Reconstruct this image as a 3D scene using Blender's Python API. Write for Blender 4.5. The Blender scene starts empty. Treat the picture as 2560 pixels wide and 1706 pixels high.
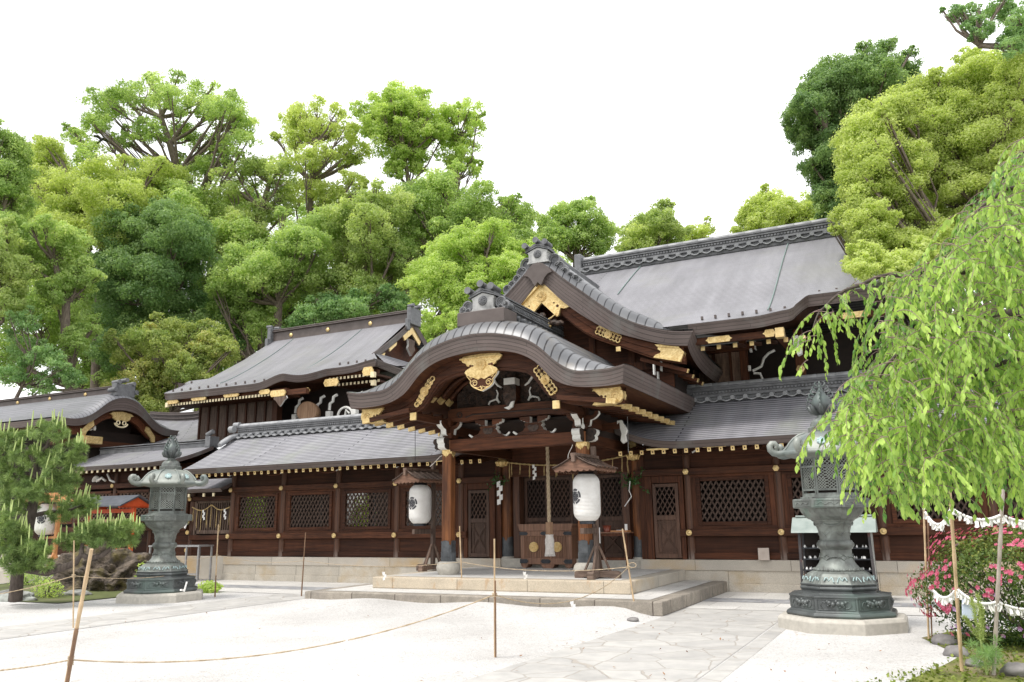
import bpy, math, random
import numpy as np
from mathutils import Vector, Matrix
random.seed(7)
RNG = np.random.default_rng(11)
PI = math.pi
SC = bpy.context.scene
COL = SC.collection

# ------------------------------------------------------------------ camera
FPX, YAW, PITCH, ROLL = 2032.5, .458496, .219867, -.014484     # focal length for a 2560 px wide frame
CAM = np.array([8.746, -21.045, 1.725])
fwd = np.array([-math.sin(YAW)*math.cos(PITCH), math.cos(YAW)*math.cos(PITCH), math.sin(PITCH)])
rgt = np.array([math.cos(YAW), math.sin(YAW), 0.0])
upv = np.cross(rgt, fwd)
rgt, upv = rgt*math.cos(ROLL)+upv*math.sin(ROLL), None
upv = np.cross(rgt, fwd)
cd = bpy.data.cameras.new('Camera'); cam = bpy.data.objects.new('Camera', cd); COL.objects.link(cam)
M4 = Matrix.Identity(4)
for i in range(3):
    M4[i][0], M4[i][1], M4[i][2], M4[i][3] = rgt[i], upv[i], -fwd[i], CAM[i]
cam.matrix_world = M4
cd.sensor_width = 36; cd.lens = FPX/2560*36; cd.clip_start = .1; cd.clip_end = 1500
SC.camera = cam

# ------------------------------------------------------------------ sky, sun, exposure
SC.view_settings.view_transform = 'Standard'; SC.view_settings.look = 'None'
SC.view_settings.exposure = 1.05; SC.view_settings.gamma = 1
SUN_EL, SUN_AZ = math.radians(66), math.radians(210)     # azimuth from +Y clockwise: behind the camera, to its left
W = bpy.data.worlds.new("World"); SC.world = W; W.use_nodes = True
nt = W.node_tree; nt.nodes.clear()
wo = nt.nodes.new('ShaderNodeOutputWorld'); bg = nt.nodes.new('ShaderNodeBackground')
sky = nt.nodes.new('ShaderNodeTexSky'); sky.sky_type = 'NISHITA'; sky.sun_disc = False
sky.sun_elevation = SUN_EL; sky.sun_rotation = SUN_AZ; sky.air_density = 1; sky.dust_density = 3
tc = nt.nodes.new('ShaderNodeTexCoord'); nz = nt.nodes.new('ShaderNodeTexNoise')
nz.inputs['Scale'].default_value = 1.6; nz.inputs['Detail'].default_value = 5
cr = nt.nodes.new('ShaderNodeValToRGB')
cr.color_ramp.elements[0].position = .3; cr.color_ramp.elements[0].color = (4.2, 4.23, 4.3, 1)
cr.color_ramp.elements[1].position = .62; cr.color_ramp.elements[1].color = (9.8, 9.8, 9.8, 1)
mx = nt.nodes.new('ShaderNodeMixRGB'); mx.inputs[0].default_value = .9      # a closed cloud deck over the blue sky
nt.links.new(tc.outputs['Generated'], nz.inputs['Vector']); nt.links.new(nz.outputs['Fac'], cr.inputs['Fac'])
nt.links.new(sky.outputs[0], mx.inputs[1]); nt.links.new(cr.outputs[0], mx.inputs[2])
nt.links.new(mx.outputs[0], bg.inputs[0]); bg.inputs[1].default_value = .106
nt.links.new(bg.outputs[0], wo.inputs[0])
sl = bpy.data.lights.new('sun', 'SUN'); sl.energy = 1.45; sl.angle = math.radians(14); sl.color = (1, .96, .9)
so = bpy.data.objects.new('sun', sl); COL.objects.link(so)
sd = Vector((math.sin(SUN_AZ)*math.cos(SUN_EL), math.cos(SUN_AZ)*math.cos(SUN_EL), math.sin(SUN_EL)))
so.rotation_euler = sd.to_track_quat('Z', 'Y').to_euler()

# ------------------------------------------------------------------ measuring helpers (photo pixels, 2560 wide -> real points)
def ray(x, y): return rgt*((x-1280)/FPX) - upv*((y-853)/FPX) + fwd
def on_z(x, y, z=0.): d = ray(x, y); return CAM+d*(z-CAM[2])/d[2]
def on_y(x, y, Y): d = ray(x, y); return CAM+d*(Y-CAM[1])/d[1]
def on_x(x, y, X): d = ray(x, y); return CAM+d*(X-CAM[0])/d[0]
def at(x, y, D): return CAM+ray(x, y)*D
def depth(p): return float(np.dot(np.array(p, float)-CAM, fwd))
def over(x, y, b):                                       # height seen at a pixel above the spot b
    d = ray(x, y); t = ((b[0]-CAM[0])*d[0]+(b[1]-CAM[1])*d[1])/(d[0]**2+d[1]**2); return CAM[2]+t*d[2]

# ------------------------------------------------------------------ materials
def new_mat(name):
    m = bpy.data.materials.new(name); m.use_nodes = True
    n = m.node_tree; b = n.nodes['Principled BSDF']
    return m, n, b
def lk(n, a, b): n.links.new(a, b)
def ramp(n, src, stops):
    r = n.nodes.new('ShaderNodeValToRGB'); e = r.color_ramp.elements
    while len(e) < len(stops): e.new(.5)
    for k, (p, c) in enumerate(stops): e[k].position = p; e[k].color = (*c, 1)
    lk(n, src, r.inputs[0]); return r.outputs[0]
def noise(n, scale, detail=4, coord='Object', stretch=(1, 1, 1), rough=.6, dist=0):
    t = n.nodes.new('ShaderNodeTexCoord'); mp = n.nodes.new('ShaderNodeMapping'); mp.inputs['Scale'].default_value = stretch
    x = n.nodes.new('ShaderNodeTexNoise'); x.inputs['Scale'].default_value = scale; x.inputs['Detail'].default_value = detail
    x.inputs['Roughness'].default_value = rough; x.inputs['Distortion'].default_value = dist
    lk(n, t.outputs[coord], mp.inputs[0]); lk(n, mp.outputs[0], x.inputs['Vector']); return x.outputs['Fac']
def mixc(n, f, a, b, mode='MIX'):
    x = n.nodes.new('ShaderNodeMixRGB'); x.blend_type = mode
    for s, i in ((f, 0), (a, 1), (b, 2)):
        if isinstance(s, (int, float)): x.inputs[i].default_value = s
        elif isinstance(s, tuple): x.inputs[i].default_value = (*s, 1)
        else: lk(n, s, x.inputs[i])
    return x.outputs[0]
def bump(n, b, h, dist=.01, strength=.5):
    x = n.nodes.new('ShaderNodeBump'); x.inputs['Distance'].default_value = dist; x.inputs['Strength'].default_value = strength
    lk(n, h, x.inputs['Height']); lk(n, x.outputs[0], b.inputs['Normal'])
def mat(name, c1, c2, scale=4, stretch=(1, 1, 1), rough=.6, metal=0, bd=.004, bs=.4, coord='Object', lo=.3, hi=.7, detail=5, spec=.5, c3=None):
    m, n, b = new_mat(name)
    f = noise(n, scale, detail, coord, stretch)
    col = ramp(n, f, [(lo, c1), (hi, c2)])
    if c3:
        g = noise(n, scale*.31, 3, coord); gg = ramp(n, g, [(.52, (0, 0, 0)), (.66, (1, 1, 1))]); col = mixc(n, gg, col, c3)
    lk(n, col, b.inputs['Base Color']); b.inputs['Roughness'].default_value = rough; b.inputs['Metallic'].default_value = metal
    b.inputs['Specular IOR Level'].default_value = spec
    if name in AGED:                                      # each piece weathered its own way: tone per piece and broad water stains
        oi = n.nodes.new('ShaderNodeObjectInfo'); r_ = ramp(n, oi.outputs['Random'], [(0, (.68, .66, .66)), (.5, (1, 1, 1)), (1, (1.4, 1.32, 1.25))]); s_ = noise(n, .8, 5, 'Object', (1, 1, .5), .65)
        c_ = mixc(n, 1., col, r_, 'MULTIPLY'); c_ = mixc(n, 1., c_, ramp(n, s_, [(.32, (.62, .6, .6)), (.62, (1.15, 1.12, 1.1))]), 'MULTIPLY'); lk(n, c_, b.inputs['Base Color'])
    if bd: bump(n, b, f, bd, bs)
    return m
AGED = ('wood_upright_grain', 'wood_long_grain', 'wood_panel_boards', 'weathered_wood', 'weathered_wood_flat', 'door_wood')
def brick(name, c1, c2, mortar, bw, rh, ms, rough=.6, metal=0, spec=.5, offset=.5, bd=.01, vary=(.85, 1.1), nsc=.7, stain=None, fine=0, streak=None):
    m, n, b = new_mat(name)
    t = n.nodes.new('ShaderNodeTexCoord'); x = n.nodes.new('ShaderNodeTexBrick')
    x.inputs['Color1'].default_value = (*c1, 1); x.inputs['Color2'].default_value = (*c2, 1); x.inputs['Mortar'].default_value = (*mortar, 1)
    x.inputs['Scale'].default_value = 1; x.inputs['Mortar Size'].default_value = ms; x.inputs['Mortar Smooth'].default_value = .15
    x.inputs['Brick Width'].default_value = bw; x.inputs['Row Height'].default_value = rh; x.offset = offset
    lk(n, t.outputs['UV'], x.inputs['Vector'])
    f = noise(n, nsc, 6); v = ramp(n, f, [(.3, (vary[0],)*3), (.7, (vary[1],)*3)])
    col = mixc(n, 1., x.outputs['Color'], v, 'MULTIPLY')
    if stain:
        g = noise(n, stain[1], 4, 'Object', stain[2] if len(stain) > 2 else (1, 1, 1)); gg = ramp(n, g, [(.55, (0, 0, 0)), (.72, (.8, .8, .8))]); col = mixc(n, gg, col, stain[0])
    if streak:
        g = noise(n, 1.6, 5, 'Object', streak); col = mixc(n, 1., col, ramp(n, g, [(.3, (.8,)*3), (.7, (1.1,)*3)]), 'MULTIPLY')
    if fine:
        g = noise(n, fine, 3); gg = ramp(n, g, [(.3, (.78,)*3), (.7, (1.15,)*3)]); col = mixc(n, 1., col, gg, 'MULTIPLY')
    lk(n, col, b.inputs['Base Color']); b.inputs['Roughness'].default_value = rough; b.inputs['Metallic'].default_value = metal
    b.inputs['Specular IOR Level'].default_value = spec
    inv = n.nodes.new('ShaderNodeMath'); inv.operation = 'SUBTRACT'; inv.inputs[0].default_value = 1; lk(n, x.outputs['Fac'], inv.inputs[1])
    bump(n, b, inv.outputs[0], bd, .7)
    return m
def leafmat(name, c1, c2, trans=.35, rough=.5, third=None):
    m, n, b = new_mat(name)
    a = n.nodes.new('ShaderNodeAttribute'); a.attribute_name = 'tint'
    st = [(0, c1), (1, c2)] if not third else [(0, c1), (.75, c2), (1, third)]
    col = ramp(n, a.outputs['Fac'], st)
    lk(n, col, b.inputs['Base Color']); b.inputs['Roughness'].default_value = rough; b.inputs['Specular IOR Level'].default_value = .3
    tr = n.nodes.new('ShaderNodeBsdfTranslucent'); lk(n, mixc(n, 1., col, (1.25, 1.3, .75), 'MULTIPLY'), tr.inputs[0])
    mxs = n.nodes.new('ShaderNodeMixShader'); mxs.inputs[0].default_value = trans
    lk(n, b.outputs[0], mxs.inputs[1]); lk(n, tr.outputs[0], mxs.inputs[2])
    lk(n, mxs.outputs[0], n.nodes['Material Output'].inputs[0])
    return m

DKW, RDW = (.034, .013, .007), (.115, .043, .02)
wood_z = mat('wood_upright_grain', DKW, RDW, 3, (7, 7, .5), .6, bd=.003, spec=.22)
wood_x = mat('wood_long_grain', DKW, RDW, 3, (.5, 7, 7), .6, bd=.003, spec=.22)
wood_y = mat('wood_deep_grain', DKW, (.09, .034, .016), 3, (7, .5, 7), .6, bd=.003, spec=.2)
wood_panel = mat('wood_panel_boards', (.03, .012, .007), (.085, .032, .016), 2.5, (.4, 5, 9), .62, bd=.003, spec=.2)
wood_grey = mat('weathered_wood', (.06, .035, .024), (.19, .135, .105), 3, (6, 6, .6), .75, bd=.004)
wood_greyx = mat('weathered_wood_flat', (.06, .038, .028), (.2, .15, .12), 3, (.7, 7, 7), .75, bd=.004)
wood_door = mat('door_wood', (.05, .027, .019), (.115, .066, .045), 3, (7, 7, .6), .7, bd=.003)
wood_pale = mat('pale_wood', (.2, .11, .06), (.36, .22, .13), 3, (6, 6, .6), .65, bd=.003)
wood_box = mat('offering_box_wood', (.12, .058, .034), (.28, .145, .088), 3, (9, 9, .5), .55, bd=.003)
def colmat():                                            # pillar: redder heartwood, dark old patches, bleached foot
    m, n, b = new_mat('pillar_wood')
    f = noise(n, 2.5, 6, 'Object', (9, 9, .45)); c = ramp(n, f, [(.25, (.06, .022, .011)), (.5, (.21, .08, .03)), (.8, (.36, .15, .055))])
    g = noise(n, .9, 3, 'Object', (2, 2, .6)); gg = ramp(n, g, [(.36, (.8, .8, .8)), (.55, (0, 0, 0))])
    c = mixc(n, gg, c, (.04, .017, .012))
    lk(n, c, b.inputs['Base Color']); b.inputs['Roughness'].default_value = .5; b.inputs['Specular IOR Level'].default_value = .25; bump(n, b, f, .003, .4); return m
pillar_wood = colmat()
def postmat():
    m, n, b = new_mat('wall_post_wood')
    f = noise(n, 2.5, 6, 'Object', (9, 9, .45)); c = ramp(n, f, [(.3, (.034, .014, .008)), (.72, (.13, .052, .024))])
    t = n.nodes.new('ShaderNodeTexCoord'); s = n.nodes.new('ShaderNodeSeparateXYZ'); lk(n, t.outputs['Object'], s.inputs[0])
    a = n.nodes.new('ShaderNodeMath'); a.operation = 'MULTIPLY_ADD'; a.inputs[1].default_value = -.9; lk(n, s.outputs[2], a.inputs[0]); lk(n, f, a.inputs[2])
    gg = ramp(n, a.outputs[0], [(.3, (0, 0, 0)), (.5, (1, 1, 1))])
    c = mixc(n, gg, c, (.2, .15, .125))                  # rain-bleached foot of the post
    lk(n, c, b.inputs['Base Color']); b.inputs['Roughness'].default_value = .6; bump(n, b, f, .003, .4); return m
post_wood = postmat()
white = mat('white_shell_paint', (.62, .61, .57), (.8, .79, .76), 6, rough=.8, bd=0)
def goldmat():
    m, n, b = new_mat('gilt_metal')
    t = n.nodes.new('ShaderNodeTexCoord'); v = n.nodes.new('ShaderNodeTexVoronoi'); v.feature = 'SMOOTH_F1'; v.inputs['Scale'].default_value = 26
    nn = noise(n, 9, 4, dist=1.5); lk(n, t.outputs['Object'], v.inputs['Vector'])
    c = ramp(n, nn, [(.3, (.55, .36, .13)), (.62, (.86, .66, .32))])
    lk(n, c, b.inputs['Base Color']); b.inputs['Metallic'].default_value = .55; b.inputs['Roughness'].default_value = .42
    bump(n, b, v.outputs['Distance'], .012, .45); return m
gold = goldmat()
gold_plain = mat('plain_gilt', (.62, .43, .17), (.85, .66, .34), 8, rough=.4, metal=.55, bd=0)
roof_low = brick('copper_shingle_wide', (.275, .273, .294), (.315, .313, .333), (.045, .042, .056), 7.0, .128, .02, .5, vary=(.86, 1.1), stain=((.22, .235, .2), .5), streak=(1.8, .3, .3), spec=.5)
roof_hi = brick('copper_shingle_fine', (.26, .257, .275), (.275, .272, .29), (.075, .072, .085), 90.0, .105, .015, .5, vary=(.86, 1.12), stain=((.2, .2, .185), .4), streak=(1.6, .22, .22), spec=.5)
roof_roll = brick('copper_verge_roll', (.125, .128, .136), (.165, .167, .175), (.018, .017, .02), 3.1, .22, .02, .4, metal=.2, vary=(.8, 1.15), stain=((.19, .175, .155), 1.6, (1, 1, 1)))
fascia = brick('layered_copper_eave', (.108, .082, .074), (.135, .104, .096), (.05, .036, .033), 2.6, .078, .006, .5, vary=(.86, 1.12), nsc=1.4, stain=((.155, .15, .14), 1.1, (1, 1, .6)))
ridge_brown = mat('ridge_copper', (.08, .062, .056), (.12, .096, .088), 3, rough=.5, bd=0)
tile = mat('grey_roof_tile', (.09, .092, .1), (.19, .192, .2), 5, rough=.5, bd=.003)
tile_pale = mat('pale_roof_tile', (.2, .205, .215), (.36, .365, .375), 4, rough=.5, bd=.002)
tile_white = mat('plaster_weathered', (.16, .16, .16), (.5, .5, .49), 3, rough=.7, bd=.002, lo=.25, hi=.55)
granite = brick('granite_blocks', (.50, .455, .385), (.57, .525, .45), (.2, .18, .15), 1.7, 5.0, .008, .75, vary=(.84, 1.12), nsc=1.5, stain=((.42, .31, .17), .8), fine=60, bd=.006)
granite_cap = brick('granite_capstones', (.46, .42, .36), (.54, .49, .42), (.2, .18, .15), 2.3, 5.0, .008, .75, vary=(.85, 1.1), nsc=1.2, stain=((.5, .34, .16), .55), fine=60, bd=.006)
granite_step = brick('pitted_step_stone', (.27, .24, .2), (.35, .31, .26), (.1, .08, .065), 1.15, 5.0, .012, .8, vary=(.72, 1.15), nsc=5, stain=((.2, .18, .16), 2.2), fine=45, bd=.01)
granite_rust = brick('rust_flecked_stone', (.5, .43, .33), (.55, .47, .36), (.2, .17, .13), 1.75, 5.0, .008, .75, vary=(.85, 1.1), nsc=2, stain=((.42, .23, .09), 3.2, (1, 1, .5)), fine=60, bd=.006)
slabtop = brick('stone_slabs', (.56, .545, .52), (.63, .615, .585), (.33, .31, .28), 1.1, .62, .008, .75, vary=(.88, 1.08), nsc=1.2, fine=50, bd=.004)
pave = brick('stone_paving', (.53, .515, .49), (.61, .595, .565), (.33, .31, .28), 1.3, .9, .009, .8, vary=(.88, 1.06), nsc=.8, fine=40, bd=.004)
slate = brick('dark_cobble_band', (.2, .205, .22), (.34, .345, .36), (.3, .29, .28), .3, .2, .02, .75, vary=(.7, 1.3), nsc=3, bd=.01)
paver_dark = mat('dark_iron', (.02, .022, .026), (.05, .052, .06), 8, rough=.45, metal=.5, bd=.002)
def bronzemat():
    m, n, b = new_mat('patinated_bronze')
    f = noise(n, 2.2, 7, dist=.8); c = ramp(n, f, [(.25, (.07, .076, .072)), (.48, (.155, .168, .155)), (.62, (.235, .26, .24)), (.78, (.34, .38, .35))])
    g = noise(n, 5, 5, 'Object', (2.5, 2.5, .5)); gg = ramp(n, g, [(.5, (0, 0, 0)), (.7, (.8, .8, .8))]); c = mixc(n, gg, c, (.085, .085, .08))
    h = noise(n, 1.3, 4, 'Object', (1.5, 1.5, .8)); hh = ramp(n, h, [(.6, (0, 0, 0)), (.72, (.7, .7, .7))]); c = mixc(n, hh, c, (.11, .2, .16))
    lk(n, c, b.inputs['Base Color']); b.inputs['Roughness'].default_value = .5; b.inputs['Metallic'].default_value = .25; bump(n, b, f, .004, .3); return m
bronze = bronzemat()
bronze_dark = mat('dark_bronze', (.055, .06, .062), (.14, .152, .15), 3, rough=.45, metal=.3, bd=.004, c3=(.12, .16, .145))
bronze_pale = mat('pale_verdigris', (.3, .42, .42), (.45, .57, .57), 8, rough=.6, bd=.004)
bronze_lid = mat('grey_green_bronze', (.2, .215, .195), (.33, .35, .32), 2.5, rough=.5, metal=.2, bd=.003, c3=(.1, .13, .13))
paper = mat('white_paper', (.78, .77, .75), (.88, .87, .85), 5, rough=.8, bd=0)
ink = mat('black_ink', (.03, .03, .035), (.09, .09, .1), 5, rough=.7, bd=0)
straw = mat('straw_rope', (.36, .25, .11), (.58, .43, .2), 14, rough=.85, bd=.004)
hemp = mat('hemp_rope', (.33, .25, .16), (.55, .44, .3), 18, rough=.9, bd=.004)
cordwhite = mat('white_cord', (.62, .58, .53), (.8, .76, .72), 20, rough=.85, bd=.004)
bamboo = mat('dry_bamboo', (.42, .29, .16), (.6, .45, .28), 5, (6, 6, .8), .5, bd=.002)
bamboo_dark = mat('brown_stake', (.13, .07, .04), (.27, .16, .09), 6, (6, 6, .8), .6, bd=.002)
bamboo_grey = mat('greyed_bamboo', (.3, .25, .21), (.47, .41, .36), 5, (6, 6, .8), .5, bd=.002)
vermilion = mat('vermilion_paint', (.62, .075, .02), (.72, .13, .04), 5, rough=.5, bd=0)
slate_roof = mat('slate_sheet', (.06, .068, .08), (.12, .13, .15), 4, rough=.45, bd=0)
steel = mat('galvanised_steel', (.3, .3, .31), (.42, .42, .43), 8, rough=.4, metal=.6, bd=0)
copper_green = mat('verdigris_sheet', (.22, .27, .25), (.33, .38, .355), 4, rough=.55, bd=0)
cable = mat('verdigris_cable', (.14, .2, .19), (.22, .29, .27), 30, rough=.6, bd=0)
bark = mat('tree_bark', (.10, .075, .06), (.25, .2, .165), 3, (5, 5, 1.2), .9, bd=.03, bs=.7)
bark_dark = mat('dark_bark', (.045, .034, .028), (.12, .095, .08), 4, (4, 4, 1.2), .9, bd=.02, bs=.7)
bark_pink = mat('cherry_twig', (.16, .1, .085), (.3, .21, .19), 6, (4, 4, 4), .7, bd=0)
lattice_wood = mat('dark_lattice_wood', (.04, .026, .02), (.115, .078, .062), 4, (6, 6, 6), .7, bd=0, spec=.2)
shoe_m = mat('grey_bronze_shoe', (.055, .06, .066), (.13, .14, .15), 7, rough=.5, metal=.3, bd=.002)
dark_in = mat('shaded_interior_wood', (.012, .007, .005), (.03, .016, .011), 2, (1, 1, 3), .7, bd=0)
rock_m = mat('mossy_rock', (.035, .028, .022), (.19, .15, .115), 6, rough=.95, bd=.08, bs=1., c3=(.13, .105, .04), detail=11, lo=.35, hi=.68)
lichen = mat('lichened_stone', (.1, .095, .085), (.27, .275, .26), 6, rough=.9, bd=.02, detail=8, c3=(.36, .38, .35))
stone_grey = mat('field_stone', (.14, .13, .13), (.28, .265, .255), 5, rough=.8, bd=.01)
crowmat = mat('black_feathers', (.01, .01, .013), (.03, .03, .04), 8, rough=.5, bd=0)
bucket_red = mat('red_lacquer', (.16, .035, .02), (.24, .06, .03), 8, rough=.4, bd=0)
plank_red = mat('orange_wood', (.42, .17, .06), (.56, .27, .11), 5, (1, 6, 6), .5, bd=0)
blueplate = mat('pale_blue_card', (.5, .58, .74), (.6, .67, .8), 3, rough=.6, bd=0)

# ------------------------------------------------------------------ mesh builder and scene helpers
class MB:
    def __init__(s): s.v = []; s.f = []; s.m = []; s.sm = []; s.uv = []; s.mi = 0; s.cap = None
    def add(s, vs, fs, smooth=False, uvs=None, mi=None):
        o = len(s.v); s.v.extend([tuple(map(float, v)) for v in vs])
        for k, f in enumerate(fs):
            s.f.append([i+o for i in f]); s.m.append(s.mi if mi is None else mi); s.sm.append(smooth)
            s.uv.append(uvs[k] if uvs else None)
    def box(s, c, d, R=None, mi=None):
        hx, hy, hz = d[0]/2, d[1]/2, d[2]/2
        P = [Vector((x, y, z)) for z in (-hz, hz) for y in (-hy, hy) for x in (-hx, hx)]
        F = [(0, 1, 5, 4), (1, 3, 7, 5), (3, 2, 6, 7), (2, 0, 4, 6), (4, 5, 7, 6), (2, 3, 1, 0)]
        ax = [(0, 2), (1, 2), (0, 2), (1, 2), (0, 1), (0, 1)]
        C = Vector(c); V = [(R @ p if R else p)+C for p in P]
        U = [[(P[i][a]+c[a], P[i][b]+c[b]) for i in f] for f, (a, b) in zip(F, ax)]
        s.add(V, F, False, U, mi)
    def b2(s, x0, x1, y0, y1, z0, z1, mi=None): s.box(((x0+x1)/2, (y0+y1)/2, (z0+z1)/2), (x1-x0, y1-y0, z1-z0), None, mi)
    def bar(s, a, b, w, h, up=(0, 0, 1), mi=None):       # a square bar from a to b
        a, b = Vector(a), Vector(b); d = b-a; L = d.length; x = d.normalized(); y = Vector(up).cross(x)
        if y.length < 1e-4: y = Vector((0, 1, 0)).cross(x)
        y.normalize(); z = x.cross(y); R = Matrix((x, y, z)).transposed()
        s.box((a+b)/2, (L, w, h), R, mi)
    def tube(s, path, r, n=8, caps=True, smooth=True, mi=None, flat=1.):
        P = [Vector(p) for p in path]; m = len(P); rr = [r]*m if isinstance(r, (int, float)) else list(r)
        V = []; ref = None
        for i in range(m):
            t = (P[min(i+1, m-1)]-P[max(i-1, 0)]).normalized()
            if ref is None: ref = Vector((0, 0, 1)) if abs(t.z) < .9 else Vector((1, 0, 0))
            u = (ref-t*ref.dot(t)); u = u.normalized() if u.length > 1e-5 else t.orthogonal().normalized()
            w = t.cross(u); ref = u
            for k in range(n):
                a = 2*PI*k/n; V.append(P[i]+(u*math.cos(a)+w*math.sin(a)*flat)*rr[i])
        F = [(i*n+k, i*n+(k+1) % n, (i+1)*n+(k+1) % n, (i+1)*n+k) for i in range(m-1) for k in range(n)]
        s.add(V, F, smooth, None, mi)
        if caps: s.add(V[:n], [tuple(range(n))[::-1]], False, None, mi); s.add(V[-n:], [tuple(range(n))], False, None, mi)
    def lathe(s, prof, n=24, c=(0, 0, 0), rot=0, smooth=True, mi=None, axis=None):
        V = []; m = len(prof)
        for r, z in prof:
            for k in range(n):
                a = rot+2*PI*k/n; V.append(Vector((r*math.cos(a), r*math.sin(a), z)))
        if axis is not None:
            q = Vector((0, 0, 1)).rotation_difference(Vector(axis)); V = [q @ v for v in V]
        V = [v+Vector(c) for v in V]
        F = [(i*n+k, i*n+(k+1) % n, (i+1)*n+(k+1) % n, (i+1)*n+k) for i in range(m-1) for k in range(n)]
        s.add(V, F, smooth, None, mi)
        if prof[0][0] > .004: s.add(V[:n], [tuple(range(n))[::-1]], False, None, mi)
        if prof[-1][0] > .004: s.add(V[-n:], [tuple(range(n))], False, None, mi)
    def prism(s, out, plane, a0, a1, mi=None, side=None):  # outline pushed through from a0 to a1
        def p3(u, v, w): return (u, w, v) if plane == 'xz' else ((w, u, v) if plane == 'yz' else (u, v, w))
        n = len(out); V = [p3(u, v, a0) for u, v in out]+[p3(u, v, a1) for u, v in out]
        s.add(V, [tuple(range(n)), tuple(range(2*n-1, n-1, -1))], False, [list(out), list(out)[::-1]], mi)
        s.add(V, [(k, (k+1) % n, n+(k+1) % n, n+k) for k in range(n)], False, [[(k*.1, a0), (k*.1+.1, a0), (k*.1+.1, a1), (k*.1, a1)] for k in range(n)], side if side is not None else mi)
    def grid(s, G, UV=None, smooth=True, mi=None):
        n, m = len(G), len(G[0]); V = [p for r in G for p in r]; F = []; U = []
        for i in range(n-1):
            for j in range(m-1):
                F.append((i*m+j, (i+1)*m+j, (i+1)*m+j+1, i*m+j+1))
                if UV: U.append([UV[i][j], UV[i+1][j], UV[i+1][j+1], UV[i][j+1]])
        s.add(V, F, smooth, U or None, mi)
    def mesh(s, name, off=(0, 0, 0)):
        me = bpy.data.meshes.new(name); O = off
        me.from_pydata([(x-O[0], y-O[1], z-O[2]) for x, y, z in s.v], [], s.f)
        me.polygons.foreach_set('material_index', s.m); me.polygons.foreach_set('use_smooth', s.sm)
        if any(u is not None for u in s.uv):
            L = me.uv_layers.new(name='UVMap'); fl = []
            for f, u in zip(s.f, s.uv): fl.extend(c for p in (u if u is not None else [(0, 0)]*len(f)) for c in p)
            L.data.foreach_set('uv', fl)
        me.update(); return me
WL = {}
def tag(o, label=None, cat=None, group=None, kind=None):
    for k, v in (('label', label), ('category', cat), ('group', group), ('kind', kind)):
        if v: o[k] = v
    return o
def thing(name, label, cat, loc=(0, 0, 0), group=None, rz=0):
    o = bpy.data.objects.new(name, None); o.empty_display_size = .3; COL.objects.link(o); o.location = loc; o.rotation_euler = (0, 0, rz)
    WL[o.name] = Vector(loc); return tag(o, label, cat, group)
def link(name, me, mats, parent=None, off=(0, 0, 0)):
    for m in (mats if isinstance(mats, (list, tuple)) else [mats]): me.materials.append(m)
    o = bpy.data.objects.new(name, me); COL.objects.link(o)
    if parent: o.parent = parent; o.location = Vector(off)-WL[parent.name]
    else: o.location = off
    WL[o.name] = Vector(off); return o
def part(name, mb, mats, parent, at_=None, bevel=0, label=None, local=False):
    """world-coordinate geometry (or geometry around at_); local=True: geometry already in the parent's frame"""
    if local:
        me = mb.mesh(name)
        for m in (mats if isinstance(mats, (list, tuple)) else [mats]): me.materials.append(m)
        o = bpy.data.objects.new(name, me); COL.objects.link(o); o.parent = parent; WL[o.name] = WL[parent.name]
    elif at_ is None: o = link(name, mb.mesh(name, WL[parent.name]), mats, parent, WL[parent.name])
    else: o = link(name, mb.mesh(name), mats, parent, at_)
    if bevel: bev(o, bevel)
    if label: o['label'] = label
    return o
def bev(o, w, seg=2):
    b = o.modifiers.new('edge', 'BEVEL'); b.width = w; b.segments = seg; b.limit_method = 'ANGLE'; b.angle_limit = .6
def solo(name, mb, mats, label, cat, base=(0, 0, 0), group=None, kind=None, bevel=0):
    o = link(name, mb.mesh(name, base), mats, None, base); tag(o, label, cat, group, kind)
    if bevel: bev(o, bevel)
    return o
def dup(o, parent, loc):
    c = o.copy(); COL.objects.link(c); c.parent = parent
    c.location = Vector(loc)-(WL[parent.name] if parent else Vector((0, 0, 0))); WL[c.name] = Vector(loc)
    for ch in o.children:
        d = ch.copy(); COL.objects.link(d); d.parent = c
        for g in ch.children: e = g.copy(); COL.objects.link(e); e.parent = d
    return c
def spline(xs, ys, n=None):                               # smooth curve through the points
    xs, ys = np.array(xs, float), np.array(ys, float); m = len(xs); h = np.diff(xs)
    A = np.eye(m); B = np.zeros(m)
    for i in range(1, m-1):
        A[i, i-1:i+2] = h[i-1], 2*(h[i-1]+h[i]), h[i]; B[i] = 3*((ys[i+1]-ys[i])/h[i]-(ys[i]-ys[i-1])/h[i-1])
    c = np.linalg.solve(A, B); b = np.diff(ys)/h-h*(2*c[:-1]+c[1:])/3; d = np.diff(c)/(3*h)
    def f(x):
        x = np.clip(x, xs[0], xs[-1]); i = int(np.clip(np.searchsorted(xs, x)-1, 0, m-2)); t = x-xs[i]
        return float(ys[i]+b[i]*t+c[i]*t*t+d[i]*t**3)
    return f
def lerp(a, b, t): return a+(b-a)*t
def smooth(t): t = min(max(t, 0), 1); return t*t*(3-2*t)
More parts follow.
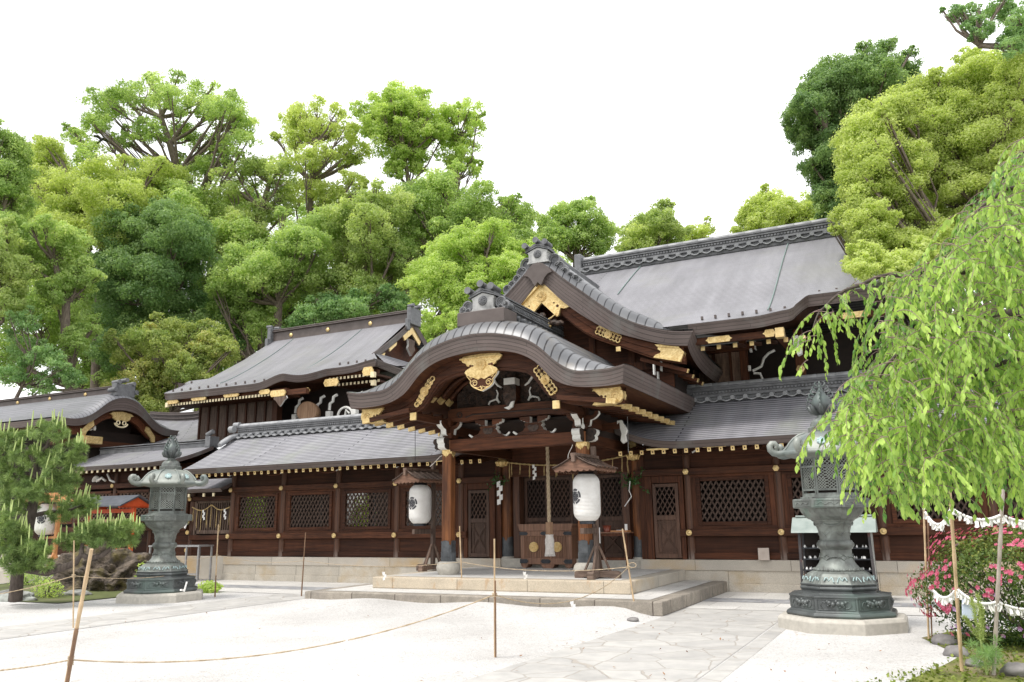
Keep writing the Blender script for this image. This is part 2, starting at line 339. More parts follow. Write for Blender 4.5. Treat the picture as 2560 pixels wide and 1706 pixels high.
def rosette(mb, c, r, n=16, th=.03, normal='-y', mi=None):
    out = [(c[0]+r*(.9+.1*abs(math.cos(n/2*a)))*math.cos(a), c[2]+r*(.9+.1*abs(math.cos(n/2*a)))*math.sin(a)) for a in [2*PI*k/(n*4) for k in range(n*4)]]
    mb.prism(out, 'xz', c[1]-th, c[1], mi)
    for k in range(n):
        a = 2*PI*(k+.5)/n
        mb.tube([(c[0]+r*.28*math.cos(a), c[1]-th, c[2]+r*.28*math.sin(a)), (c[0]+r*.86*math.cos(a), c[1]-th, c[2]+r*.86*math.sin(a))], [r*.05, r*.15], 6, True, True, mi)
    mb.lathe([(r*.26, 0), (r*.24, r*.12), (r*.12, r*.2), (0, r*.22)], 14, (c[0], c[1]-th, c[2]), axis=(0, -1, 0), mi=mi)
rusty = mat('rusty_iron', (.03, .03, .034), (.07, .06, .06), 5, rough=.6, bd=.003, c3=(.2, .05, .03))
steel_pale = mat('pale_painted_steel', (.3, .31, .29), (.42, .43, .41), 4, rough=.5, bd=0)
wood_plq = mat('bare_plaque_wood', (.4, .26, .14), (.58, .42, .26), 6, rough=.6, bd=0)

# ================================================================== GROUND
def sheet(name, pts, z, m, uvs=1., th=0):
    mb = MB(); n = len(pts)
    mb.add([(x, y, z) for x, y in pts], [tuple(range(n))], False, [[(x*uvs, y*uvs) for x, y in pts]]); o = solo(name, mb, m, None, None, kind='structure'); return o
def gravelmat():
    m, n, b = new_mat('white_gravel')
    t = n.nodes.new('ShaderNodeTexCoord'); v = n.nodes.new('ShaderNodeTexVoronoi'); v.inputs['Scale'].default_value = 60; lk(n, t.outputs['Object'], v.inputs['Vector'])
    w = n.nodes.new('ShaderNodeTexVoronoi'); w.inputs['Scale'].default_value = 16; lk(n, t.outputs['Object'], w.inputs['Vector'])
    s = n.nodes.new('ShaderNodeSeparateXYZ'); lk(n, v.outputs['Color'], s.inputs[0])
    c = ramp(n, s.outputs[0], [(0, (.33, .325, .32)), (.1, (.49, .48, .47)), (.5, (.56, .55, .535)), (1, (.61, .6, .585))])
    f = noise(n, .35, 6); c = mixc(n, 1., c, ramp(n, f, [(.3, (.8, .79, .78)), (.62, (1.04, 1.04, 1.04))]), 'MULTIPLY')
    s2 = n.nodes.new('ShaderNodeSeparateXYZ'); lk(n, w.outputs['Color'], s2.inputs[0])
    g = noise(n, 1.1, 5); mm = n.nodes.new('ShaderNodeMath'); mm.operation = 'MULTIPLY'
    lk(n, ramp(n, s2.outputs[1], [(.9, (0, 0, 0)), (.96, (1, 1, 1))]), mm.inputs[0]); lk(n, ramp(n, g, [(.5, (0, 0, 0)), (.62, (.4, .4, .4))]), mm.inputs[1])
    c = mixc(n, mm.outputs[0], c, (.3, .26, .22))
    lk(n, c, b.inputs['Base Color']); b.inputs['Roughness'].default_value = .95; b.inputs['Specular IOR Level'].default_value = .2
    g8 = noise(n, 9, 6); ad = n.nodes.new('ShaderNodeMath'); ad.operation = 'MULTIPLY_ADD'; ad.inputs[1].default_value = 2.2; lk(n, g8, ad.inputs[0]); lk(n, v.outputs['Distance'], ad.inputs[2]); bump(n, b, ad.outputs[0], .02, .35); return m
gravel = gravelmat()
def earthmat():
    m, n, b = new_mat('leafy_earth')
    f = noise(n, .8, 8); lk(n, ramp(n, f, [(.3, (.05, .05, .02)), (.55, (.1, .12, .035)), (.75, (.16, .13, .08))]), b.inputs['Base Color']); b.inputs['Roughness'].default_value = 1; bump(n, b, f, .05, .5); return m
earth = earthmat()
def flagmat():
    m, n, b = new_mat('irregular_flagstones')
    t = n.nodes.new('ShaderNodeTexCoord'); nz_ = n.nodes.new('ShaderNodeTexNoise'); nz_.inputs['Scale'].default_value = 2.2
    lk(n, t.outputs['Object'], nz_.inputs['Vector']); w = mixc(n, .09, t.outputs['Object'], nz_.outputs['Color'])
    v = n.nodes.new('ShaderNodeTexVoronoi'); v.feature = 'DISTANCE_TO_EDGE'; v.inputs['Scale'].default_value = 1.75; v.inputs['Randomness'].default_value = .85; lk(n, w, v.inputs['Vector'])
    u = n.nodes.new('ShaderNodeTexVoronoi'); u.inputs['Scale'].default_value = 1.75; u.inputs['Randomness'].default_value = .85; lk(n, w, u.inputs['Vector'])
    s = n.nodes.new('ShaderNodeSeparateXYZ'); lk(n, u.outputs['Color'], s.inputs[0])
    c = ramp(n, s.outputs[0], [(0, (.41, .4, .385)), (.5, (.455, .445, .43)), (1, (.49, .48, .46))])
    f = noise(n, 3, 7); c = mixc(n, 1., c, ramp(n, f, [(.3, (.8, .8, .8)), (.7, (1.06, 1.05, 1.03))]), 'MULTIPLY')
    g = noise(n, 1.4, 4); wid = n.nodes.new('ShaderNodeMath'); wid.operation = 'MULTIPLY_ADD'; wid.inputs[1].default_value = -.018; lk(n, g, wid.inputs[0]); lk(n, v.outputs['Distance'], wid.inputs[2])
    e = ramp(n, wid.outputs[0], [(.0, (1, 1, 1)), (.007, (0, 0, 0))])
    c = mixc(n, e, c, (.36, .33, .295))
    lk(n, c, b.inputs['Base Color']); b.inputs['Roughness'].default_value = .85
    inv = n.nodes.new('ShaderNodeMath'); inv.operation = 'SUBTRACT'; inv.inputs[0].default_value = 1; lk(n, e, inv.inputs[1]); bump(n, b, inv.outputs[0], .02, .6); return m
flag = flagmat()
sheet('ground', [(-700, -700), (700, -700), (700, 900), (-700, 900)], -.012, earth)
# white gravel court, with a soft mound along the stone step
def gz(x, y):
    r = 0.
    if -4.6 < x < 4.05 and y > -7.4: r = .15*smooth((y+7.4)/1.4)*smooth((4.05-x)/.7)*smooth((x+4.6)/.5)*(.8+.2*math.sin(x*2.3+.6))
    return r
mb = MB(); xs = sorted(set(list(np.linspace(-34, 26, 31))+list(np.linspace(-6, 6, 49)))); ys = sorted(set(list(np.linspace(-34, -9, 14))+list(np.linspace(-9, -5.76, 20))+[-5.6, -3, 6, 14]))
mb.grid([[(x, y, gz(x, y)) for y in ys] for x in xs]); solo('gravel_court', mb, gravel, None, None, kind='structure')
sheet('flagstone_path', [(3.75, -16), (6.3, -16), (6.28, -5.2), (5.95, -1.9), (4.2, -1.9), (4.2, -5.74), (4.24, -6.1)], .005, flag)
mb = MB()
for k in range(13): mb.b2(6.31, 6.55, -16+k*.86, -16+k*.86+.85, -.05, .007)
solo('path_kerb', mb, flag, None, None, kind='structure', bevel=.01)
sheet('side_flagstone_path', [(-6.55, -17), (-4.75, -17), (-5.0, -1.9), (-6.6, -1.9)], .005, flag)
sheet('stone_apron', [(-15.5, -1.9), (14, -1.9), (14, -.1), (-15.5, -.1)], .009, pave)
sheet('cobble_gutter', [(-15.5, -2.75), (14, -2.75), (14, -1.9), (-15.5, -1.9)], .013, slate)
sheet('outer_paving', [(-15.5, -3.9), (-4.22, -3.9), (-4.22, -2.75), (-15.5, -2.75)], .009, pave)
sheet('outer_paving', [(4.22, -4.2), (14, -4.2), (14, -2.75), (4.22, -2.75)], .009, pave)
sheet('rear_court', [(-34, 1.9), (26, 1.9), (26, 14), (-34, 14)], .02, gravel)

# low hill behind the shrine
mb = MB(); hx = np.linspace(-120, 90, 30); hy = np.linspace(14, 160, 20)
mb.grid([[(x, y, -.02+5.5*smooth((y-16)/60)*(.8+.3*math.sin(x*.06+y*.03))) for y in hy] for x in hx]); solo('hill', mb, earth, None, None, kind='structure')

# ================================================================== STONE STEPS IN FRONT OF THE PORCH
def slab_platform(name, label, x0, x1, y0, y1, z0, z1, topm, sidem):
    t = thing(name, label, 'stone step', ((x0+x1)/2, (y0+y1)/2, z0))
    mb = MB(); mb.b2(x0, x1, y0, y0+.34, z0, z1-.003); part('front_kerb', mb, sidem, t, bevel=.022)
    for xx in (x0, x1-.34): mb = MB(); mb.b2(xx, xx+.34, y0+.343, y1, z0, z1-.003, None); part('side_kerb', mb, [granite_step if 'lower' in label else granite], t, bevel=.02)
    mb = MB(); mb.add([(x0+.33, y0+.33, z1), (x1-.33, y0+.33, z1), (x1-.33, y1, z1), (x0+.33, y1, z1)], [(0, 1, 2, 3)], False, [[(x0, y0), (x1, y0), (x1, y1), (x0, y1)]])
    part('paved_top', mb, topm, t); return t
slab_platform('stone_step', 'broad lower stone step with dark pitted front edge, under the porch platform', -4.21, 4.21, -5.74, -.14, -.05, .26, slabtop, granite_step)
slab_platform('stone_platform', 'raised stone platform with rust-flecked front kerb carrying the porch pillars', -3.2, 3.2, -4.53, -.14, .262, .52, slabtop, granite_rust)

# ================================================================== LATTICE CORRIDORS
def lattice(mb, x0, x1, z0, z1, y, pitch=.14, w=.047, slope=1.72, th=.022, mi=None):
    """two layers of steep diagonal slats clipped to the opening"""
    for s, yy in ((1, y), (-1, y+th+.002)):
        H = (z1-z0)/slope; k = x0-H if s > 0 else x0
        ww = w/2
        while k < (x1 if s > 0 else x1+H):
            a, b = (k, z0), (k+s*H, z1)                  # clip on x
            t0, t1 = 0., 1.
            for e, sg in ((x0, 1), (x1, -1)):
                da, db = sg*(a[0]-e), sg*(b[0]-e)
                if da < 0 and db < 0: t0 = 2
                elif da < 0: t0 = max(t0, da/(da-db))
                elif db < 0: t1 = min(t1, da/(da-db))
            if t0 < t1-.02:
                p = [lerp(a[0], b[0], t) for t in (t0, t1)]; q = [lerp(a[1], b[1], t) for t in (t0, t1)]
                mb.prism([(p[0]-ww, q[0]), (p[0]+ww, q[0]), (p[1]+ww, q[1]), (p[1]-ww, q[1])], 'xz', yy, yy+th, mi)
            k += pitch
PROTO = {}
def hexstud(mb, c, r, mi=None):
    mb.lathe([(r, 0), (r*.95, .02), (r*.55, .028), (r*.5, .045), (0, .055)], 6, c, axis=(0, -1, 0), smooth=False, mi=mi)
def discstud(mb, c, r, mi=None):
    mb.lathe([(r, 0), (r, .03), (r*.8, .045), (r*.72, .035), (r*.45, .035), (r*.4, .06), (0, .065)], 20, c, axis=(0, -1, 0), mi=mi)
ZB, ZL0, ZL1, ZW0, ZW1, ZU0, ZU1, ZE = .755, 1.325, 1.505, 1.58, 2.79, 2.86, 3.03, 3.43
def lattice_window(t, x0, x1, Y=0.):
    mb = MB(); f = .1
    for a in ((x0, x0+f, ZW0, ZW1), (x1-f, x1, ZW0, ZW1), (x0+f, x1-f, ZW1-f, ZW1), (x0+f, x1-f, ZW0, ZW0+f)): mb.b2(a[0], a[1], Y-.075, Y+.03, a[2], a[3])
    w = part('lattice_window', mb, [wood_x], t, bevel=.012)
    mb = MB(); lattice(mb, x0+f, x1-f, ZW0+f, ZW1-f, Y-.03); part('lattice', mb, lattice_wood, w)
def bay(t, xa, xb, Y=0., win=True):
    m = .26
    if win:
        lattice_window(t, xa+.22, xb-.22, Y)
        for a, b in ((xa+.06, xa+.22), (xb-.22, xb-.06)): mb = MB(); mb.b2(a, b, Y-.03, Y+.02, ZL1, ZU0); part('side_panel', mb, wood_z, t)
        for a, b, e in ((ZL1, ZW0-.002, .06), (ZW1+.002, ZU0, .05)): mb = MB(); mb.b2(xa+.06, xb-.06, Y-e, Y+.02, a, b); part('rail', mb, wood_x, t)
    mb = MB(); mb.b2(xa+.06, xb-.06, Y-.02, Y+.03, ZB+.17, ZL0); part('lower_panel', mb, wood_panel, t)
    mb = MB(); mb.b2(xa+.06, xb-.06, Y-.07, Y+.03, ZB+.004, ZB+.17); part('ground_sill', mb, wood_panel, t, bevel=.01)
    mb = MB(); mb.b2(xa+.06, xb-.06, Y-.015, Y+.03, ZU1, ZE+.2); part('upper_panel', mb, wood_panel, t)
def posts(t, xs, Y=0., r=.105):
    for k, x in enumerate(xs):
        if 'post' not in PROTO:
            mb = MB(); mb.lathe([(r, .002), (r, ZE+.1-ZB)], 16); PROTO['post'] = part('post', mb, post_wood, t, (x, Y, ZB))
        else: dup(PROTO['post'], t, (x, Y, ZB))
def studs(t, xs, z, hexed, Y):
    key = 'hex' if hexed else 'disc'
    for x in xs:
        if key not in PROTO:
            mb = MB(); (hexstud if hexed else discstud)(mb, (0, 0, 0), .082 if hexed else .075); PROTO[key] = part('gilt_stud', mb, gold_plain, t, (x, Y, z))
        else: dup(PROTO[key], t, (x, Y, z))
def rafters(t, xs, y0, z0, y1, z1, key='raf', sc=1., capm=None):
    """rafter from the wall (y1,z1) out to the gilt end (y0,z0)"""
    for x in xs:
        if key not in PROTO:
            mb = MB(); d = Vector((0, y0-y1, z0-z1)); L = d.length; u = d/L
            mb.bar((0, y1-y0, z1-z0), (0, 0, 0), .075*sc, .095*sc)
            r = part('rafter', mb, wood_y, t, (x, y0, z0))
            mb = MB(); mb.bar((0, 0, 0), (0, u.y*.012, u.z*.012), .088*sc, .108*sc); mb.bar((0, u.y*.0125, u.z*.0125), (0, u.y*.016, u.z*.016), .03*sc, .04*sc, mi=1)
            c = part('gilt_cap', mb, [capm or gold_plain, wood_y], r, (x, y0, z0)); PROTO[key] = r
        else: dup(PROTO[key], t, (x, y0, z0))
def slope_roof(t, xs, ye, ze, yr, zr, yb, lift=lambda x: 0., m=None, th=.17, sag=.1, name='roof', ends=(True, True), rec=.1):
    """single pitched roof: front slope from the eave (ye) up to the ridge (yr) and a back slope down to yb; copper eave board and soffit"""
    mb = MB(); N = 12; G = []; U = []
    for x in xs:
        g = []; u = []; L = 0; last = None
        for k in range(N+1):
            tt = k/N; y = lerp(ye, yr, tt); z = lerp(ze, zr, tt)-sag*4*tt*(1-tt)*.5+lift(x)*(1-tt)**2
            if last: L += math.hypot(y-last[0], z-last[1])
            last = (y, z); g.append((x, y, z)); u.append((x, L))
        G.append(g); U.append(u)
    mb.grid(G, U); B = [[(x, lerp(yr, yb, k/4), lerp(zr, ze-.1, k/4)) for k in range(5)] for x in xs]
    mb.grid(B, [[(x, k*.55) for k in range(5)] for x in xs])
    r = part(name, mb, m or roof_low, t)
    mb = MB(); zt = [ze+lift(x) for x in xs]
    mb.grid([[(x, ye, z), (x, ye+.015, z-.03), (x, ye+rec, z-th)] for x, z in zip(xs, zt)], [[(x, .0), (x, .03), (x, th)] for x in xs], False)
    for i, on in ((0, ends[0]), (-1, ends[1])):           # gable-end boards
        if on:
            x = xs[i]; P = G[i]
            mb.grid([[(p[0], p[1], p[2]), (p[0], p[1]+(rec if k == 0 else 0), p[2]-th)] for k, p in enumerate(P)], [[(p[1], 0), (p[1], th)] for p in P], False)
    part('eave_board', mb, fascia, t)
    mb = MB(); mb.grid([[(x, ye+rec, z-th), (x, ye+rec+.4, z-th+.14), (x, yr, lerp(ze, zr, 1)-th-.15), (x, yb, ze-.35)] for x, z in zip(xs, zt)], None, False)
    part('soffit', mb, wood_y, t); return r
def tile_ridge(t, x0, x1, y, z, end=None, sc=1.):
    """ornamental tile ridge: scalloped eave-tile course, studded band, flat courses and a pale cap"""
    mb = MB(); n = int((x1-x0)/.33/sc); st = (x1-x0)/n
    mb.b2(x0, x1, y-.13*sc, y+.13*sc, z-.1*sc, z+.42*sc, 0)
    for k in range(n):
        xc = x0+st*k
        mb.lathe([(.058*sc, 0), (.058*sc, .3*sc)], 10, (xc, y-.31*sc, z+.05*sc), axis=(0, 1, .25), mi=1)
        pts = [(xc+st*(.1+.8*q/6), y-.3*sc, z+.035*sc-.055*sc*math.sin(PI*q/6)) for q in range(7)]
        mb.grid([[p, (p[0], y-.08*sc, p[2]+.07*sc)] for p in pts]+[], None, True, 1)
        mb.grid([[p, (p[0], p[1]+.005, p[2]-.03*sc)] for p in pts], None, True, 1)
    mb.b2(x0, x1, y-.2*sc, y+.2*sc, z+.115*sc, z+.15*sc, 0); mb.b2(x0, x1, y-.17*sc, y+.17*sc, z+.155*sc, z+.18*sc, 0)
    r = part('tile_ridge', mb, [tile, tile_pale], t)
    mb = MB(); q = .088*sc; m = int((x1-x0)/q)
    for k in range(m): mb.lathe([(.037*sc, 0), (.037*sc, .05), (.026*sc, .055), (0, .055)], 8, (x0+q*(k+.5), y-.12*sc, z+.235*sc), axis=(0, -1, 0), mi=0)
    mb.b2(x0, x1, y-.185*sc, y+.185*sc, z+.285*sc, z+.31*sc, 0); mb.b2(x0, x1, y-.17*sc, y+.17*sc, z+.315*sc, z+.345*sc, 0); mb.b2(x0, x1, y-.2*sc, y+.2*sc, z+.35*sc, z+.375*sc, 0)
    part('studded_band', mb, [tile], r)
    mb = MB(); L = .46*sc; c = int((x1-x0)/L)+1; L = (x1-x0)/c
    for k in range(c): mb.lathe([(.105*sc, 0), (.11*sc, .01), (.11*sc, L-.012), (.1*sc, L-.004)], 12, (x0+k*L, y, z+.41*sc), axis=(1, 0, 0))
    part('ridge_cap', mb, [tile_pale], r)
    return r
def stone_base(t, x0, x1, y, back, holes=()):
    mb = MB(); mb.b2(x0-.05, x1+.05, y-.16, back, 0, .2); part('footing_course', mb, granite, t, bevel=.01)
    mb = MB(); mb.b2(x0, x1, y-.12, back-.02, .2, .5); part('middle_course', mb, granite, t, bevel=.006)
    mb = MB(); mb.b2(x0-.02, x1+.02, y-.15, back-.01, .5, ZB); part('capstone_course', mb, granite_cap, t, bevel=.012)
def door_leaf(t, x0, x1, z0, z1, Y, split=.54, cross=True, m=None, name='lattice_door'):
    m = m or wood_door; f = .085; zm = lerp(z0, z1, split); mb = MB()
    for a in ((x0, x0+f, z0, z1), (x1-f, x1, z0, z1), (x0+f, x1-f, z1-f, z1), (x0+f, x1-f, z0, z0+f*1.3), (x0+f, x1-f, zm-.06, zm+.06)): mb.b2(a[0], a[1], Y-.05, Y, a[2], a[3])
    mb.b2(x0+f, x1-f, Y-.012, Y, z0+f, zm-.06)
    d = part(name, mb, m, t, bevel=.008)
    mb = MB(); lattice(mb, x0+f, x1-f, zm+.06, z1-f, Y-.04, .125, .03, 1.72); part('lattice', mb, m, d)
    if cross:
        mb = MB(); a, b, c, e = x0+f, x1-f, z0+f*1.3, zm-.06
        for o in (-.028, .028):
            mb.bar((a+.03, Y-.03+o*.1, c+.06+o), (b-.03, Y-.03+o*.1, e-.06+o), .018, .022, (0, 1, 0)); mb.bar((a+.03, Y-.031-o*.1, e-.06+o), (b-.03, Y-.031-o*.1, c+.06+o), .018, .022, (0, 1, 0))
        for q in (.05, .1): mb.b2(a, b, Y-.04, Y-.014, c+q, c+q+.018); mb.b2(a, b, Y-.04, Y-.014, e-q-.018, e-q)
        for q in (.07,): mb.b2(a+q, a+q+.02, Y-.036, Y-.014, c, e); mb.b2(b-q-.02, b-q, Y-.036, Y-.014, c, e)
        part('cross_brace', mb, m, d)
    return d
def lift_in(x0, side): return lambda x: .46*max(0, (1.75-side*(x-x0))/1.75)**2.2 if side*(x-x0) < 1.75 else 0.

# right wing
R = thing('lattice_corridor', 'long dark timber corridor with lattice windows, to the right of the porch', 'corridor', (7.6, .4, 0))
stone_base(R, 2.05, 14.2, 0, 2.1)
RX = [3.352, 5.592, 7.84, 10.08, 12.32]
for a, b in zip(RX[:-1], RX[1:]): bay(R, a, b)
posts(R, RX+[14.2]); studs(R, RX, 2.94, True, -.17); studs(R, RX, 1.415, False, -.175)
mb = MB(); mb.b2(1.95, 14.2, -.165, -.05, ZU0, ZU1); part('upper_beam', mb, wood_x, R, bevel=.012)
mb = MB(); mb.b2(3.12, 14.2, -.17, -.05, ZL0, ZL1); part('lower_beam', mb, wood_x, R, bevel=.012)
mb = MB(); mb.b2(1.95, 14.2, -.1, .12, ZE+.1, ZE+.26); part('wall_plate', mb, wood_x, R)
door_leaf(R, 2.42, 3.1, ZB+.03, 2.66, -.02)
mb = MB(); mb.b2(2.22, 2.4, -.09, .05, ZB, ZU0); mb.b2(3.12, 3.24, -.09, .05, ZB, ZU0); mb.b2(2.4, 3.12, -.08, .05, 2.68, ZU0); mb.b2(2.05, 2.22, -.04, .04, ZB, ZE+.1); part('door_frame', mb, wood_z, R, bevel=.01)
mb = MB(); mb.b2(2.1, 3.3, -.015, .03, ZU1, ZE+.2); part('upper_panel', mb, wood_panel, R)
XS = list(np.linspace(1.92, 4, 14))+list(np.linspace(4.4, 14.3, 20))
slope_roof(R, XS, -1.5, 3.6, .72, 4.82, 3.2, lift_in(1.92, 1), ends=(True, True))
rafters(R, [2.02+.28*k for k in range(43)], -1.33, 3.385, .0, 3.62)
tile_ridge(R, 2.2, 14.2, .85, 4.82)
mb = MB()
for x in [3.0, 4.4, 6.7, 9.0]: mb.b2(x-.28, x+.28, -1.39, -1.36, 3.425, 3.465)
part('gilt_eave_plate', mb, gold_plain, R)
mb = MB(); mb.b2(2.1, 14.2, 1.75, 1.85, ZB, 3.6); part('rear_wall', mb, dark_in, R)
# white bow-shaped bracket tips under the eave
def bowtips(t, xs, Y=-.55, z=3.37):
    for x in xs:
        if 'bow' not in PROTO:
            mb = MB(); mb.tube([(-.33, 0, .03), (-.2, -.005, -.015), (0, -.01, -.03), (.2, -.005, -.015), (.33, 0, .03)], .022, 6); b = part('bow_bracket', mb, wood_x, t, (x, Y, z))
            mb = MB(); mb.tube([(.3, -.002, .02), (.42, 0, .085), (.425, 0, .19)], [.026, .022, .02], 6); part('white_tip', mb, white, b, (x, Y, z)); PROTO['bow'] = b
        else: dup(PROTO['bow'], t, (x, Y, z))
bowtips(R, RX)

# left wing
L = thing('lattice_corridor', 'long dark timber corridor left of the porch, light showing through its lattice windows', 'corridor', (-7.6, .4, 0))
stone_base(L, -12.45, -2.05, 0, 2.1)
LX = [-3.352, -5.592, -7.84, -10.08, -12.3]
for a, b in zip(LX[1:], LX[:-1]): bay(L, a, b)
posts(L, LX); studs(L, LX, 2.94, True, -.17); studs(L, LX, 1.415, False, -.175)
mb = MB(); mb.b2(-12.42, -1.95, -.165, -.05, ZU0, ZU1); part('upper_beam', mb, wood_x, L, bevel=.012)
mb = MB(); mb.b2(-12.42, -3.12, -.17, -.05, ZL0, ZL1); part('lower_beam', mb, wood_x, L, bevel=.012)
mb = MB(); mb.b2(-12.4, -1.95, -.1, .12, ZE+.1, ZE+.26); part('wall_plate', mb, wood_x, L)
door_leaf(L, -3.1, -2.42, ZB+.03, 2.66, -.02)
mb = MB(); mb.b2(-2.4, -2.22, -.09, .05, ZB, ZU0); mb.b2(-3.24, -3.12, -.09, .05, ZB, ZU0); mb.b2(-3.12, -2.4, -.08, .05, 2.68, ZU0); mb.b2(-2.22, -2.05, -.04, .04, ZB, ZE+.1); part('door_frame', mb, wood_z, L, bevel=.01)
mb = MB(); mb.b2(-3.3, -2.1, -.015, .03, ZU1, ZE+.2); part('upper_panel', mb, wood_panel, L)
XSL = list(np.linspace(-13.14, -4.4, 20))+list(np.linspace(-4, -1.92, 14))
slope_roof(L, XSL, -1.5, 3.6, .72, 4.82, 3.2, lift_in(-1.92, -1))
rafters(L, [-2.02-.28*k for k in range(40)], -1.33, 3.385, .0, 3.62)
tile_ridge(L, -13.0, -2.2, .85, 4.82)
mb = MB()
for x in [-3.4, -5.6, -7.9, -10.2, -12.4]: mb.b2(x-.28, x+.28, -1.39, -1.36, 3.425, 3.465)
part('gilt_eave_plate', mb, gold_plain, L)
bowtips(L, LX)
mb = MB(); q = -13.02                                         # pale tile tail running down the gable end
mb.tube([(q, .72, 4.92), (q, .4, 4.8), (q, -.1, 4.5)], .085, 10); mb.tube([(q-.17, .75, 4.95), (q-.17, .4, 4.78), (q-.17, .1, 4.6)], .07, 10); mb.lathe([(.12, 0), (.12, .2)], 14, (q, .55, 5.12), axis=(-1, 0, 0)); mb.lathe([(.1, 0), (.1, .25)], 14, (q-.02, .82, 5.3), axis=(-1, 0, 0))
part('end_tile', mb, tile_pale, L)
mb = MB()
for x in (-12.3, -10.08, -7.84, -5.59): mb.b2(x-.09, x+.09, 1.7, 1.88, ZB, 3.5)
mb.b2(-12.4, -2, 1.72, 1.86, 1.2, 1.42); mb.b2(-12.4, -2, 1.72, 1.86, ZB, .9); mb.b2(-12.4, -2, 1.72, 1.86, 2.8, 3.5); part('rear_rail', mb, dark_in, L)
for x in (-11.2, -4.0): mb = MB(); mb.b2(x-1., x+1., 1.8, 1.84, .9, 3.2); part('rear_blind', mb, dark_in, L)  # dark panels; the one behind the door is added to shut out backlight

# ================================================================== KARAHAFU PORCH
def sym(f): return lambda x: f(abs(x))
KT = sym(spline([0, .45, .9, 1.3, 1.65, 1.93, 2.15, 2.4, 2.8, 3.2, 3.53], [5.93, 5.895, 5.8, 5.66, 5.43, 5.165, 4.99, 4.865, 4.825, 4.825, 4.885]))
KB = sym(spline([0, .66, 1.18, 1.55, 1.85, 2.12, 2.47, 2.84, 3.2, 3.46], [5.53, 5.475, 5.33, 5.08, 4.77, 4.605, 4.51, 4.475, 4.475, 4.49]))
KG = sym(spline([0, .43, .92, 1.24, 1.4, 1.5, 1.73, 1.95, 2.25, 2.63, 3.0, 3.36], [5.14, 5.125, 5.045, 4.88, 4.68, 4.55, 4.35, 4.26, 4.19, 4.145, 4.13, 4.14]))
def karahafu(t, wid, T, B, yf, yb, wmax=.42, roll=.7, xi=3.46, matr=None, mirror=None, inset=.08):
    """wave-gabled roof along Y: T/B = top and bottom of the layered eave face"""
    xs = np.linspace(-wid, wid, 85); mb = MB(); G = []; U = []; s = 0; px = None
    for x in xs:
        w = wmax*(1-.88*smooth((abs(x)-wid*.62)/(wid*.38)))
        if px is not None: s += math.hypot(x-px[0], T(x)-px[1])
        px = (x, T(x)); z = T(x)
        pts = [(yf, 0), (yf+.02, .1), (yf+.09, .34), (yf+.2*roll/.7, .62), (yf+.36*roll/.7, .85), (yf+.52*roll/.7, .96), (yf+roll, 1.), (lerp(yf+roll, yb, .5), 1.), (yb, 1.)]
        G.append([(x, y, z+q*w) for y, q in pts]); U.append([(y, s) for y, q in pts])
    mb.grid(G, U); r = part('roof', mb, matr or roof_roll, t)
    mb = MB(); a = []; u = []; s = 0; px = None
    for x in xs:
        if px is not None: s += math.hypot(x-px[0], T(x)-px[1])
        px = (x, T(x)); xb = x*xi/wid; zt, zb = T(x), B(x*xi/wid)
        a.append([(x, yf, zt), (x, yf+.004, zt-.035), (lerp(x, xb, .1), yf+.02, zt-.04), (xb, yf+inset, zb)]); u.append([(s, 0), (s, .035), (s, .05), (s, zt-zb)])
    mb.grid(a, u, False)
    for sg, i in ((-1, 0), (1, -1)):
        ys = np.linspace(yf, yb, 14); x = xs[i]; zt, zb = T(x), B(xi); e = .05
        mb.grid([[(x, y, zt+.05*wmax*2*smooth((y-yf)/.5)), (x, y, zt-.035), (sg*xi, y+(inset if k == 0 else 0), zb)] for k, y in enumerate(ys)], [[(y, 0), (y, .035), (y, zt-zb)] for y in ys], False)
    part('layered_eave', mb, fascia, t)
    mb = MB(); mb.grid([[(x*xi/wid, yf+inset, B(x*xi/wid)-.002), (x*xi/wid, yb, B(x*xi/wid)-.002)] for x in xs]); part('soffit', mb, wood_y, t)
    return r
PCH = thing('shrine_porch', 'wave-gabled entrance porch with gilt fittings, copper roof and two red-brown pillars', 'porch', (0, -3.3, .52))
karahafu(PCH, 3.53, KT, KB, -5.3, 1.15)
mb = MB(); XX = np.linspace(-3.36, 3.36, 70)
out = [(x, KB(x)+.03) for x in XX]+[(x, KG(x)) for x in XX[::-1]]
mb.grid([[(x, -4.88, KB(x)+.03), (x, -4.88, lerp(KB(x), KG(x), .33)), (x, -4.845, lerp(KB(x), KG(x), .35)), (x, -4.845, KG(x)+.07), (x, -4.81, KG(x)+.055), (x, -4.81, KG(x)), (x, -4.70, KG(x)), (x, -4.70, KB(x))] for x in XX], None, False)
part('bargeboard', mb, wood_x, PCH)
# gilt centre pendant
def plate(mb, pts, y0, y1, mi=None): mb.prism(pts, 'xz', y0, y1, mi)
def mir(pts, cx=0.): return [(2*cx-x, z) for x, z in pts][::-1]
def both(half): return half+[(-x, z) for x, z in half[::-1] if abs(x) > 1e-6]
mb = MB()
plate(mb, both([(0, 5.545), (.5, 5.545), (.46, 5.505), (.5, 5.475), (.49, 5.44), (0, 5.44)]), -4.95, -4.89)
plate(mb, both([(0, 5.47), (.55, 5.455), (.55, 5.42), (0, 5.43)]), -4.985, -4.945)
plate(mb, both([(0, 5.45), (.53, 5.43), (.48, 5.36), (.4, 5.33), (.37, 5.27), (.3, 5.245), (.28, 5.225), (.335, 5.2), (.4, 5.165), (.43, 5.115), (.36, 5.04), (.2, 4.985), (.08, 4.93), (0, 4.97)]), -4.955, -4.90)
gp = part('gilt_pendant', mb, gold, PCH, bevel=.006)
mb = MB(); rosette(mb, (0, -4.955, 5.275), .135); part('chrysanthemum_boss', mb, gold_plain, gp)
mb = MB()
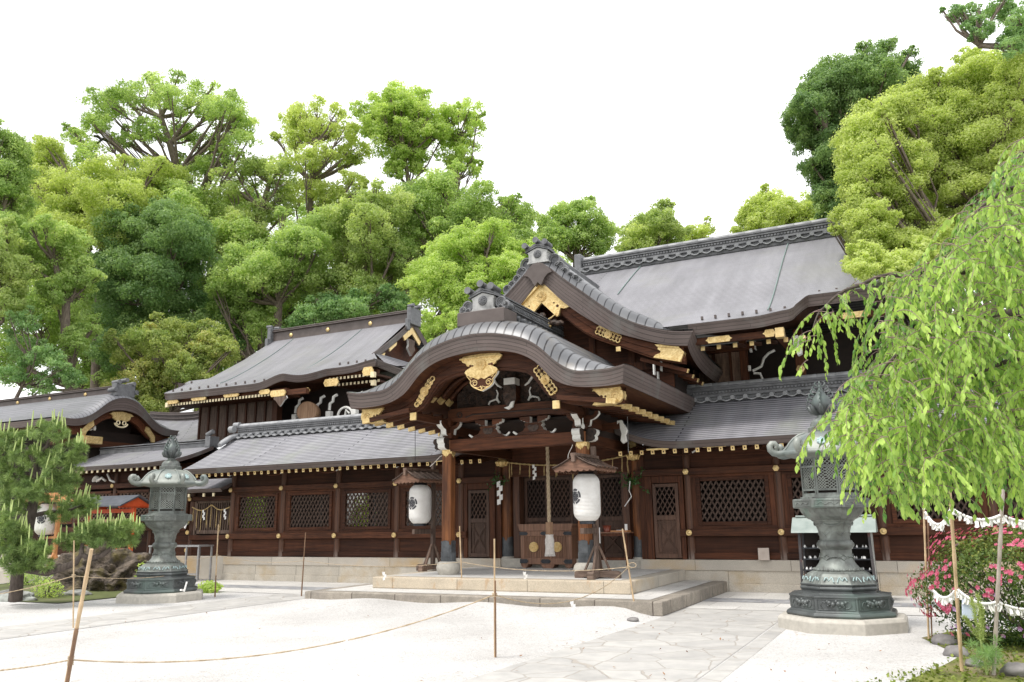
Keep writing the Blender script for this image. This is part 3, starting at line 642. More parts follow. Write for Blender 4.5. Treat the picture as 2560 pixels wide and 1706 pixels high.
for s in (-1, 1):
    for x, r in ((.215, .022), (.275, .032)): mb.prism([(s*x+r*math.cos(a)*1.2, 5.262+r*math.sin(a)) for a in [2*PI*k/10 for k in range(10)]], 'xz', -4.958, -4.95)
part('keyhole_inlay', mb, wood_x, gp)
# hanging scrolled drop under the pendant: dark board with gilt scrolls, white edge
mb = MB(); drop = both([(0, 4.66), (.1, 4.7), (.2, 4.745), (.27, 4.8), (.31, 4.87), (.3, 4.93), (.39, 5.03), (.42, 5.09), (.2, 5.05), (0, 5.0)])
mb.prism(drop, 'xz', -4.92, -4.84, 0, 1); dr = part('scrolled_drop', mb, [wood_x, white], PCH)
mb = MB(); ed = [(x*1., z) for x, z in drop]
mb.tube([(x*.96, -4.925, 4.9+(z-4.9)*.95) for x, z in ed[:8]], .013, 6); mb.tube([(-x*.96, -4.925, 4.9+(z-4.9)*.95) for x, z in ed[:8]], .013, 6)
for s in (-1, 1):
    mb.tube([(s*(.18+.085*math.exp(-a*.13)*math.cos(a+.4)), -4.926, 4.855+.085*math.exp(-a*.13)*math.sin(a+.4)) for a in np.linspace(0, 8.5, 30)], .012, 6)
    mb.tube([(s*x, -4.926, z) for x, z in ((.0, 4.68), (.02, 4.78), (.09, 4.74), (.2, 4.765), (.265, 4.83))], .012, 6)
    mb.tube([(s*(.27+.04*math.exp(-a*.15)*math.cos(a)), -4.926, 5.0+.04*math.exp(-a*.15)*math.sin(a)) for a in np.linspace(0, 7, 18)], .011, 6)
part('gilt_scrollwork', mb, gold_plain, dr)
# flanking gilt fittings on the bargeboard
for s in (-1, 1):
    mb = MB(); cx, cz, ux, uz = 1.57*s, 4.79, .56*s, -.83
    for k in (-3, -2, -1, 1, 2, 3):
        for q in (-1, 1):
            x, z = cx+ux*k*.105+(-uz*s)*q*.05*s, cz+uz*k*.105+abs(ux)*q*.05
            mb.tube([(x+.055*math.cos(a), -4.865, z+.055*math.sin(a)) for a in np.linspace(0, 2*PI, 11)], .021, 6)
    mb.tube([(cx-ux*.4, -4.862, cz-uz*.4), (cx+ux*.4, -4.862, cz+uz*.4)], .016, 6)
    g = part('openwork_gilt_band', mb, gold_plain, PCH); mb = MB(); rosette(mb, (cx, -4.865, cz), .115); part('chrysanthemum_boss', mb, gold_plain, g)
    mb = MB(); c2 = (1.8*s, 4.97)
    pr = lambda a, b: (c2[0]+ux*a+uz*-s*b*s, c2[1]+uz*a+abs(ux)*b)
    mb.prism([pr(a, b) for a, b in ((-.32, -.03), (-.25, -.07), (.25, -.07), (.32, -.03), (.32, .03), (.25, .07), (-.25, .07), (-.32, .03))], 'xz', -4.95, -4.89); part('gilt_cartouche', mb, gold, PCH, bevel=.012)
    mb = MB(); f = lambda P: [(s*x, z) for x, z in P]
    plate(mb, f([(2.66, 4.50), (2.72, 4.46), (2.68, 4.43), (3.32, 4.43), (3.3, 4.53), (2.7, 4.53)]), -4.95, -4.89)
    plate(mb, f([(2.72, 4.44), (3.27, 4.44), (3.345, 4.40), (3.36, 4.31), (3.345, 4.235), (3.27, 4.16), (3.12, 4.125), (2.67, 4.135), (2.72, 4.2), (2.83, 4.25), (2.86, 4.3), (2.8, 4.36)]), -4.93, -4.68)
    e = part('gilt_end_plate', mb, gold, PCH, bevel=.008)
    mb = MB(); mb.tube([(s*(3.17+.11*math.exp(-a*.12)*math.cos(a)), -4.935, 4.285+.11*math.exp(-a*.12)*math.sin(a)) for a in np.linspace(0, 10, 34)], .012, 6)
    part('gilt_spiral', mb, gold_plain, e)
    mb = MB()
    for x, r in ((2.88, .035), (2.97, .022)): mb.prism([(s*x+r*math.cos(a), 4.3+r*math.sin(a)) for a in [2*PI*k/10 for k in range(10)]], 'xz', -4.934, -4.929)
    part('keyhole_inlay', mb, wood_x, e)
    mb = MB(); mb.b2(s*1.84-.085, s*1.84+.085, -4.95, -4.9, 4.12, 4.30); part('gilt_purlin_end', mb, gold_plain, PCH, bevel=.008)
    mb = MB(); mb.b2(s*1.84-.075, s*1.84+.075, -4.9, -3.2, 4.13, 4.29); part('purlin', mb, wood_y, PCH)
    for k in range(10):                                  # side rafters with gilt ends
        y = -5.0+k*.5
        mb = MB(); mb.bar((s*1.9, y, 4.36), (s*3.2, y, 4.17), .09, .1); r = part('side_rafter', mb, wood_x, PCH)
        mb = MB(); mb.bar((s*3.02, y, 4.195), (s*3.23, y, 4.165), .10, .11); part('gilt_cap', mb, gold, r)
    for k in range(3):                                   # curved inner ribs with gilt feet
        y = -4.2+k*.4; mb = MB(); mb.tube([(s*x, y, KB(x)-.1) for x in np.linspace(.5, 1.75, 10)], .05, 6); r = part('curved_rib', mb, wood_x, PCH)
        mb = MB(); mb.bar((s*1.7, y, KB(1.7)-.15), (s*1.82, y, KB(1.82)-.13), .12, .12); mb.bar((s*.5, y, KB(.5)-.1), (s*.68, y, KB(.68)-.12), .11, .12); part('gilt_foot', mb, gold_plain, r)
# carved tympanum, rainbow beam, lower beam, frog-leg struts
carve = mat('carved_dark_board', (.012, .008, .006), (.075, .042, .028), 9, rough=.6, bd=.05, bs=1., lo=.35, hi=.65)
mb = MB(); mb.prism([(x, KB(x)-.06) for x in np.linspace(-1.65, 1.65, 30)]+[(1.65, 4.5), (-1.65, 4.5)], 'xz', -3.2, -3.12); tym = part('carved_tympanum', mb, carve, PCH)
mb = MB()
for k in range(90):
    x = random.uniform(-1.45, 1.45); z = random.uniform(4.6, KB(x)-.15); r = random.uniform(.05, .1)
    mb.tube([(x+r*math.exp(-a*.2)*math.cos(a*random.choice((1, 1))+k), -3.22, z+r*.6*math.exp(-a*.2)*math.sin(a+k)) for a in np.linspace(0, 6, 12)], .014, 5)
part('carved_waves', mb, carve, tym)
mb = MB(); mb.prism([(-1.76, 4.32), (-1.62, 4.22), (-1.35, 4.2), (-1.0, 4.235), (1.0, 4.235), (1.35, 4.2), (1.62, 4.22), (1.76, 4.32), (1.76, 4.5), (1.66, 4.54), (-1.66, 4.54), (-1.76, 4.5)], 'xz', -3.46, -3.2)
rb = part('rainbow_beam', mb, wood_x, PCH, bevel=.02)
mb = MB(); mb.tube([(-1.25, -3.465, 4.3), (-1.05, -3.465, 4.36), (1.05, -3.465, 4.36), (1.25, -3.465, 4.3)], .018, 6)
for s in (-1, 1): mb.tube([(s*(1.42+.09*math.exp(-a*.12)*math.cos(a)), -3.465, 4.36+.09*math.exp(-a*.12)*math.sin(a)) for a in np.linspace(0, 8, 26)], .014, 6)
part('carved_scroll', mb, dark_in, rb)
mb = MB(); mb.b2(-1.68, 1.68, -3.5, -3.22, 3.48, 3.77); part('lower_beam', mb, wood_x, PCH, bevel=.015)
for cx in (-.61, .61):
    h = [(0, 4.05), (.215, 4.05), (.235, 4.0), (.2, 3.97), (.24, 3.93), (.27, 3.87), (.32, 3.85), (.4, 3.83), (.43, 3.8), (.46, 3.775), (0, 3.775)]
    mb = MB(); mb.prism([(cx+x, z) for x, z in both(h)], 'xz', -3.48, -3.3, 0, 1); fs = part('frog_leg_strut', mb, [wood_x, white], PCH)
    mb = MB(); mb.prism([(cx+x, z) for x, z in both([(0, 3.98), (.1, 4.0), (.15, 3.96), (.13, 3.9), (.08, 3.85), (0, 3.84)])], 'xz', -3.5, -3.475); part('carved_crest', mb, carve, fs, bevel=.01)
    for s in (-1, 1): mb = MB(); mb.prism([(cx+s*x, z) for x, z in ((.1, 4.06), (.2, 4.07), (.25, 4.1), (.28, 4.09), (.3, 4.12), (.36, 4.13), (.38, 4.2), (.1, 4.2))], 'xz', -3.46, -3.32, 0, 1); mb.tube([(cx+s*.46, -3.4, 3.79), (cx+s*.53, -3.42, 3.84), (cx+s*.56, -3.43, 3.87)], [.035, .03, .025], 6, mi=1); part('cloud_bracket', mb, [wood_x, white], fs)
# hanging carved centre bracket in the gable
mb = MB(); mb.prism(both([(0, 4.44), (.1, 4.52), (.17, 4.65), (.17, 4.95), (.13, 5.02), (0, 5.02)]), 'xz', -3.5, -3.25, 0, 1); hb = part('hanging_strut', mb, [carve, wood_x], PCH, bevel=.02)
mb = MB(); mb.b2(-.15, .15, -3.52, -3.24, 5.02, 5.18); mb.prism([(-.13, 4.45), (-.02, 4.4), (.1, 4.46), (.14, 4.6), (.06, 4.58), (0, 4.48)], 'xz', -3.56, -3.5)
for s in (-1, 1):
    mb.tube([(s*x, -3.3, z) for x, z in ((.32, 5.0), (.42, 5.06), (.5, 5.16), (.56, 5.26), (.62, 5.27))], [.02, .03, .035, .04, .03], 7)
    mb.tube([(s*x, -3.28, z) for x, z in ((.4, 4.62), (.46, 4.75), (.43, 4.86), (.47, 4.95))], [.025, .03, .02, .02], 6)
    mb.tube([(s*x, -3.27, z) for x, z in ((.38, 4.64), (.5, 4.72), (.66, 4.68), (.7, 4.6))], [.02, .025, .025, .03], 6)
part('white_tip', mb, white, hb)
# pillars
def pillar(x):
    base = (x, -3.36, .52)
    mb = MB(); mb.lathe([(.235, 0), (.25, .02), (.255, .05), (.285, .09), (.295, .17), (.275, .25), (.23, .3), (.2, .31)], 28, base); part('pillar_base_stone', mb, stone_pil, PCH, bevel=0)
    mb = MB(); h = 3.78-.82; mb.b2(x-.128, x+.128, -3.36-.128, -3.36+.128, .82, 3.78); p = part('pillar', mb, pillar_wood, PCH, bevel=.03)
    mb = MB(); n = 96; V = []; w = .15
    def sq(a, w): 
        c, s_ = math.cos(a), math.sin(a); k = w/max(abs(c), abs(s_), (abs(c)+abs(s_))*.6); return (x+k*c, -3.36+k*s_)
    top = lambda a: 1.27+.055*abs(math.cos(2*a))**.6-.06*(abs(math.sin(2*a)) > .93)
    G = []
    for k in range(n+1):
        a = 2*PI*k/n; rr = w*(1.02 if k % 2 else .985)
        G.append([(*sq(a, rr), .83), (*sq(a, rr), 1.03), (*sq(a, w*1.02), 1.035), (*sq(a, w*1.02), 1.055), (*sq(a, w*.97), 1.06), (*sq(a, w*.97), top(a)-.02), (*sq(a, w*1.0), top(a)), (*sq(a, w*.85), top(a))])
    mb.grid(G, None, False); part('bronze_shoe', mb, shoe_m, p)
    mb = MB(); G = []
    for k in range(n+1):
        a = 2*PI*k/n; lo = 3.37-.035*math.cos(4*a)+.03*abs(math.sin(8*a))
        G.append([(*sq(a, .136), lo), (*sq(a, .142), lo+.015), (*sq(a, .142), 3.52), (*sq(a, .125), 3.53)])
    mb.grid(G, None, False); mb.b2(x-.055, x+.055, -3.36-.155, -3.36-.125, 3.5, 3.79)
    for q in (-.03, 0, .03): mb.b2(x+q-.006, x+q+.006, -3.36-.163, -3.36-.15, 3.55, 3.78)
    part('gilt_capital', mb, gold, p)
stone_pil = mat('pale_worked_stone', (.4, .375, .33), (.52, .49, .43), 12, rough=.75, bd=.003)
for x in (-1.8, 1.8): pillar(x)
# bracket clusters with white-edged cloud ends
def cluster(x):
    s = 1 if x > 0 else -1; y = -3.36
    mb = MB(); lob = [(.14, 3.78), (.2, 3.83), (.32, 3.82), (.385, 3.79), (.4, 3.74), (.385, 3.69), (.34, 3.65), (.355, 3.61), (.345, 3.57), (.29, 3.535), (.2, 3.52), (.13, 3.53)]
    mb.prism([(x+s*u, z) for u, z in lob], 'xz', y-.1, y+.1, 0, 1); c = part('cloud_nosing', mb, [carve, white], PCH)
    mb = MB(); mb.prism([(y-u*1.05, z) for u, z in lob], 'yz', x-.1, x+.1, 0, 1); part('cloud_nosing', mb, [carve, white], PCH)
    mb = MB()
    arm = [(.0, 3.86), (.13, 3.86), (.22, 3.9), (.24, 4.02), (.33, 4.05), (.4, 4.1), (.45, 4.16), (.44, 4.22), (.36, 4.22), (.3, 4.13), (.0, 4.13)]
    mb.prism([(x+s*u, z) for u, z in arm], 'xz', y-.06, y+.06, 0, 1); mb.prism([(x-s*u*.8, z) for u, z in arm], 'xz', y-.061, y+.059, 0, 1)
    mb.prism([(y-u*1.1, z) for u, z in arm], 'yz', x-.075, x+.075, 0, 1)
    part('bracket_arm', mb, [wood_x, white], PCH)
    mb = MB(); mb.b2(x-.17, x+.17, y-.17, y+.17, 3.8, 3.93, 0); mb.b2(x-.13, x+.13, y-.13, y+.13, 4.1, 4.3, 0)
    mb.lathe([(.03, -.05), (.05, 0), (.04, .05), (.02, .08), (.016, .2)], 8, (x+s*.1, y-.19, 3.86), mi=1); mb.lathe([(.06, -.04), (.05, 0), (.02, .02), (.016, .09)], 8, (x-s*.0, y-.2, 4.12), mi=1)
    part('bearing_block', mb, [wood_x, white], PCH)
    mb = MB(); mb.b2(x-.1, x+.1, y, .1, 3.9, 4.15); part('tie_beam', mb, wood_y, PCH)
    mb = MB(); mb.prism([(x+s*u, z) for u, z in ((.5, 4.02), (.56, 4.06), (.57, 3.9), (.6, 3.78), (.57, 3.62), (.62, 3.55), (.7, 3.6), (.68, 3.75), (.73, 3.85), (.69, 3.95), (.62, 4.05), (.6, 4.11), (.5, 4.1))], 'xz', -2.3, -2.18, 1, 1); mb.bar((x, -2.24, 3.95), (x+s*.6, -2.24, 4.0), .1, .16, mi=0); part('rear_nosing', mb, [wood_x, white], PCH)
for x in (-1.8, 1.8): cluster(x)
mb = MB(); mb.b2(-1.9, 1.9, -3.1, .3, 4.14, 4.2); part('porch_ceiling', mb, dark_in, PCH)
for s in (-1, 1): mb = MB(); mb.b2(s*1.86-.02, s*1.86+.02, -3.2, .1, 3.74, 4.62); part('gap_blind', mb, dark_in, PCH)  # dark boards added to block the bright view under the porch roof
mb = MB(); mb.b2(-2.1, 2.1, .06, .14, 3.0, 5.4); part('lintel_wall', mb, wood_panel, PCH)
for s in (-1, 1): mb = MB(); mb.b2(s*1.8-.09, s*1.8+.09, -3.3, .1, 3.5, 3.74); part('side_beam', mb, wood_y, PCH, bevel=.01)
# ridge of the porch, with its crested end tile
mb = MB(); G = []
bx = [(-.62, 6.3), (.62, 6.3), (.62, 6.52), (.57, 6.58), (-.57, 6.58), (-.62, 6.52)]
mb.b2(-.62, .62, -4.98, -4.3, 6.22, 6.56)
part('ridge_plinth', mb, ridge_brown, PCH, bevel=.02)
mb = MB(); mb.b2(-.2, .2, -4.4, 1.6, 6.35, 6.78, 0); mb.b2(-.27, .27, -4.35, 1.6, 6.78, 6.81, 0); mb.b2(-.24, .24, -4.36, 1.6, 6.97, 7.0, 0); mb.b2(-.21, .21, -4.36, 1.6, 6.81, 6.97, 0); mb.b2(-.26, .26, -4.34, 1.6, 7.02, 7.05, 0)
mb.lathe([(.12, 0), (.12, 5.9)], 12, (0, -4.4, 7.06), axis=(0, 1, 0), mi=0)
pr_ = part('porch_ridge', mb, [tile], PCH)
mb = MB()
for k in range(70):
    for s in (-1, 1): mb.tube([(s*.23, -4.3+k*.084+.035*math.cos(a), 6.89+.05*math.sin(a)) for a in np.linspace(0, 2*PI, 7)], .012, 4, False)
for s in (-1, 1):
    for k in range(18): mb.lathe([(.06, 0), (.06, .14)], 10, (s*.2, -4.2+k*.33, 6.66), axis=(s, 0, -.3))
part('ridge_openwork', mb, tile, pr_)
def demon_tile(t, c, sc=1., name='ridge_end_tile', wings=True):
    """crest-bearing ridge-end tile facing -Y: white plastered body, dark disc, three-drum cap, cloud fins"""
    X, Y, Z = c; mb = MB(); P = lambda u, v: (X+u*sc, Z+v*sc)
    body = [P(u, v) for u, v in both([(0, .43), (.12, .39), (.3, .32), (.27, .26), (.27, .08), (.33, 0), (0, 0)])]
    mb.prism(body, 'xz', Y-.12*sc, Y+.3*sc); o = part(name, mb, tile_white, t, bevel=.012*sc)
    mb = MB(); mb.lathe([(.115*sc, 0), (.11*sc, .03*sc), (.07*sc, .035*sc), (0, .04*sc)], 20, (X, Y-.12*sc, Z+.24*sc), axis=(0, -1, 0))
    for k in range(8): a = k*PI/4; mb.tube([(X+.08*sc*math.cos(a), Y-.155*sc, Z+.24*sc+.08*sc*math.sin(a)), (X+.03*sc*math.cos(a+.5), Y-.16*sc, Z+.24*sc+.03*sc*math.sin(a+.5))], .018*sc, 5)
    part('crest_disc', mb, tile, o)
    mb = MB()
    for w, d in ((.36, .35), (.33, .40)):
        mb.prism([P(u, v+d) for u, v in both([(0, .13), (.13, .09), (w, 0), (w, -.03), (.13, .055), (0, .095)])], 'xz', Y-.16*sc, Y+.34*sc)
    mb.prism([P(u, v) for u, v in both([(0, .58), (.12, .56), (.32, .44), (.3, .41), (0, .5)])], 'xz', Y-.1*sc, Y+.3*sc)
    for u, v in ((0, .62), (.27, .53), (-.33, .5)): mb.lathe([(.085*sc, 0), (.085*sc, .03*sc), (.072*sc, .035*sc), (.072*sc, .42*sc), (.03*sc, .44*sc)], 14, (X+u*sc, Y-.26*sc, Z+v*sc), axis=(0, 1, -.05))
    part('drum_cap', mb, tile, o)
    if wings:
        mb = MB()
        for s in (-1, 1):
            for (u, v, r) in ((.43, .17, .12), (.56, .09, .08), (.42, .04, .07)):
                for q in range(3): mb.tube([(X+s*sc*(u+r*(1-q*.3)*math.cos(a)), Y-.05*sc+.1*sc*q*.2, Z+sc*(v+r*(1-q*.3)*math.sin(a))) for a in np.linspace(-.6, 4.4, 14)], .026*sc, 5)
                mb.lathe([(r*sc, 0), (r*sc, .22*sc)], 12, (X+s*u*sc, Y-.02*sc, Z+v*sc), axis=(0, 1, 0))
        part('cloud_fin', mb, tile, o)
    return o
demon_tile(PCH, (0, -4.72, 6.57), 1.02)

# centre doorway behind the porch
DW = thing('shrine_doorway', 'central lattice doorway with tall folding doors between two round posts behind the offering box', 'doorway', (0, .2, .52))
mb = MB(); mb.b2(-2.05, 2.05, -.1, 1.4, .5, ZB); part('threshold_stone', mb, stone_pil, DW, bevel=.012)
for s in (-1, 1):
    x = s*1.96; mb = MB(); mb.lathe([(.17, 0), (.17, 3.0)], 22, (x, .18, .8)); p = part('round_post', mb, pillar_wood, DW)
    mb = MB(); n = 64; G = []
    for k in range(n+1):
        a = 2*PI*k/n; top = 1.28+.06*abs(math.cos(1.5*a+.5))-.05*(abs(math.sin(1.5*a+.5)) > .95)
        G.append([(x+r*math.cos(a), .18+r*math.sin(a), z) for r, z in ((.186 if k % 2 else .18, .8), (.186 if k % 2 else .18, 1.0), (.19, 1.005), (.19, 1.03), (.18, 1.035), (.18, top), (.165, top+.005))])
    mb.grid(G, None, False); part('bronze_shoe', mb, shoe_m, p)
    mb = MB(); mb.lathe([(.22, 0), (.25, .04), (.25, .14), (.2, .2)], 24, (x, .18, .6)); part('post_stone', mb, stone_pil, p)
    mb = MB(); mb.lathe([(.02, 0), (.13, .05), (.16, .13), (.13, .2), (.03, .22)], 14, (x, -.12, 3.28)); mb.b2(x-.09, x+.09, -.16, .04, 3.5, 3.8)
    for k in range(10): a = k*.63; mb.tube([(x+.13*math.cos(a), -.12+.13*math.sin(a), 3.32), (x+.18*math.cos(a), -.12+.18*math.sin(a), 3.43)], .025, 5)
    part('gilt_nosing', mb, gold, p)
    mb = MB(); mb.b2(s*1.62-.1, s*1.62+.1, .08, .4, ZB, 3.45); part('door_post', mb, post_wood, DW, bevel=.015); mb = MB(); mb.b2(s*1.72-.12, s*1.72+.2*s if s > 0 else s*1.72+.12, .2, .26, ZB, 3.45) if s > 0 else mb.b2(-1.98, -1.6, .2, .26, ZB, 3.45); part('jamb_board', mb, wood_z, DW)
for k in range(4):
    x0 = -1.5+k*.752; d = door_leaf(DW, x0, x0+.742, ZB+.03, 2.98, .42, .46, False, name='folding_door')
    mb = MB(); z0, z1 = ZB+.16, 1.72
    mb.bar((x0+.1, .375, z0), (x0+.642, .375, z1-.25), .05, .03, (0, 1, 0)); mb.bar((x0+.1, .37, z1-.25), (x0+.642, .37, z0), .05, .03, (0, 1, 0)); mb.b2(x0+.085, x0+.657, .36, .4, z1-.2, z1-.15); part('cross_brace', mb, wood_door, d)
mb = MB(); mb.b2(-1.52, 1.52, .36, .44, 3.0, 3.5); mb.b2(-1.52, 1.52, .33, .45, 2.99, 3.06); part('transom', mb, wood_door, DW)
mb = MB(); mb.b2(-3.5, 2.05, 1.9, 1.96, .6, 3.7); part('dark_backing', mb, dark_in, DW)  # dark sheet, widened to stop bright strips showing beside the doors

# ================================================================== GABLED HALL BEHIND THE PORCH
GT = sym(spline([0, .14, .6, 1.28, 2.18, 3.13, 3.7, 4.13], [8.64, 8.6, 8.24, 7.66, 6.93, 6.46, 6.31, 6.27]))
GB = sym(spline([0, .06, .54, 1.18, 2.01, 2.7, 3.48, 3.95], [8.2, 8.14, 7.62, 7.06, 6.52, 6.24, 5.99, 5.92]))
GG = sym(spline([0, .34, .86, 1.29, 2.21, 3.0, 3.8], [7.62, 7.36, 6.87, 6.53, 6.1, 5.74, 5.52]))
MZ = spline([-2.6, -1.6, -1.0, 0, 1.77, 3.2, 4.35], [6.08, 6.45, 6.74, 7.33, 8.5, 9.42, 10.13])     # slope of the main hall roof
GH = thing('gabled_hall', 'tall gable with gilt chevron plate rising behind the porch roof', 'shrine hall', (0, 1, 0))
def ge(y): return -.55*(1-math.exp(-(y+1.6)/.75))         # the eave tip sweeps up at the front corner
xs = np.linspace(-4.13, 4.13, 81); mb = MB(); G = []; U = []; s = 0; px = None
for x in xs:
    if px is not None: s += math.hypot(x-px[0], GT(x)-px[1])
    px = (x, GT(x)); w = .36*(1-.75*smooth((abs(x)-2.6)/1.5)); e = smooth((abs(x)-3.0)/1.1)
    pts = [(-1.65, 0), (-1.63, .1), (-1.56, .34), (-1.45, .62), (-1.3, .85), (-1.1, .97), (-.9, 1.), (0, 1.), (2, 1), (4.6, 1.)]
    G.append([(x, y, GT(x)+q*w+ge(y)*e) for y, q in pts]); U.append([(s, y) for y, q in pts])
mb.grid(G, U)
roof_roll2 = brick('copper_verge_courses', (.115, .118, .126), (.15, .152, .16), (.02, .02, .024), .25, 3.4, .017, .4, metal=.2, vary=(.82, 1.15), offset=0)
part('roof', mb, roof_roll2, GH)
mb = MB(); a = []; u = []; s = 0; px = None
for x in xs:
    if px is not None: s += math.hypot(x-px[0], GT(x)-px[1])
    px = (x, GT(x)); xb = x*3.95/4.13; zt, zb = GT(x), GB(xb)
    a.append([(x, -1.65, zt), (x, -1.645, zt-.04), (lerp(x, xb, .1), -1.63, zt-.045), (xb, -1.57, zb)]); u.append([(s, 0), (s, .035), (s, .05), (s, (zt-zb)*.8)])
mb.grid(a, u, False)
for sg, i in ((-1, 0), (1, -1)):
    ys = np.linspace(-1.65, 3.5, 18); x = xs[i]
    mb.grid([[(x, y, GT(x)+ge(y)+.05*smooth((y+1.65)/.5)), (x, y, GT(x)+ge(y)-.035), (sg*3.95, y+(.07 if k == 0 else 0), GB(3.95)+ge(y)*.9)] for k, y in enumerate(ys)], [[(y, 0), (y, .035), (y, .34)] for y in ys], False)
part('layered_verge', mb, fascia, GH)
mb = MB(); mb.prism(both([(0, 8.66), (.16, 8.62), (.34, 8.46), (.42, 8.33), (.3, 8.3), (.2, 8.2), (.14, 8.08), (.09, 8.0), (0, 8.1)]), 'xz', -1.7, -1.58); part('apex_cap', mb, ridge_brown, GH, bevel=.02)
mb = MB(); mb.grid([[(x*.956, -1.57, GB(x*.956)), (x*.956, 3.5, GB(x*.956)+ge(3.5)*smooth((abs(x)-3)/1.1))] for x in xs]); part('soffit', mb, wood_y, GH)
XX = np.linspace(-3.82, 3.82, 60); mb = MB()
mb.grid([[(x, -1.42, GB(x)+.04), (x, -1.42, lerp(GB(x), GG(x), .4)), (x, -1.38, lerp(GB(x), GG(x), .42)), (x, -1.38, GG(x)+.05), (x, -1.34, GG(x)+.04), (x, -1.34, GG(x)), (x, -1.22, GG(x)), (x, -1.22, GB(x))] for x in XX], None, False)
part('bargeboard', mb, wood_x, GH)
mb = MB(); mb.prism(both([(0, 8.12), (.05, 8.1), (.4, 7.77), (.76, 7.44), (.81, 7.35), (.66, 7.32), (.56, 7.36), (.53, 7.29), (.5, 7.16), (.44, 7.12), (.1, 7.47), (0, 7.57)]), 'xz', -1.48, -1.40)
cp = part('gilt_chevron', mb, gold, GH, bevel=.008)
mb = MB()
for s in (-1, 1): mb.prism([(s*x, z) for x, z in ((.03, 8.14), (.8, 7.43), (.83, 7.36), (.03, 8.05))], 'xz', -1.55, -1.481)
part('gilt_moulding', mb, gold_plain, cp)
mb = MB(); rosette(mb, (0, -1.48, 7.74), .15); part('chrysanthemum_boss', mb, gold_plain, cp)
mb = MB()
for s in (-1, 1):
    for x, z, r in ((.47, 7.42, .04), (.37, 7.52, .022)): mb.prism([(s*x+r*math.cos(a), z+r*math.sin(a)) for a in [2*PI*k/10 for k in range(10)]], 'xz', -1.486, -1.479)
part('keyhole_inlay', mb, wood_x, cp)
mb = MB(); mb.lathe([(.11, 0), (.11, .05), (.07, .09), (0, .1)], 6, (0, -1.4, 7.2), axis=(0, -1, 0), smooth=False)
for s in (-1, 1): mb.tube([(s*x, -1.44, z) for x, z in ((.18, 7.02), (.28, 6.96), (.36, 6.98), (.45, 6.93), (.55, 6.96), (.62, 6.92))], [.07, .09, .1, .09, .07, .04], 7)
gb_ = part('carved_pendant', mb, carve, GH)
mb = MB()
for s in (-1, 1): mb.tube([(s*x, -1.52, z) for x, z in ((.42, 7.18), (.3, 7.1), (.18, 7.06), (.22, 6.98), (.2, 6.9), (.28, 6.86))], [.018, .022, .026, .024, .03, .04], 6)
part('pale_edge', mb, gold_plain, gb_)
for s in (-1, 1):
    cx, cz, ux, uz = s*1.86, 6.47, s*.84, -.44; mb = MB()
    for k in (-3, -2, -1, 1, 2, 3):
        for q in (-1, 1):
            x, z = cx+ux*k*.11-uz*s*q*.05*s, cz+uz*k*.11+.84*q*.05
            mb.tube([(x+.052*math.cos(a), -1.42, z+.052*math.sin(a)) for a in np.linspace(0, 2*PI, 11)], .02, 6)
    g = part('openwork_gilt_band', mb, gold_plain, GH); mb = MB(); rosette(mb, (cx, -1.42, cz), .11); part('chrysanthemum_boss', mb, gold_plain, g)
    mb = MB(); mb.prism([(s*x, z) for x, z in ((1.6, 6.8), (1.68, 6.76), (2.18, 6.52), (2.26, 6.45), (2.18, 6.43), (1.66, 6.68))], 'xz', -1.5, -1.43); part('gilt_cartouche', mb, gold, GH, bevel=.006)
    mb = MB(); mb.prism([(s*x, z) for x, z in ((3.1, 6.06), (3.16, 6.0), (3.72, 5.90), (3.72, 6.0))], 'xz', -1.5, -1.43)
    mb.prism([(s*x, z) for x, z in ((3.18, 6.02), (3.72, 5.92), (3.83, 5.8), (3.72, 5.56), (3.04, 5.74), (3.1, 5.8), (3.22, 5.83), (3.24, 5.88), (3.16, 5.94))], 'xz', -1.46, -1.22); part('gilt_end_plate', mb, gold, GH, bevel=.008)
    mb = MB(); mb.b2(s*2.12-.06, s*2.12+.06, -1.44, -1.4, 6.0, 6.12); part('gilt_purlin_end', mb, gold_plain, GH)
    for k in range(9):
        y = -1.1+k*.5; zz_ = 5.50+ge(y)*.45; mb = MB(); mb.bar((s*2.6, y, zz_+.42), (s*3.8, y, zz_), .08, .09); r = part('side_rafter', mb, wood_x, GH)
        mb = MB(); mb.bar((s*3.8, y, zz_), (s*3.825, y, zz_-.01), .09, .1); part('gilt_cap', mb, gold_plain, r)
mb = MB(); mb.prism([(x, GB(x)-.03) for x in np.linspace(-3.3, 3.3, 30)]+[(3.3, 4.9), (-3.3, 4.9)], 'xz', -.55, -.45); part('gable_wall', mb, wood_panel, GH)
mb = MB()
for x in (-2.2, -1.1, 0, 1.1, 2.2): mb.b2(x-.09, x+.09, -.62, -.54, 5, GB(x)-.1)
mb.b2(-3.2, 3.2, -.64, -.54, 5.6, 5.82); part('gable_framing', mb, wood_z, GH)
mb = MB(); mb.b2(-3.3, -3.2, -.5, 4.5, 4.6, 6.1); mb.b2(3.2, 3.3, -.5, 4.5, 4.6, 6.1); part('side_wall', mb, dark_in, GH)
mb = MB()
for s in (-1, 1):
    mb.prism([(s*x, z) for x, z in ((2.42, 5.5), (2.55, 5.52), (2.6, 5.4), (2.58, 5.3), (2.72, 5.22), (2.76, 5.1), (2.85, 5.02), (2.8, 4.96), (2.62, 5.1), (2.5, 5.2), (2.5, 5.36))], 'xz', -1.3, -1.1)
    for (x, y, z) in ((3.0, -1.3, 5.45), (3.05, -.8, 5.62), (2.95, -.8, 5.35)): mb.b2(s*x-.015, s*x+.015, y-.06, y+.06, z-.13, z+.13)
part('white_tip', mb, white, GH)
demon_tile(GH, (0, -1.55, 8.66), 1.0, wings=False)
mb = MB()                                                # big cloud fins that run down both verges
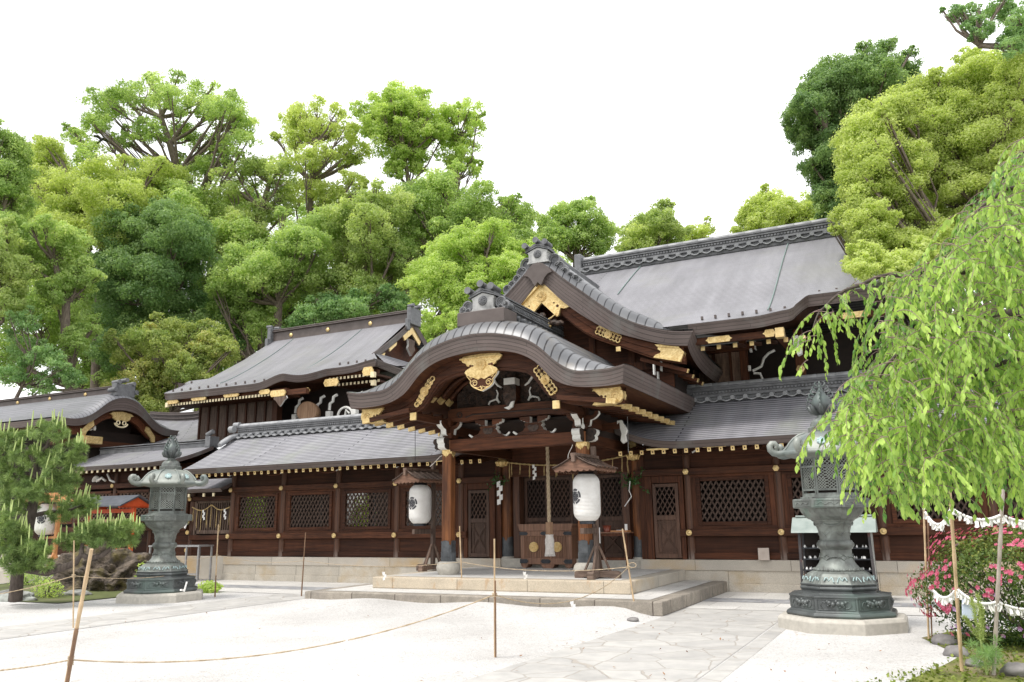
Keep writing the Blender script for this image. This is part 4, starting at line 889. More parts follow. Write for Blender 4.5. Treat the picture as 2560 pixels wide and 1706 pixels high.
for s in (-1, 1):
    for (u, v, r) in ((.42, .02, .17), (.56, -.2, .15), (.7, -.38, .13), (.86, -.52, .12), (1.02, -.62, .12)):
        for q in range(4): mb.tube([(s*(u+r*(1-q*.24)*math.cos(a)), -1.5+.03*q, 8.7+v+r*(1-q*.24)*math.sin(a)) for a in np.linspace(-1.2, 3.6, 14)], .024, 5)
        mb.lathe([(r*.9, 0), (r, .05), (r, .34)], 14, (s*u, -1.45, 8.7+v), axis=(0, 1, 0))
part('cloud_fin', mb, tile, GH)
mb = MB(); mb.b2(-.22, .22, -1.2, 3.6, 8.8, 9.06); mb.lathe([(.13, 0), (.13, 4.8)], 12, (0, -1.2, 9.1), axis=(0, 1, 0)); part('gable_ridge', mb, tile, GH)

# ================================================================== MAIN HALL (right, behind)
MH = thing('main_hall', 'large hall with long shingled copper roof rising to the right of the gable', 'shrine hall', (6, 4, 0))
def m_ye(x): return -1.6+1.0*smooth((x-6.36)/.42)
xs = list(np.linspace(-1.0, 6.2, 50))+list(np.linspace(6.3, 6.9, 14))+list(np.linspace(7.1, 9.6, 8)); mb = MB(); G = []; U = []; EV = []
ysamp = np.linspace(-2.6, 4.35, 80); zs_ = np.array([MZ(y) for y in ysamp]); 
for x in xs:
    y0 = m_ye(x); lift = .07*smooth((x-5.6)/.8) if x < 6.5 else .1+.1*smooth((x-9)/4)
    if abs(x) < 4.1:
        zg = GT(x)+.3*(1-.75*smooth((abs(x)-2.6)/1.5))-.1; y0 = max(y0, float(np.interp(zg, zs_, ysamp)))
    if 4.1 <= abs(x) : pass
    g = []; u = []
    for k in range(25):
        y = lerp(y0, 4.35, k/24); z = MZ(y)+lift*(1-k/24)**6; g.append((x, y, z)); u.append((x, (y+2)*1.19))
    G.append(g); U.append(u); EV.append((x, y0, g[0][2]))
mb.grid(G, U); mb.grid([[(x, 4.35, MZ(4.35)), (x, 7, 8.3), (x, 10.3, 6.45)] for x in xs], [[(x, 0), (x, 3), (x, 6)] for x in xs]); part('roof', mb, roof_hi, MH)
E2 = [e for e in EV if e[0] >= 3.9]; mb = MB()
mb.grid([[e, (e[0], e[1]+.01, e[2]-.035), (e[0], e[1]+.02, e[2]-.04), (e[0]-.02, e[1]+.09, e[2]-.27)] for e in E2], [[(e[0]+e[1], 0), (e[0]+e[1], .035), (e[0]+e[1], .05), (e[0]+e[1], .27)] for e in E2], False); part('layered_eave', mb, fascia, MH)
mb = MB(); mb.grid([[(e[0], e[1]+.09, e[2]-.27), (e[0], e[1]+.6, e[2]-.1), (e[0], 3.0, e[2]+.6)] for e in E2]); part('soffit', mb, wood_y, MH)
tile_ridge(MH, -.95, 9.6, 4.35, 10.12, sc=1.12)
mb = MB(); mb.b2(-1.1, 9.6, 4.1, 4.2, 10.0, 10.14); mb.b2(-1.2, -.95, 4.05, 4.7, 10.0, 10.78); part('ridge_end_block', mb, tile, MH, bevel=.03)
for (x0, x1, ye) in ((5.87, 5.87, -1.2), (1.15, 1.15, 1.6)):
    mb = MB(); pts = [(lerp(x0, x1, k/14), lerp(4.1, ye, k/14), MZ(lerp(4.1, ye, k/14))+.03) for k in range(15)]; mb.tube(pts, .016, 6); part('lightning_cable', mb, cable, MH)
mb = MB()
for x in list(np.arange(4.3, 6.3, .33))+list(np.arange(7.0, 8.6, .4)):
    y = m_ye(x)+.28; mb.box((x, y, MZ(y)+.05), (.05, .07, .08)); 
part('snow_guard', mb, ridge_brown, MH)
mb = MB(); mb.b2(3.4, 6.1, -1.3, -1.16, 5.98, 6.14); mb.b2(6.9, 9.4, -.2, -.06, 6.45, 6.62); mb.b2(6.0, 6.16, -1.3, .3, 5.95, 6.12); part('eave_purlin', mb, wood_x, MH, bevel=.01)
for (x0, x1, y, z0, z1) in ((4.35, 5.0, -1.33, 5.97, 6.12), (5.72, 6.05, -1.33, 5.97, 6.15), (7.4, 8.1, -.23, 6.45, 6.6)):
    mb = MB(); h = (z1-z0)/2; zc = (z0+z1)/2
    mb.prism([(x0, zc), (x0+.05, zc+.03), (x0+.07, zc+h), (x1-.07, zc+h), (x1-.05, zc+.03), (x1, zc), (x1-.05, zc-.03), (x1-.07, zc-h), (x0+.07, zc-h), (x0+.05, zc-.03)], 'xz', y-.02, y+.02); part('gilt_beam_plate', mb, gold, MH, bevel=.006)
mb = MB(); mb.b2(6.02, 6.22, -1.42, -1.2, 5.92, 6.16); part('gilt_beam_end', mb, gold_plain, MH, bevel=.01)
for k in range(7):
    x = 4.2+k*.4; mb = MB(); mb.bar((x, .3, 6.15), (x, -1.0, 5.93), .08, .09); r = part('rafter', mb, wood_y, MH); mb = MB(); mb.b2(x-.05, x+.05, -1.03, -.99, 5.87, 5.98); part('gilt_cap', mb, gold_plain, r)
# boarded bay and dark open veranda under the eave
mb = MB(); mb.b2(3.0, 4.72, 1.5, 1.56, 4.6, 6.45)
for k in range(11): mb.b2(3.0, 4.72, 1.485, 1.5, 4.75+k*.17, 4.75+k*.17+.013)
part('boarded_wall', mb, wood_grey, MH)
for x in (3.44, 3.92, 4.37): mb = MB(); mb.b2(x-.037, x+.037, 1.45, 1.51, 4.6, 6.35); part('batten', mb, wood_z, MH)
mb = MB(); mb.b2(4.64, 4.83, 1.4, 1.62, 4.5, 6.6); part('corner_post', mb, wood_z, MH, bevel=.01)
mb = MB(); mb.b2(3.0, 5.1, 1.36, 1.5, 6.26, 6.43); part('head_beam', mb, wood_x, MH, bevel=.01)
mb = MB(); mb.b2(5.07, 5.10, 1.35, 1.5, 6.24, 6.475); mb.tube([(4.98, 1.3, 6.16), (4.97, 1.3, 6.26)], .037, 7)
for pts in (((4.98, 5.65), (5.215, 5.75), (5.3, 5.966), (5.43, 6.09), (5.6, 6.157)), ((4.82, 5.095), (4.93, 5.287), (5.09, 5.33), (5.215, 5.414), (5.17, 5.56), (5.0, 5.58))): mb.tube([(x, 1.3, z) for x, z in pts], .037, 7)
mb.tube([(4.9, 1.3, 5.65), (4.9, 1.3, 5.8)], .042, 7); part('white_tip', mb, white, MH)
mb = MB(); mb.b2(4.84, 6.15, 1.42, 1.5, 5.18, 5.265); mb.b2(4.84, 6.15, 1.44, 1.48, 4.7, 5.15); part('veranda_rail', mb, wood_grey, MH)
for x in (6.2, 8.59): mb = MB(); mb.b2(x-.115, x+.115, 1.4, 1.63, .6, 6.7); p = part('veranda_post', mb, wood_z, MH, bevel=.02); mb = MB(); hexstud(mb, (x, 1.4, 5.6), .12); part('gilt_stud', mb, gold_plain, p)
mb = MB(); mb.prism([(6.3, 6.1), (6.42, 6.12), (6.45, 5.95), (6.4, 5.85), (6.48, 5.78), (6.47, 5.66), (6.38, 5.62), (6.34, 5.75), (6.3, 5.85)], 'xz', -.5, -.3); part('white_nosing', mb, white, MH)
mb = MB(); mb.b2(3.2, 9.2, 2.4, 9.5, .2, 6.7); part('hall_body', mb, dark_in, MH)
mb = MB(); mb.b2(4.8, 9.2, 1.45, 2.5, 4.5, 4.6); part('veranda_floor', mb, wood_y, MH)

# ================================================================== SIDE HALL (left, behind)
SH = thing('side_hall', 'smaller hall in the left background with sweeping copper roof, gable on its right end', 'shrine hall', (-13.6, 6, 0))
SZ = spline([1.6, 3.0, 4.2, 5.6, 7.0], [6.94, 7.52, 8.2, 9.12, 10.17])
def s_ye(x): return 3.0-1.4*(1-smooth((x+11.86)/.9))*(1-smooth((-18.0-x)/.35)) if x > -18.4 else 3.0
xs = list(np.linspace(-18.87, -17.7, 14))+list(np.linspace(-17.5, -12.0, 24))+list(np.linspace(-11.9, -10.8, 16))+list(np.linspace(-10.6, -8.68, 12))
def s_top(x): return 7.0 if -17.25 <= x <= -9.8 else (lerp(7.0, 3.6, smooth((-17.25-x)/.5)) if x < -17.25 else lerp(4.35, 3.15, (x+9.8)/1.12))
def s_lift(x): return .16*smooth((x+10.6)/1.9)**2+.14*smooth((-17.2-x)/1.7)**2+.26*smooth((x+13.6)/1.7)**2*(x <= -11.86)+.26*(x > -11.86)*math.exp(-((x+11.86)/.3)**2)
mb = MB(); G = []; U = []; EV = []
for x in xs:
    y0 = s_ye(x); yt = s_top(x); g = []; u = []
    for k in range(25):
        y = lerp(y0, yt, k/24); g.append((x, y, SZ(y)+s_lift(x)*(1-k/24)**5)); u.append((x, (y-1.6)*1.2))
    G.append(g); U.append(u); EV.append(g[0])
mb.grid(G, U)
mb.grid([[(x, 7, SZ(7)), (x, 9, 8.8), (x, 11.5, 7.5)] for x in np.linspace(-17.25, -9.8, 8)], [[(x, 0), (x, 2), (x, 5)] for x in np.linspace(-17.25, -9.8, 8)])
ys = np.linspace(4.35, 9.6, 10); mb.grid([[(-9.8, y, SZ(4.35)), (-9.2, y, 7.75), (-8.68, lerp(3.1, 11, k/9), 7.62)] for k, y in enumerate(ys)], [[(y, 0), (y, .6), (y, 1.2)] for y in ys])
part('roof', mb, roof_hi, SH)
mb = MB()
mb.grid([[e, (e[0], e[1]+.01, e[2]-.035), (e[0], e[1]+.02, e[2]-.04), (e[0], e[1]+.08, e[2]-.26)] for e in EV], [[(e[0]+e[1], 0), (e[0]+e[1], .035), (e[0]+e[1], .05), (e[0]+e[1], .26)] for e in EV], False)
e0 = EV[-1]; ys = np.linspace(e0[1], 11, 8); mb.grid([[(-8.68, y, e0[2]-.15*smooth((y-3)/2)), (-8.68, y, e0[2]-.035-.15*smooth((y-3)/2)), (-8.74, y, e0[2]-.27-.15*smooth((y-3)/2))] for y in ys], [[(y, 0), (y, .035), (y, .27)] for y in ys], False)
VG = [(y, SZ(y)) for y in np.linspace(4.1, 7.0, 12)]     # gable verge on the right end
mb.grid([[(-9.72, y, z+.03), (-9.70, y, z), (-9.74, y+.05, z-.26)] for y, z in VG], [[(y, 0), (y, .03), (y, .27)] for y, z in VG], False)
mb.grid([[(-9.72, 14-y, z+.03), (-9.70, 14-y, z), (-9.74, 14-y-.05, z-.26)] for y, z in VG], [[(y, 0), (y, .03), (y, .27)] for y, z in VG], False)
part('layered_eave', mb, fascia, SH)
mb = MB(); mb.grid([[(e[0], e[1]+.08, e[2]-.26), (e[0], e[1]+.5, e[2]-.2), (e[0], 5.2, e[2]+.1)] for e in EV]); part('soffit', mb, wood_y, SH)
mb = MB(); mb.prism([(y, z-.26) for y, z in VG]+[(14-y, z-.26) for y, z in VG[::-1]], 'yz', -10.25, -10.15); part('gable_wall', mb, wood_panel, SH)
mb = MB(); mb.prism([(7.0, 9.95), (6.3, 9.35), (6.45, 9.15), (7.0, 9.55), (7.55, 9.15), (7.7, 9.35)], 'yz', -9.84, -9.78); mb.prism([(5.35, 8.62), (5.9, 8.98), (5.86, 8.85), (5.4, 8.5)], 'yz', -9.84, -9.78); mb.prism([(4.7, 8.2), (5.1, 8.4), (5.05, 8.28), (4.72, 8.08)], 'yz', -9.84, -9.78); part('gilt_gable_fitting', mb, gold_plain, SH)
mb = MB(); mb.prism([(6.75, 9.3), (6.8, 9.05), (6.72, 8.9), (7.0, 8.6), (7.28, 8.9), (7.2, 9.05), (7.25, 9.3)], 'yz', -9.9, -9.8, 0, 1); part('carved_pendant', mb, [wood_grey, white], SH)
mb = MB(); mb.b2(-17.3, -9.75, 6.8, 7.2, 10.0, 10.42); mb.b2(-17.4, -9.65, 6.7, 7.3, 10.42, 10.47); mb.b2(-17.35, -9.7, 6.76, 7.24, 10.5, 10.56); part('copper_ridge', mb, ridge_brown, SH, bevel=.02)
for s, x in ((-1, -17.35), (1, -9.7)): mb = MB(); mb.b2(x-.1, x+.1, 6.6, 7.4, 9.9, 10.62); mb.lathe([(.08, 0), (.08, .3)], 10, (x-s*.1, 6.7, 10.68), axis=(s, 0, .1)); mb.lathe([(.08, 0), (.08, .3)], 10, (x-s*.1, 7.2, 10.72), axis=(s, 0, .1)); mb.b2(x-.08, x+.08, 6.45, 6.62, 9.6, 10.1); part('ridge_end_block', mb, tile, SH, bevel=.03)
mb = MB()
for x in (-16.2, -14.1, -11.8): mb.lathe([(.1, 0), (.09, .03), (0, .05)], 14, (x, 6.79, 10.2), axis=(0, -1, 0))
part('gilt_ridge_boss', mb, gold_plain, SH)
for x in (-16.0, -12.2):
    mb = MB(); mb.tube([(x+.3*math.sin(k*.5)*0, lerp(6.75, 2.6, k/14), SZ(lerp(6.75, 2.6, k/14))+.02) for k in range(15)], .013, 6); part('lightning_cable', mb, cable, SH)
mb = MB()
for x in list(np.arange(-18.3, -11.8, .48))+list(np.arange(-10.6, -8.8, .4)):
    y = s_ye(x)+.3; mb.box((x, y, SZ(y)+.05), (.05, .06, .09))
part('snow_guard', mb, ridge_brown, SH)
def s_rafters(x0, x1, y, z, n):
    for k in range(n):
        x = lerp(x0, x1, k/(n-1))
        if 'sraf' not in PROTO:
            mb = MB(); mb.b2(-.035, .035, 0, 1.0, -.04, .04); r = part('rafter', mb, wood_y, SH, (x, y, z)); mb = MB(); mb.b2(-.043, .043, -.02, 0, -.05, .05); part('pale_cap', mb, gold_white, r, (x, y, z)); PROTO['sraf'] = r
        else: dup(PROTO['sraf'], SH, (x, y, z))
gold_white = mat('pale_gilt', (.75, .62, .38), (.85, .75, .52), 8, rough=.5, metal=.2, bd=0)
s_rafters(-17.85, -12.1, 1.85, 6.52, 38); s_rafters(-11.0, -8.9, 3.25, 7.16, 13); s_rafters(-11.0, -9.0, 3.6, 6.98, 12)
mb = MB(); mb.b2(-17.9, -11.9, 1.9, 2.05, 6.58, 6.72); mb.b2(-11.2, -8.85, 3.3, 3.45, 7.2, 7.36); mb.b2(-11.95, -10.9, 1.8, 1.98, 6.42, 6.62); part('eave_purlin', mb, wood_x, SH)
for (x0, x1, y, zc, h) in ((-17.95, -17.3, 1.76, 6.62, .08), (-16.6, -15.8, 1.76, 6.64, .08), (-14.9, -14.1, 1.76, 6.64, .08), (-13.1, -12.55, 1.76, 6.62, .09), (-12.5, -11.75, 1.7, 6.5, .12), (-11.0, -10.3, 2.9, 6.95, .14), (-9.3, -8.8, 3.0, 7.24, .16), (-11.5, -11.15, 2.3, 6.62, .1)):
    mb = MB(); mb.prism([(x0, zc), (x0+.08, zc+h), (x1-.08, zc+h), (x1, zc), (x1-.08, zc-h), (x0+.08, zc-h)], 'xz', y-.03, y+.03); part('gilt_beam_plate', mb, gold, SH, bevel=.01)
for q in ((-8.92, -8.76, 2.96, 3.1, 7.0, 7.2), (-9.1, -8.95, 3.25, 3.4, 6.75, 6.95), (-17.98, -17.85, 1.7, 1.8, 6.42, 6.6)): mb = MB(); mb.b2(*q); part('pale_beam_end', mb, gold_white, SH)
mb = MB(); mb.b2(-17.4, -13.35, 3.0, 3.08, 5.0, 6.7)
for k in range(11): mb.b2(-17.4, -13.35, 2.985, 3.0, 5.1+k*.15, 5.112+k*.15)
part('boarded_wall', mb, wood_grey, SH)
mb = MB()
for x in (-17.4, -16.9, -16.4, -15.9, -15.4, -14.9, -14.4, -13.9, -13.35): mb.b2(x-.04, x+.04, 2.94, 3.0, 5.0, 6.7)
mb.b2(-17.5, -13.2, 2.92, 3.02, 6.6, 6.74); mb.b2(-13.4, -13.15, 2.8, 3.1, 4, 6.75); part('wall_framing', mb, wood_z, SH)
mb = MB(); mb.b2(-13.2, -9.0, 4.6, 4.7, 3, 7.2); mb.b2(-17.6, -9.2, 4.7, 10, 0, 7.3); part('hall_body', mb, dark_in, SH)
mb = MB()
for x in (-12.75, -11.7, -11.1, -9.9, -9.3):
    mb.tube([(x, 3.4, 6.0), (x+.02, 3.4, 6.25), (x+.16, 3.4, 6.32), (x+.18, 3.4, 6.5), (x+.34, 3.4, 6.56)], .06, 6); mb.b2(x-.1, x+.1, 3.3, 3.5, 5.55, 5.95)
mb.tube([(-10.35+.33*math.cos(a), 3.4, 5.75+.3*math.sin(a)) for a in np.linspace(-.3, PI+.3, 16)], .05, 6); mb.tube([(-10.35, 3.4, 5.7), (-10.3, 3.4, 5.95), (-10.15, 3.4, 5.8)], .05, 6)
part('white_tip', mb, white, SH)
mb = MB(); mb.prism([(-12.0+x, z) for x, z in both([(0, 6.0), (.1, 6.1), (.2, 6.22), (.32, 6.3), (.28, 6.38), (0, 6.36)])], 'xz', 1.68, 1.74, 0, 1); part('carved_pendant', mb, [wood_grey, white], SH)
mb = MB(); mb.lathe([(.36, 0), (.4, .06), (.4, .6), (.36, .66)], 22, (-11.9, 3.3, 5.9), axis=(.45, -.9, 0)); part('hanging_drum', mb, wood_pale, SH)

# ================================================================== LEFT WALL SEGMENT, GATEHOUSE, LINKING ROOFS
LW = thing('low_corridor', 'lower corridor at far left with barred niche, lattice panels and small tiled ridge', 'corridor', (-17, .5, 0))
mb = MB(); mb.b2(-26, -12.5, .05, 2.2, 0, ZB); part('stone_base', mb, granite_cap, LW, bevel=.012)
for x in (-14.5, -16.55, -18.6, -20.75): mb = MB(); mb.lathe([(.105, 0), (.105, 3.2)], 14, (x, .3, ZB)); part('post', mb, post_wood, LW)
mb = MB(); mb.b2(-14.45, -12.4, .14, .3, 1.3, 1.46); mb.b2(-24, -14.6, .1, .3, 1.62, 1.8); mb.b2(-24, -14.6, .12, .3, 3.2, 3.38); mb.b2(-14.6, -12.4, .14, .3, 2.62, 2.78); part('beam', mb, wood_x, LW, bevel=.01)
mb = MB(); mb.b2(-14.45, -12.4, .26, .34, ZB, 1.3); mb.b2(-24, -14.6, .24, .34, ZB, 1.62); mb.b2(-14.45, -12.4, .3, .34, 2.78, 3.4); mb.b2(-24, -14.5, .3, .36, 3.38, 4.0); part('boarding', mb, wood_panel, LW)
mb = MB()
for k in range(16): x = -14.2+k*.105; mb.b2(x, x+.04, .28, .32, 1.62, 2.55)
mb.b2(-14.3, -12.5, .26, .34, 1.5, 1.62); mb.b2(-14.3, -12.5, .26, .34, 2.55, 2.62); mb.b2(-12.55, -12.4, .26, .34, 1.46, 2.62); mb.b2(-14.4, -14.25, .26, .34, 1.46, 2.62); part('barred_niche', mb, wood_grey, LW)
mb = MB(); mb.b2(-14.4, -12.45, .6, .66, ZB, 3.2); part('dark_backing', mb, dark_in, LW)
for (a, b) in ((-16.45, -14.7), (-18.5, -16.65), (-20.65, -18.7), (-23, -20.85)):
    mb = MB(); f = .08
    for q in ((a, a+f, 2.0, 3.1), (b-f, b, 2.0, 3.1), (a, b, 3.02, 3.12), (a, b, 1.92, 2.02)): mb.b2(q[0], q[1], .22, .34, q[2], q[3])
    w = part('lattice_window', mb, wood_x, LW); mb = MB(); lattice(mb, a+f, b-f, 2.02, 3.02, .27, .19, .05, .9); part('lattice', mb, wood_grey, w)
mb = MB()
for x, z in ((-14.5, 2.7), (-14.5, 1.55), (-14.52, 1.9), (-18.6, 3.3), (-20.7, 3.3), (-14.5, .95)): discstud(mb, (x, .12, z), .075)
part('gilt_stud', mb, gold_plain, LW)
slope_roof(LW, list(np.linspace(-20.6, -14.5, 16)), -.8, 3.98, 1.05, 4.66, 2.6, lambda x: .06*smooth((x+16)/1.5), th=.14, sag=.06)
for k in range(20): 
    x = -14.9-k*.3; mb = MB(); mb.b2(x-.035, x+.035, -.62, .3, 3.76, 3.84); r = part('rafter', mb, wood_y, LW); mb = MB(); mb.b2(x-.045, x+.045, -.65, -.62, 3.75, 3.85); part('pale_cap', mb, gold_white, r)
mb = MB(); mb.b2(-20.6, -14.7, .95, 1.2, 4.62, 4.78); mb.b2(-20.6, -14.65, .9, 1.25, 4.78, 4.81); mb.b2(-20.6, -14.65, .93, 1.22, 4.86, 4.9); mb.b2(-14.75, -14.5, .85, 1.3, 4.6, 5.0); mb.lathe([(.09, 0), (.09, .3)], 10, (-14.7, .9, 5.05), axis=(1, 0, .4)); part('small_ridge', mb, tile, LW, bevel=.015)
mb = MB(); mb.tube([(-19.5, .1, 3.5), (-19.2, .1, 3.62), (-19.0, .1, 3.5)], .05, 6)
for x in (-17.6, -19.6, -15.6):
    mb.tube([(x+.17*math.cos(a), .15, 3.54+.14*math.sin(a)) for a in np.linspace(-.4, PI+.4, 14)], .035, 6); mb.tube([(x-.1, .15, 3.5), (x, .15, 3.66), (x+.1, .15, 3.5)], .04, 6)
mb.tube([(-18.9, .1, 3.75), (-18.6, .0, 3.5), (-18.3, -.05, 3.42)], .04, 6); part('white_carving', mb, white, LW)
# small pent roof over the barred niche
slope_roof(LW, list(np.linspace(-15.2, -12.32, 8)), -.62, 3.0, .3, 3.38, .5, name='pent_roof', th=.12, sag=.03)
mb = MB()
for x in (-14.6, -13.9, -13.2, -12.75): mb.b2(x-.04, x+.04, -.5, -.46, 2.74, 2.85)
part('pale_cap', mb, gold_white, LW)

GK = thing('wave_gabled_gatehouse', 'far left gatehouse with wave gable facing right above the pine', 'shrine hall', (-23, 1.5, 0))
def rk(f): return f
KYT = spline([0, .4, .85, 1.3, 1.75, 2.25, 2.78], [6.93, 6.86, 6.62, 6.24, 5.97, 5.85, 5.85]); KYB = spline([0, .5, .95, 1.4, 1.9, 2.3, 2.72], [6.42, 6.36, 6.16, 5.84, 5.62, 5.58, 5.6]); KYG = spline([0, .5, .9, 1.2, 1.6, 2.1, 2.7], [6.12, 6.05, 5.86, 5.6, 5.36, 5.28, 5.3])
ys = np.linspace(-2.78, 2.78, 61); mb = MB(); G = []; U = []; s = 0; py = None
for v in ys:
    w = .24*(1-.8*smooth((abs(v)-1.9)/.8)); z = KYT(abs(v))
    if py is not None: s += math.hypot(v-py[0], z-py[1])
    py = (v, z); pts = [(-20., 0), (-20.03, .2), (-20.15, .6), (-20.35, .9), (-20.6, 1), (-24, 1.), (-31, 1.)]
    G.append([(x, 1.5+v, z+q*w) for x, q in pts]); U.append([(x, s) for x, q in pts])
mb.grid(G, U); part('roof', mb, brick('gatehouse_shingle', (.16, .162, .175), (.19, .19, .205), (.05, .05, .055), 2.2, .16, .01, .45, vary=(.85, 1.1)), GK)
mb = MB(); mb.grid([[(-20, 1.5+v, KYT(abs(v))), (-20.01, 1.5+v, KYT(abs(v))-.03), (-20.02, 1.5+v*.99, KYT(abs(v))-.04), (-20.08, 1.5+v*.98, KYB(abs(v)*.98))] for v in ys], [[(v, 0), (v, .03), (v, .05), (v, .4)] for v in ys], False)
mb.grid([[(x, -1.28, KYT(2.78)), (x, -1.24, KYB(2.72))] for x in (-20, -24, -31)], [[(x, 0), (x, .26)] for x in (-20, -24, -31)], False); part('layered_eave', mb, fascia, GK)
mb = MB(); mb.grid([[(-20.3, 1.5+v, KYB(abs(v))+.02), (-20.3, 1.5+v, KYG(abs(v))), (-20.45, 1.5+v, KYG(abs(v)))] for v in np.linspace(-2.65, 2.65, 50)], None, False); part('bargeboard', mb, wood_x, GK)
mb = MB(); mb.grid([[(-20.08, 1.5+v, KYB(abs(v)*.98)-.01), (-31, 1.5+v, KYB(abs(v)*.98)-.01)] for v in ys]); part('soffit', mb, wood_y, GK)
mb = MB(); mb.prism([(1.5+y, z) for y, z in both([(0, 6.38), (.45, 6.32), (.55, 6.24), (.42, 6.2), (.4, 6.1), (.3, 6.02), (.16, 5.98), (0, 6.04)])], 'yz', -20.26, -20.18); gp2 = part('gilt_pendant', mb, gold, GK)
mb = MB(); mb.tube([(-20.2, 1.5+.3*math.cos(a), 5.9+.16*math.sin(a)) for a in np.linspace(PI, 2*PI, 14)], .035, 6)
for s in (-1, 1): mb.tube([(-20.2, 1.5+s*(.14+.08*math.cos(a)), 5.92+.08*math.sin(a)) for a in np.linspace(0, 2*PI, 10)], .025, 6)
part('gilt_scrollwork', mb, gold_white, gp2)
for s in (-1, 1): mb = MB(); mb.prism([(1.5+s*y, z) for y, z in ((1.25, 5.9), (1.4, 5.84), (1.7, 5.5), (1.72, 5.26), (1.55, 5.26), (1.5, 5.42), (1.2, 5.7))], 'yz', -20.27, -20.2); part('gilt_fitting', mb, gold, GK)
mb = MB(); mb.prism([(1.5+s_, z) for s_, z in ((2.4, 5.55), (2.72, 5.55), (2.7, 5.34), (2.45, 5.3))], 'yz', -20.27, -20.2); part('gilt_end_plate', mb, gold, GK)
mb = MB(); mb.b2(-20.55, -20.05, -.1, .62, 4.98, 5.26); part('gilt_beam_end', mb, gold, GK, bevel=.01)
mb = MB(); mb.tube([(-20.5, .2+.34*math.cos(a), 5.62+.24*math.sin(a)) for a in np.linspace(-.3, PI+.3, 14)], .06, 6); mb.tube([(-20.5, .0, 5.55), (-20.5, .2, 5.75), (-20.5, .4, 5.55)], .06, 6); mb.tube([(-20.5, .1, 5.95), (-20.5, .4, 6.0), (-20.5, .75, 6.15)], .06, 6); part('white_carving', mb, white, GK)
mb = MB(); mb.b2(-31, -20.9, .7, 3.4, 0, 5.6); mb.b2(-31, -21.1, .3, 2.7, 5.4, 6.4); part('gatehouse_body', mb, dark_in, GK)
mb = MB(); mb.b2(-21.2, -20.4, -.9, 3.9, 4.9, 5.15); part('gable_beam', mb, wood_y, GK)
mb = MB(); mb.b2(-31, -20.25, 1.3, 1.7, 7.1, 7.36); mb.b2(-31, -20.2, 1.22, 1.78, 7.36, 7.4); mb.b2(-31, -20.25, 1.28, 1.72, 7.43, 7.47); part('copper_ridge', mb, ridge_brown, GK, bevel=.015)
mb = MB(); mb.b2(-20.4, -20.1, 1.05, 1.95, 7.0, 7.5)
for y, z in ((1.5, 7.66), (1.15, 7.55), (1.85, 7.55), (1.0, 7.22), (2.0, 7.22)): mb.lathe([(.09, 0), (.09, .4)], 12, (-20.45, y, z), axis=(1, 0, .05))
part('ridge_end_block', mb, tile, GK, bevel=.02)
mb = MB()
for x in (-22.3, -24.6, -26.8): mb.lathe([(.08, 0), (.07, .03), (0, .05)], 12, (x, 1.29, 7.24), axis=(0, -1, 0))
part('gilt_ridge_boss', mb, gold_plain, GK)

LR = thing('linking_roof', 'curved copper roof linking gatehouse and side hall, swept up at its right end', 'roof', (-18, 2, 4))
xs = np.linspace(-23.85, -18.9, 22); mb = MB()
def lz(x): return 6.84-.22*math.sin(min(1, (x+23.85)/2.9)*PI/2)+.36*smooth((x+21.1)/2.2)**1.4
mb.grid([[(x+2.85*k/8, lerp(6, 2.45, k/8), lerp(lz(x), 4.98, k/8)-.16*math.sin(PI*k/8)) for k in range(9)] for x in xs], [[(x, k*.48) for k in range(9)] for x in xs])
mb.grid([[(x, 6, lz(x)), (x, 8, 5.6)] for x in xs], [[(x, 0), (x, 2)] for x in xs]); part('roof', mb, roof_low, LR)
mb = MB()
mb.grid([[(x, 5.86, lz(x)-.1), (x, 5.86, lz(x)+.3), (x, 6.14, lz(x)+.3), (x, 6.14, lz(x)-.1)] for x in xs], None, False)
for dz, w in ((.06, .2), (.16, .16), (.22, .22), (.32, .15)):
    mb.grid([[(x, 6-w, lz(x)+dz-.05), (x, 6-w, lz(x)+dz), (x, 6+w, lz(x)+dz)] for x in xs], None, False)
part('ridge', mb, ridge_brown, LR)
mb = MB(); mb.b2(-20.4, -14.6, 1.9, 2.1, .3, 4.6); part('support_wall', mb, dark_in, LR)

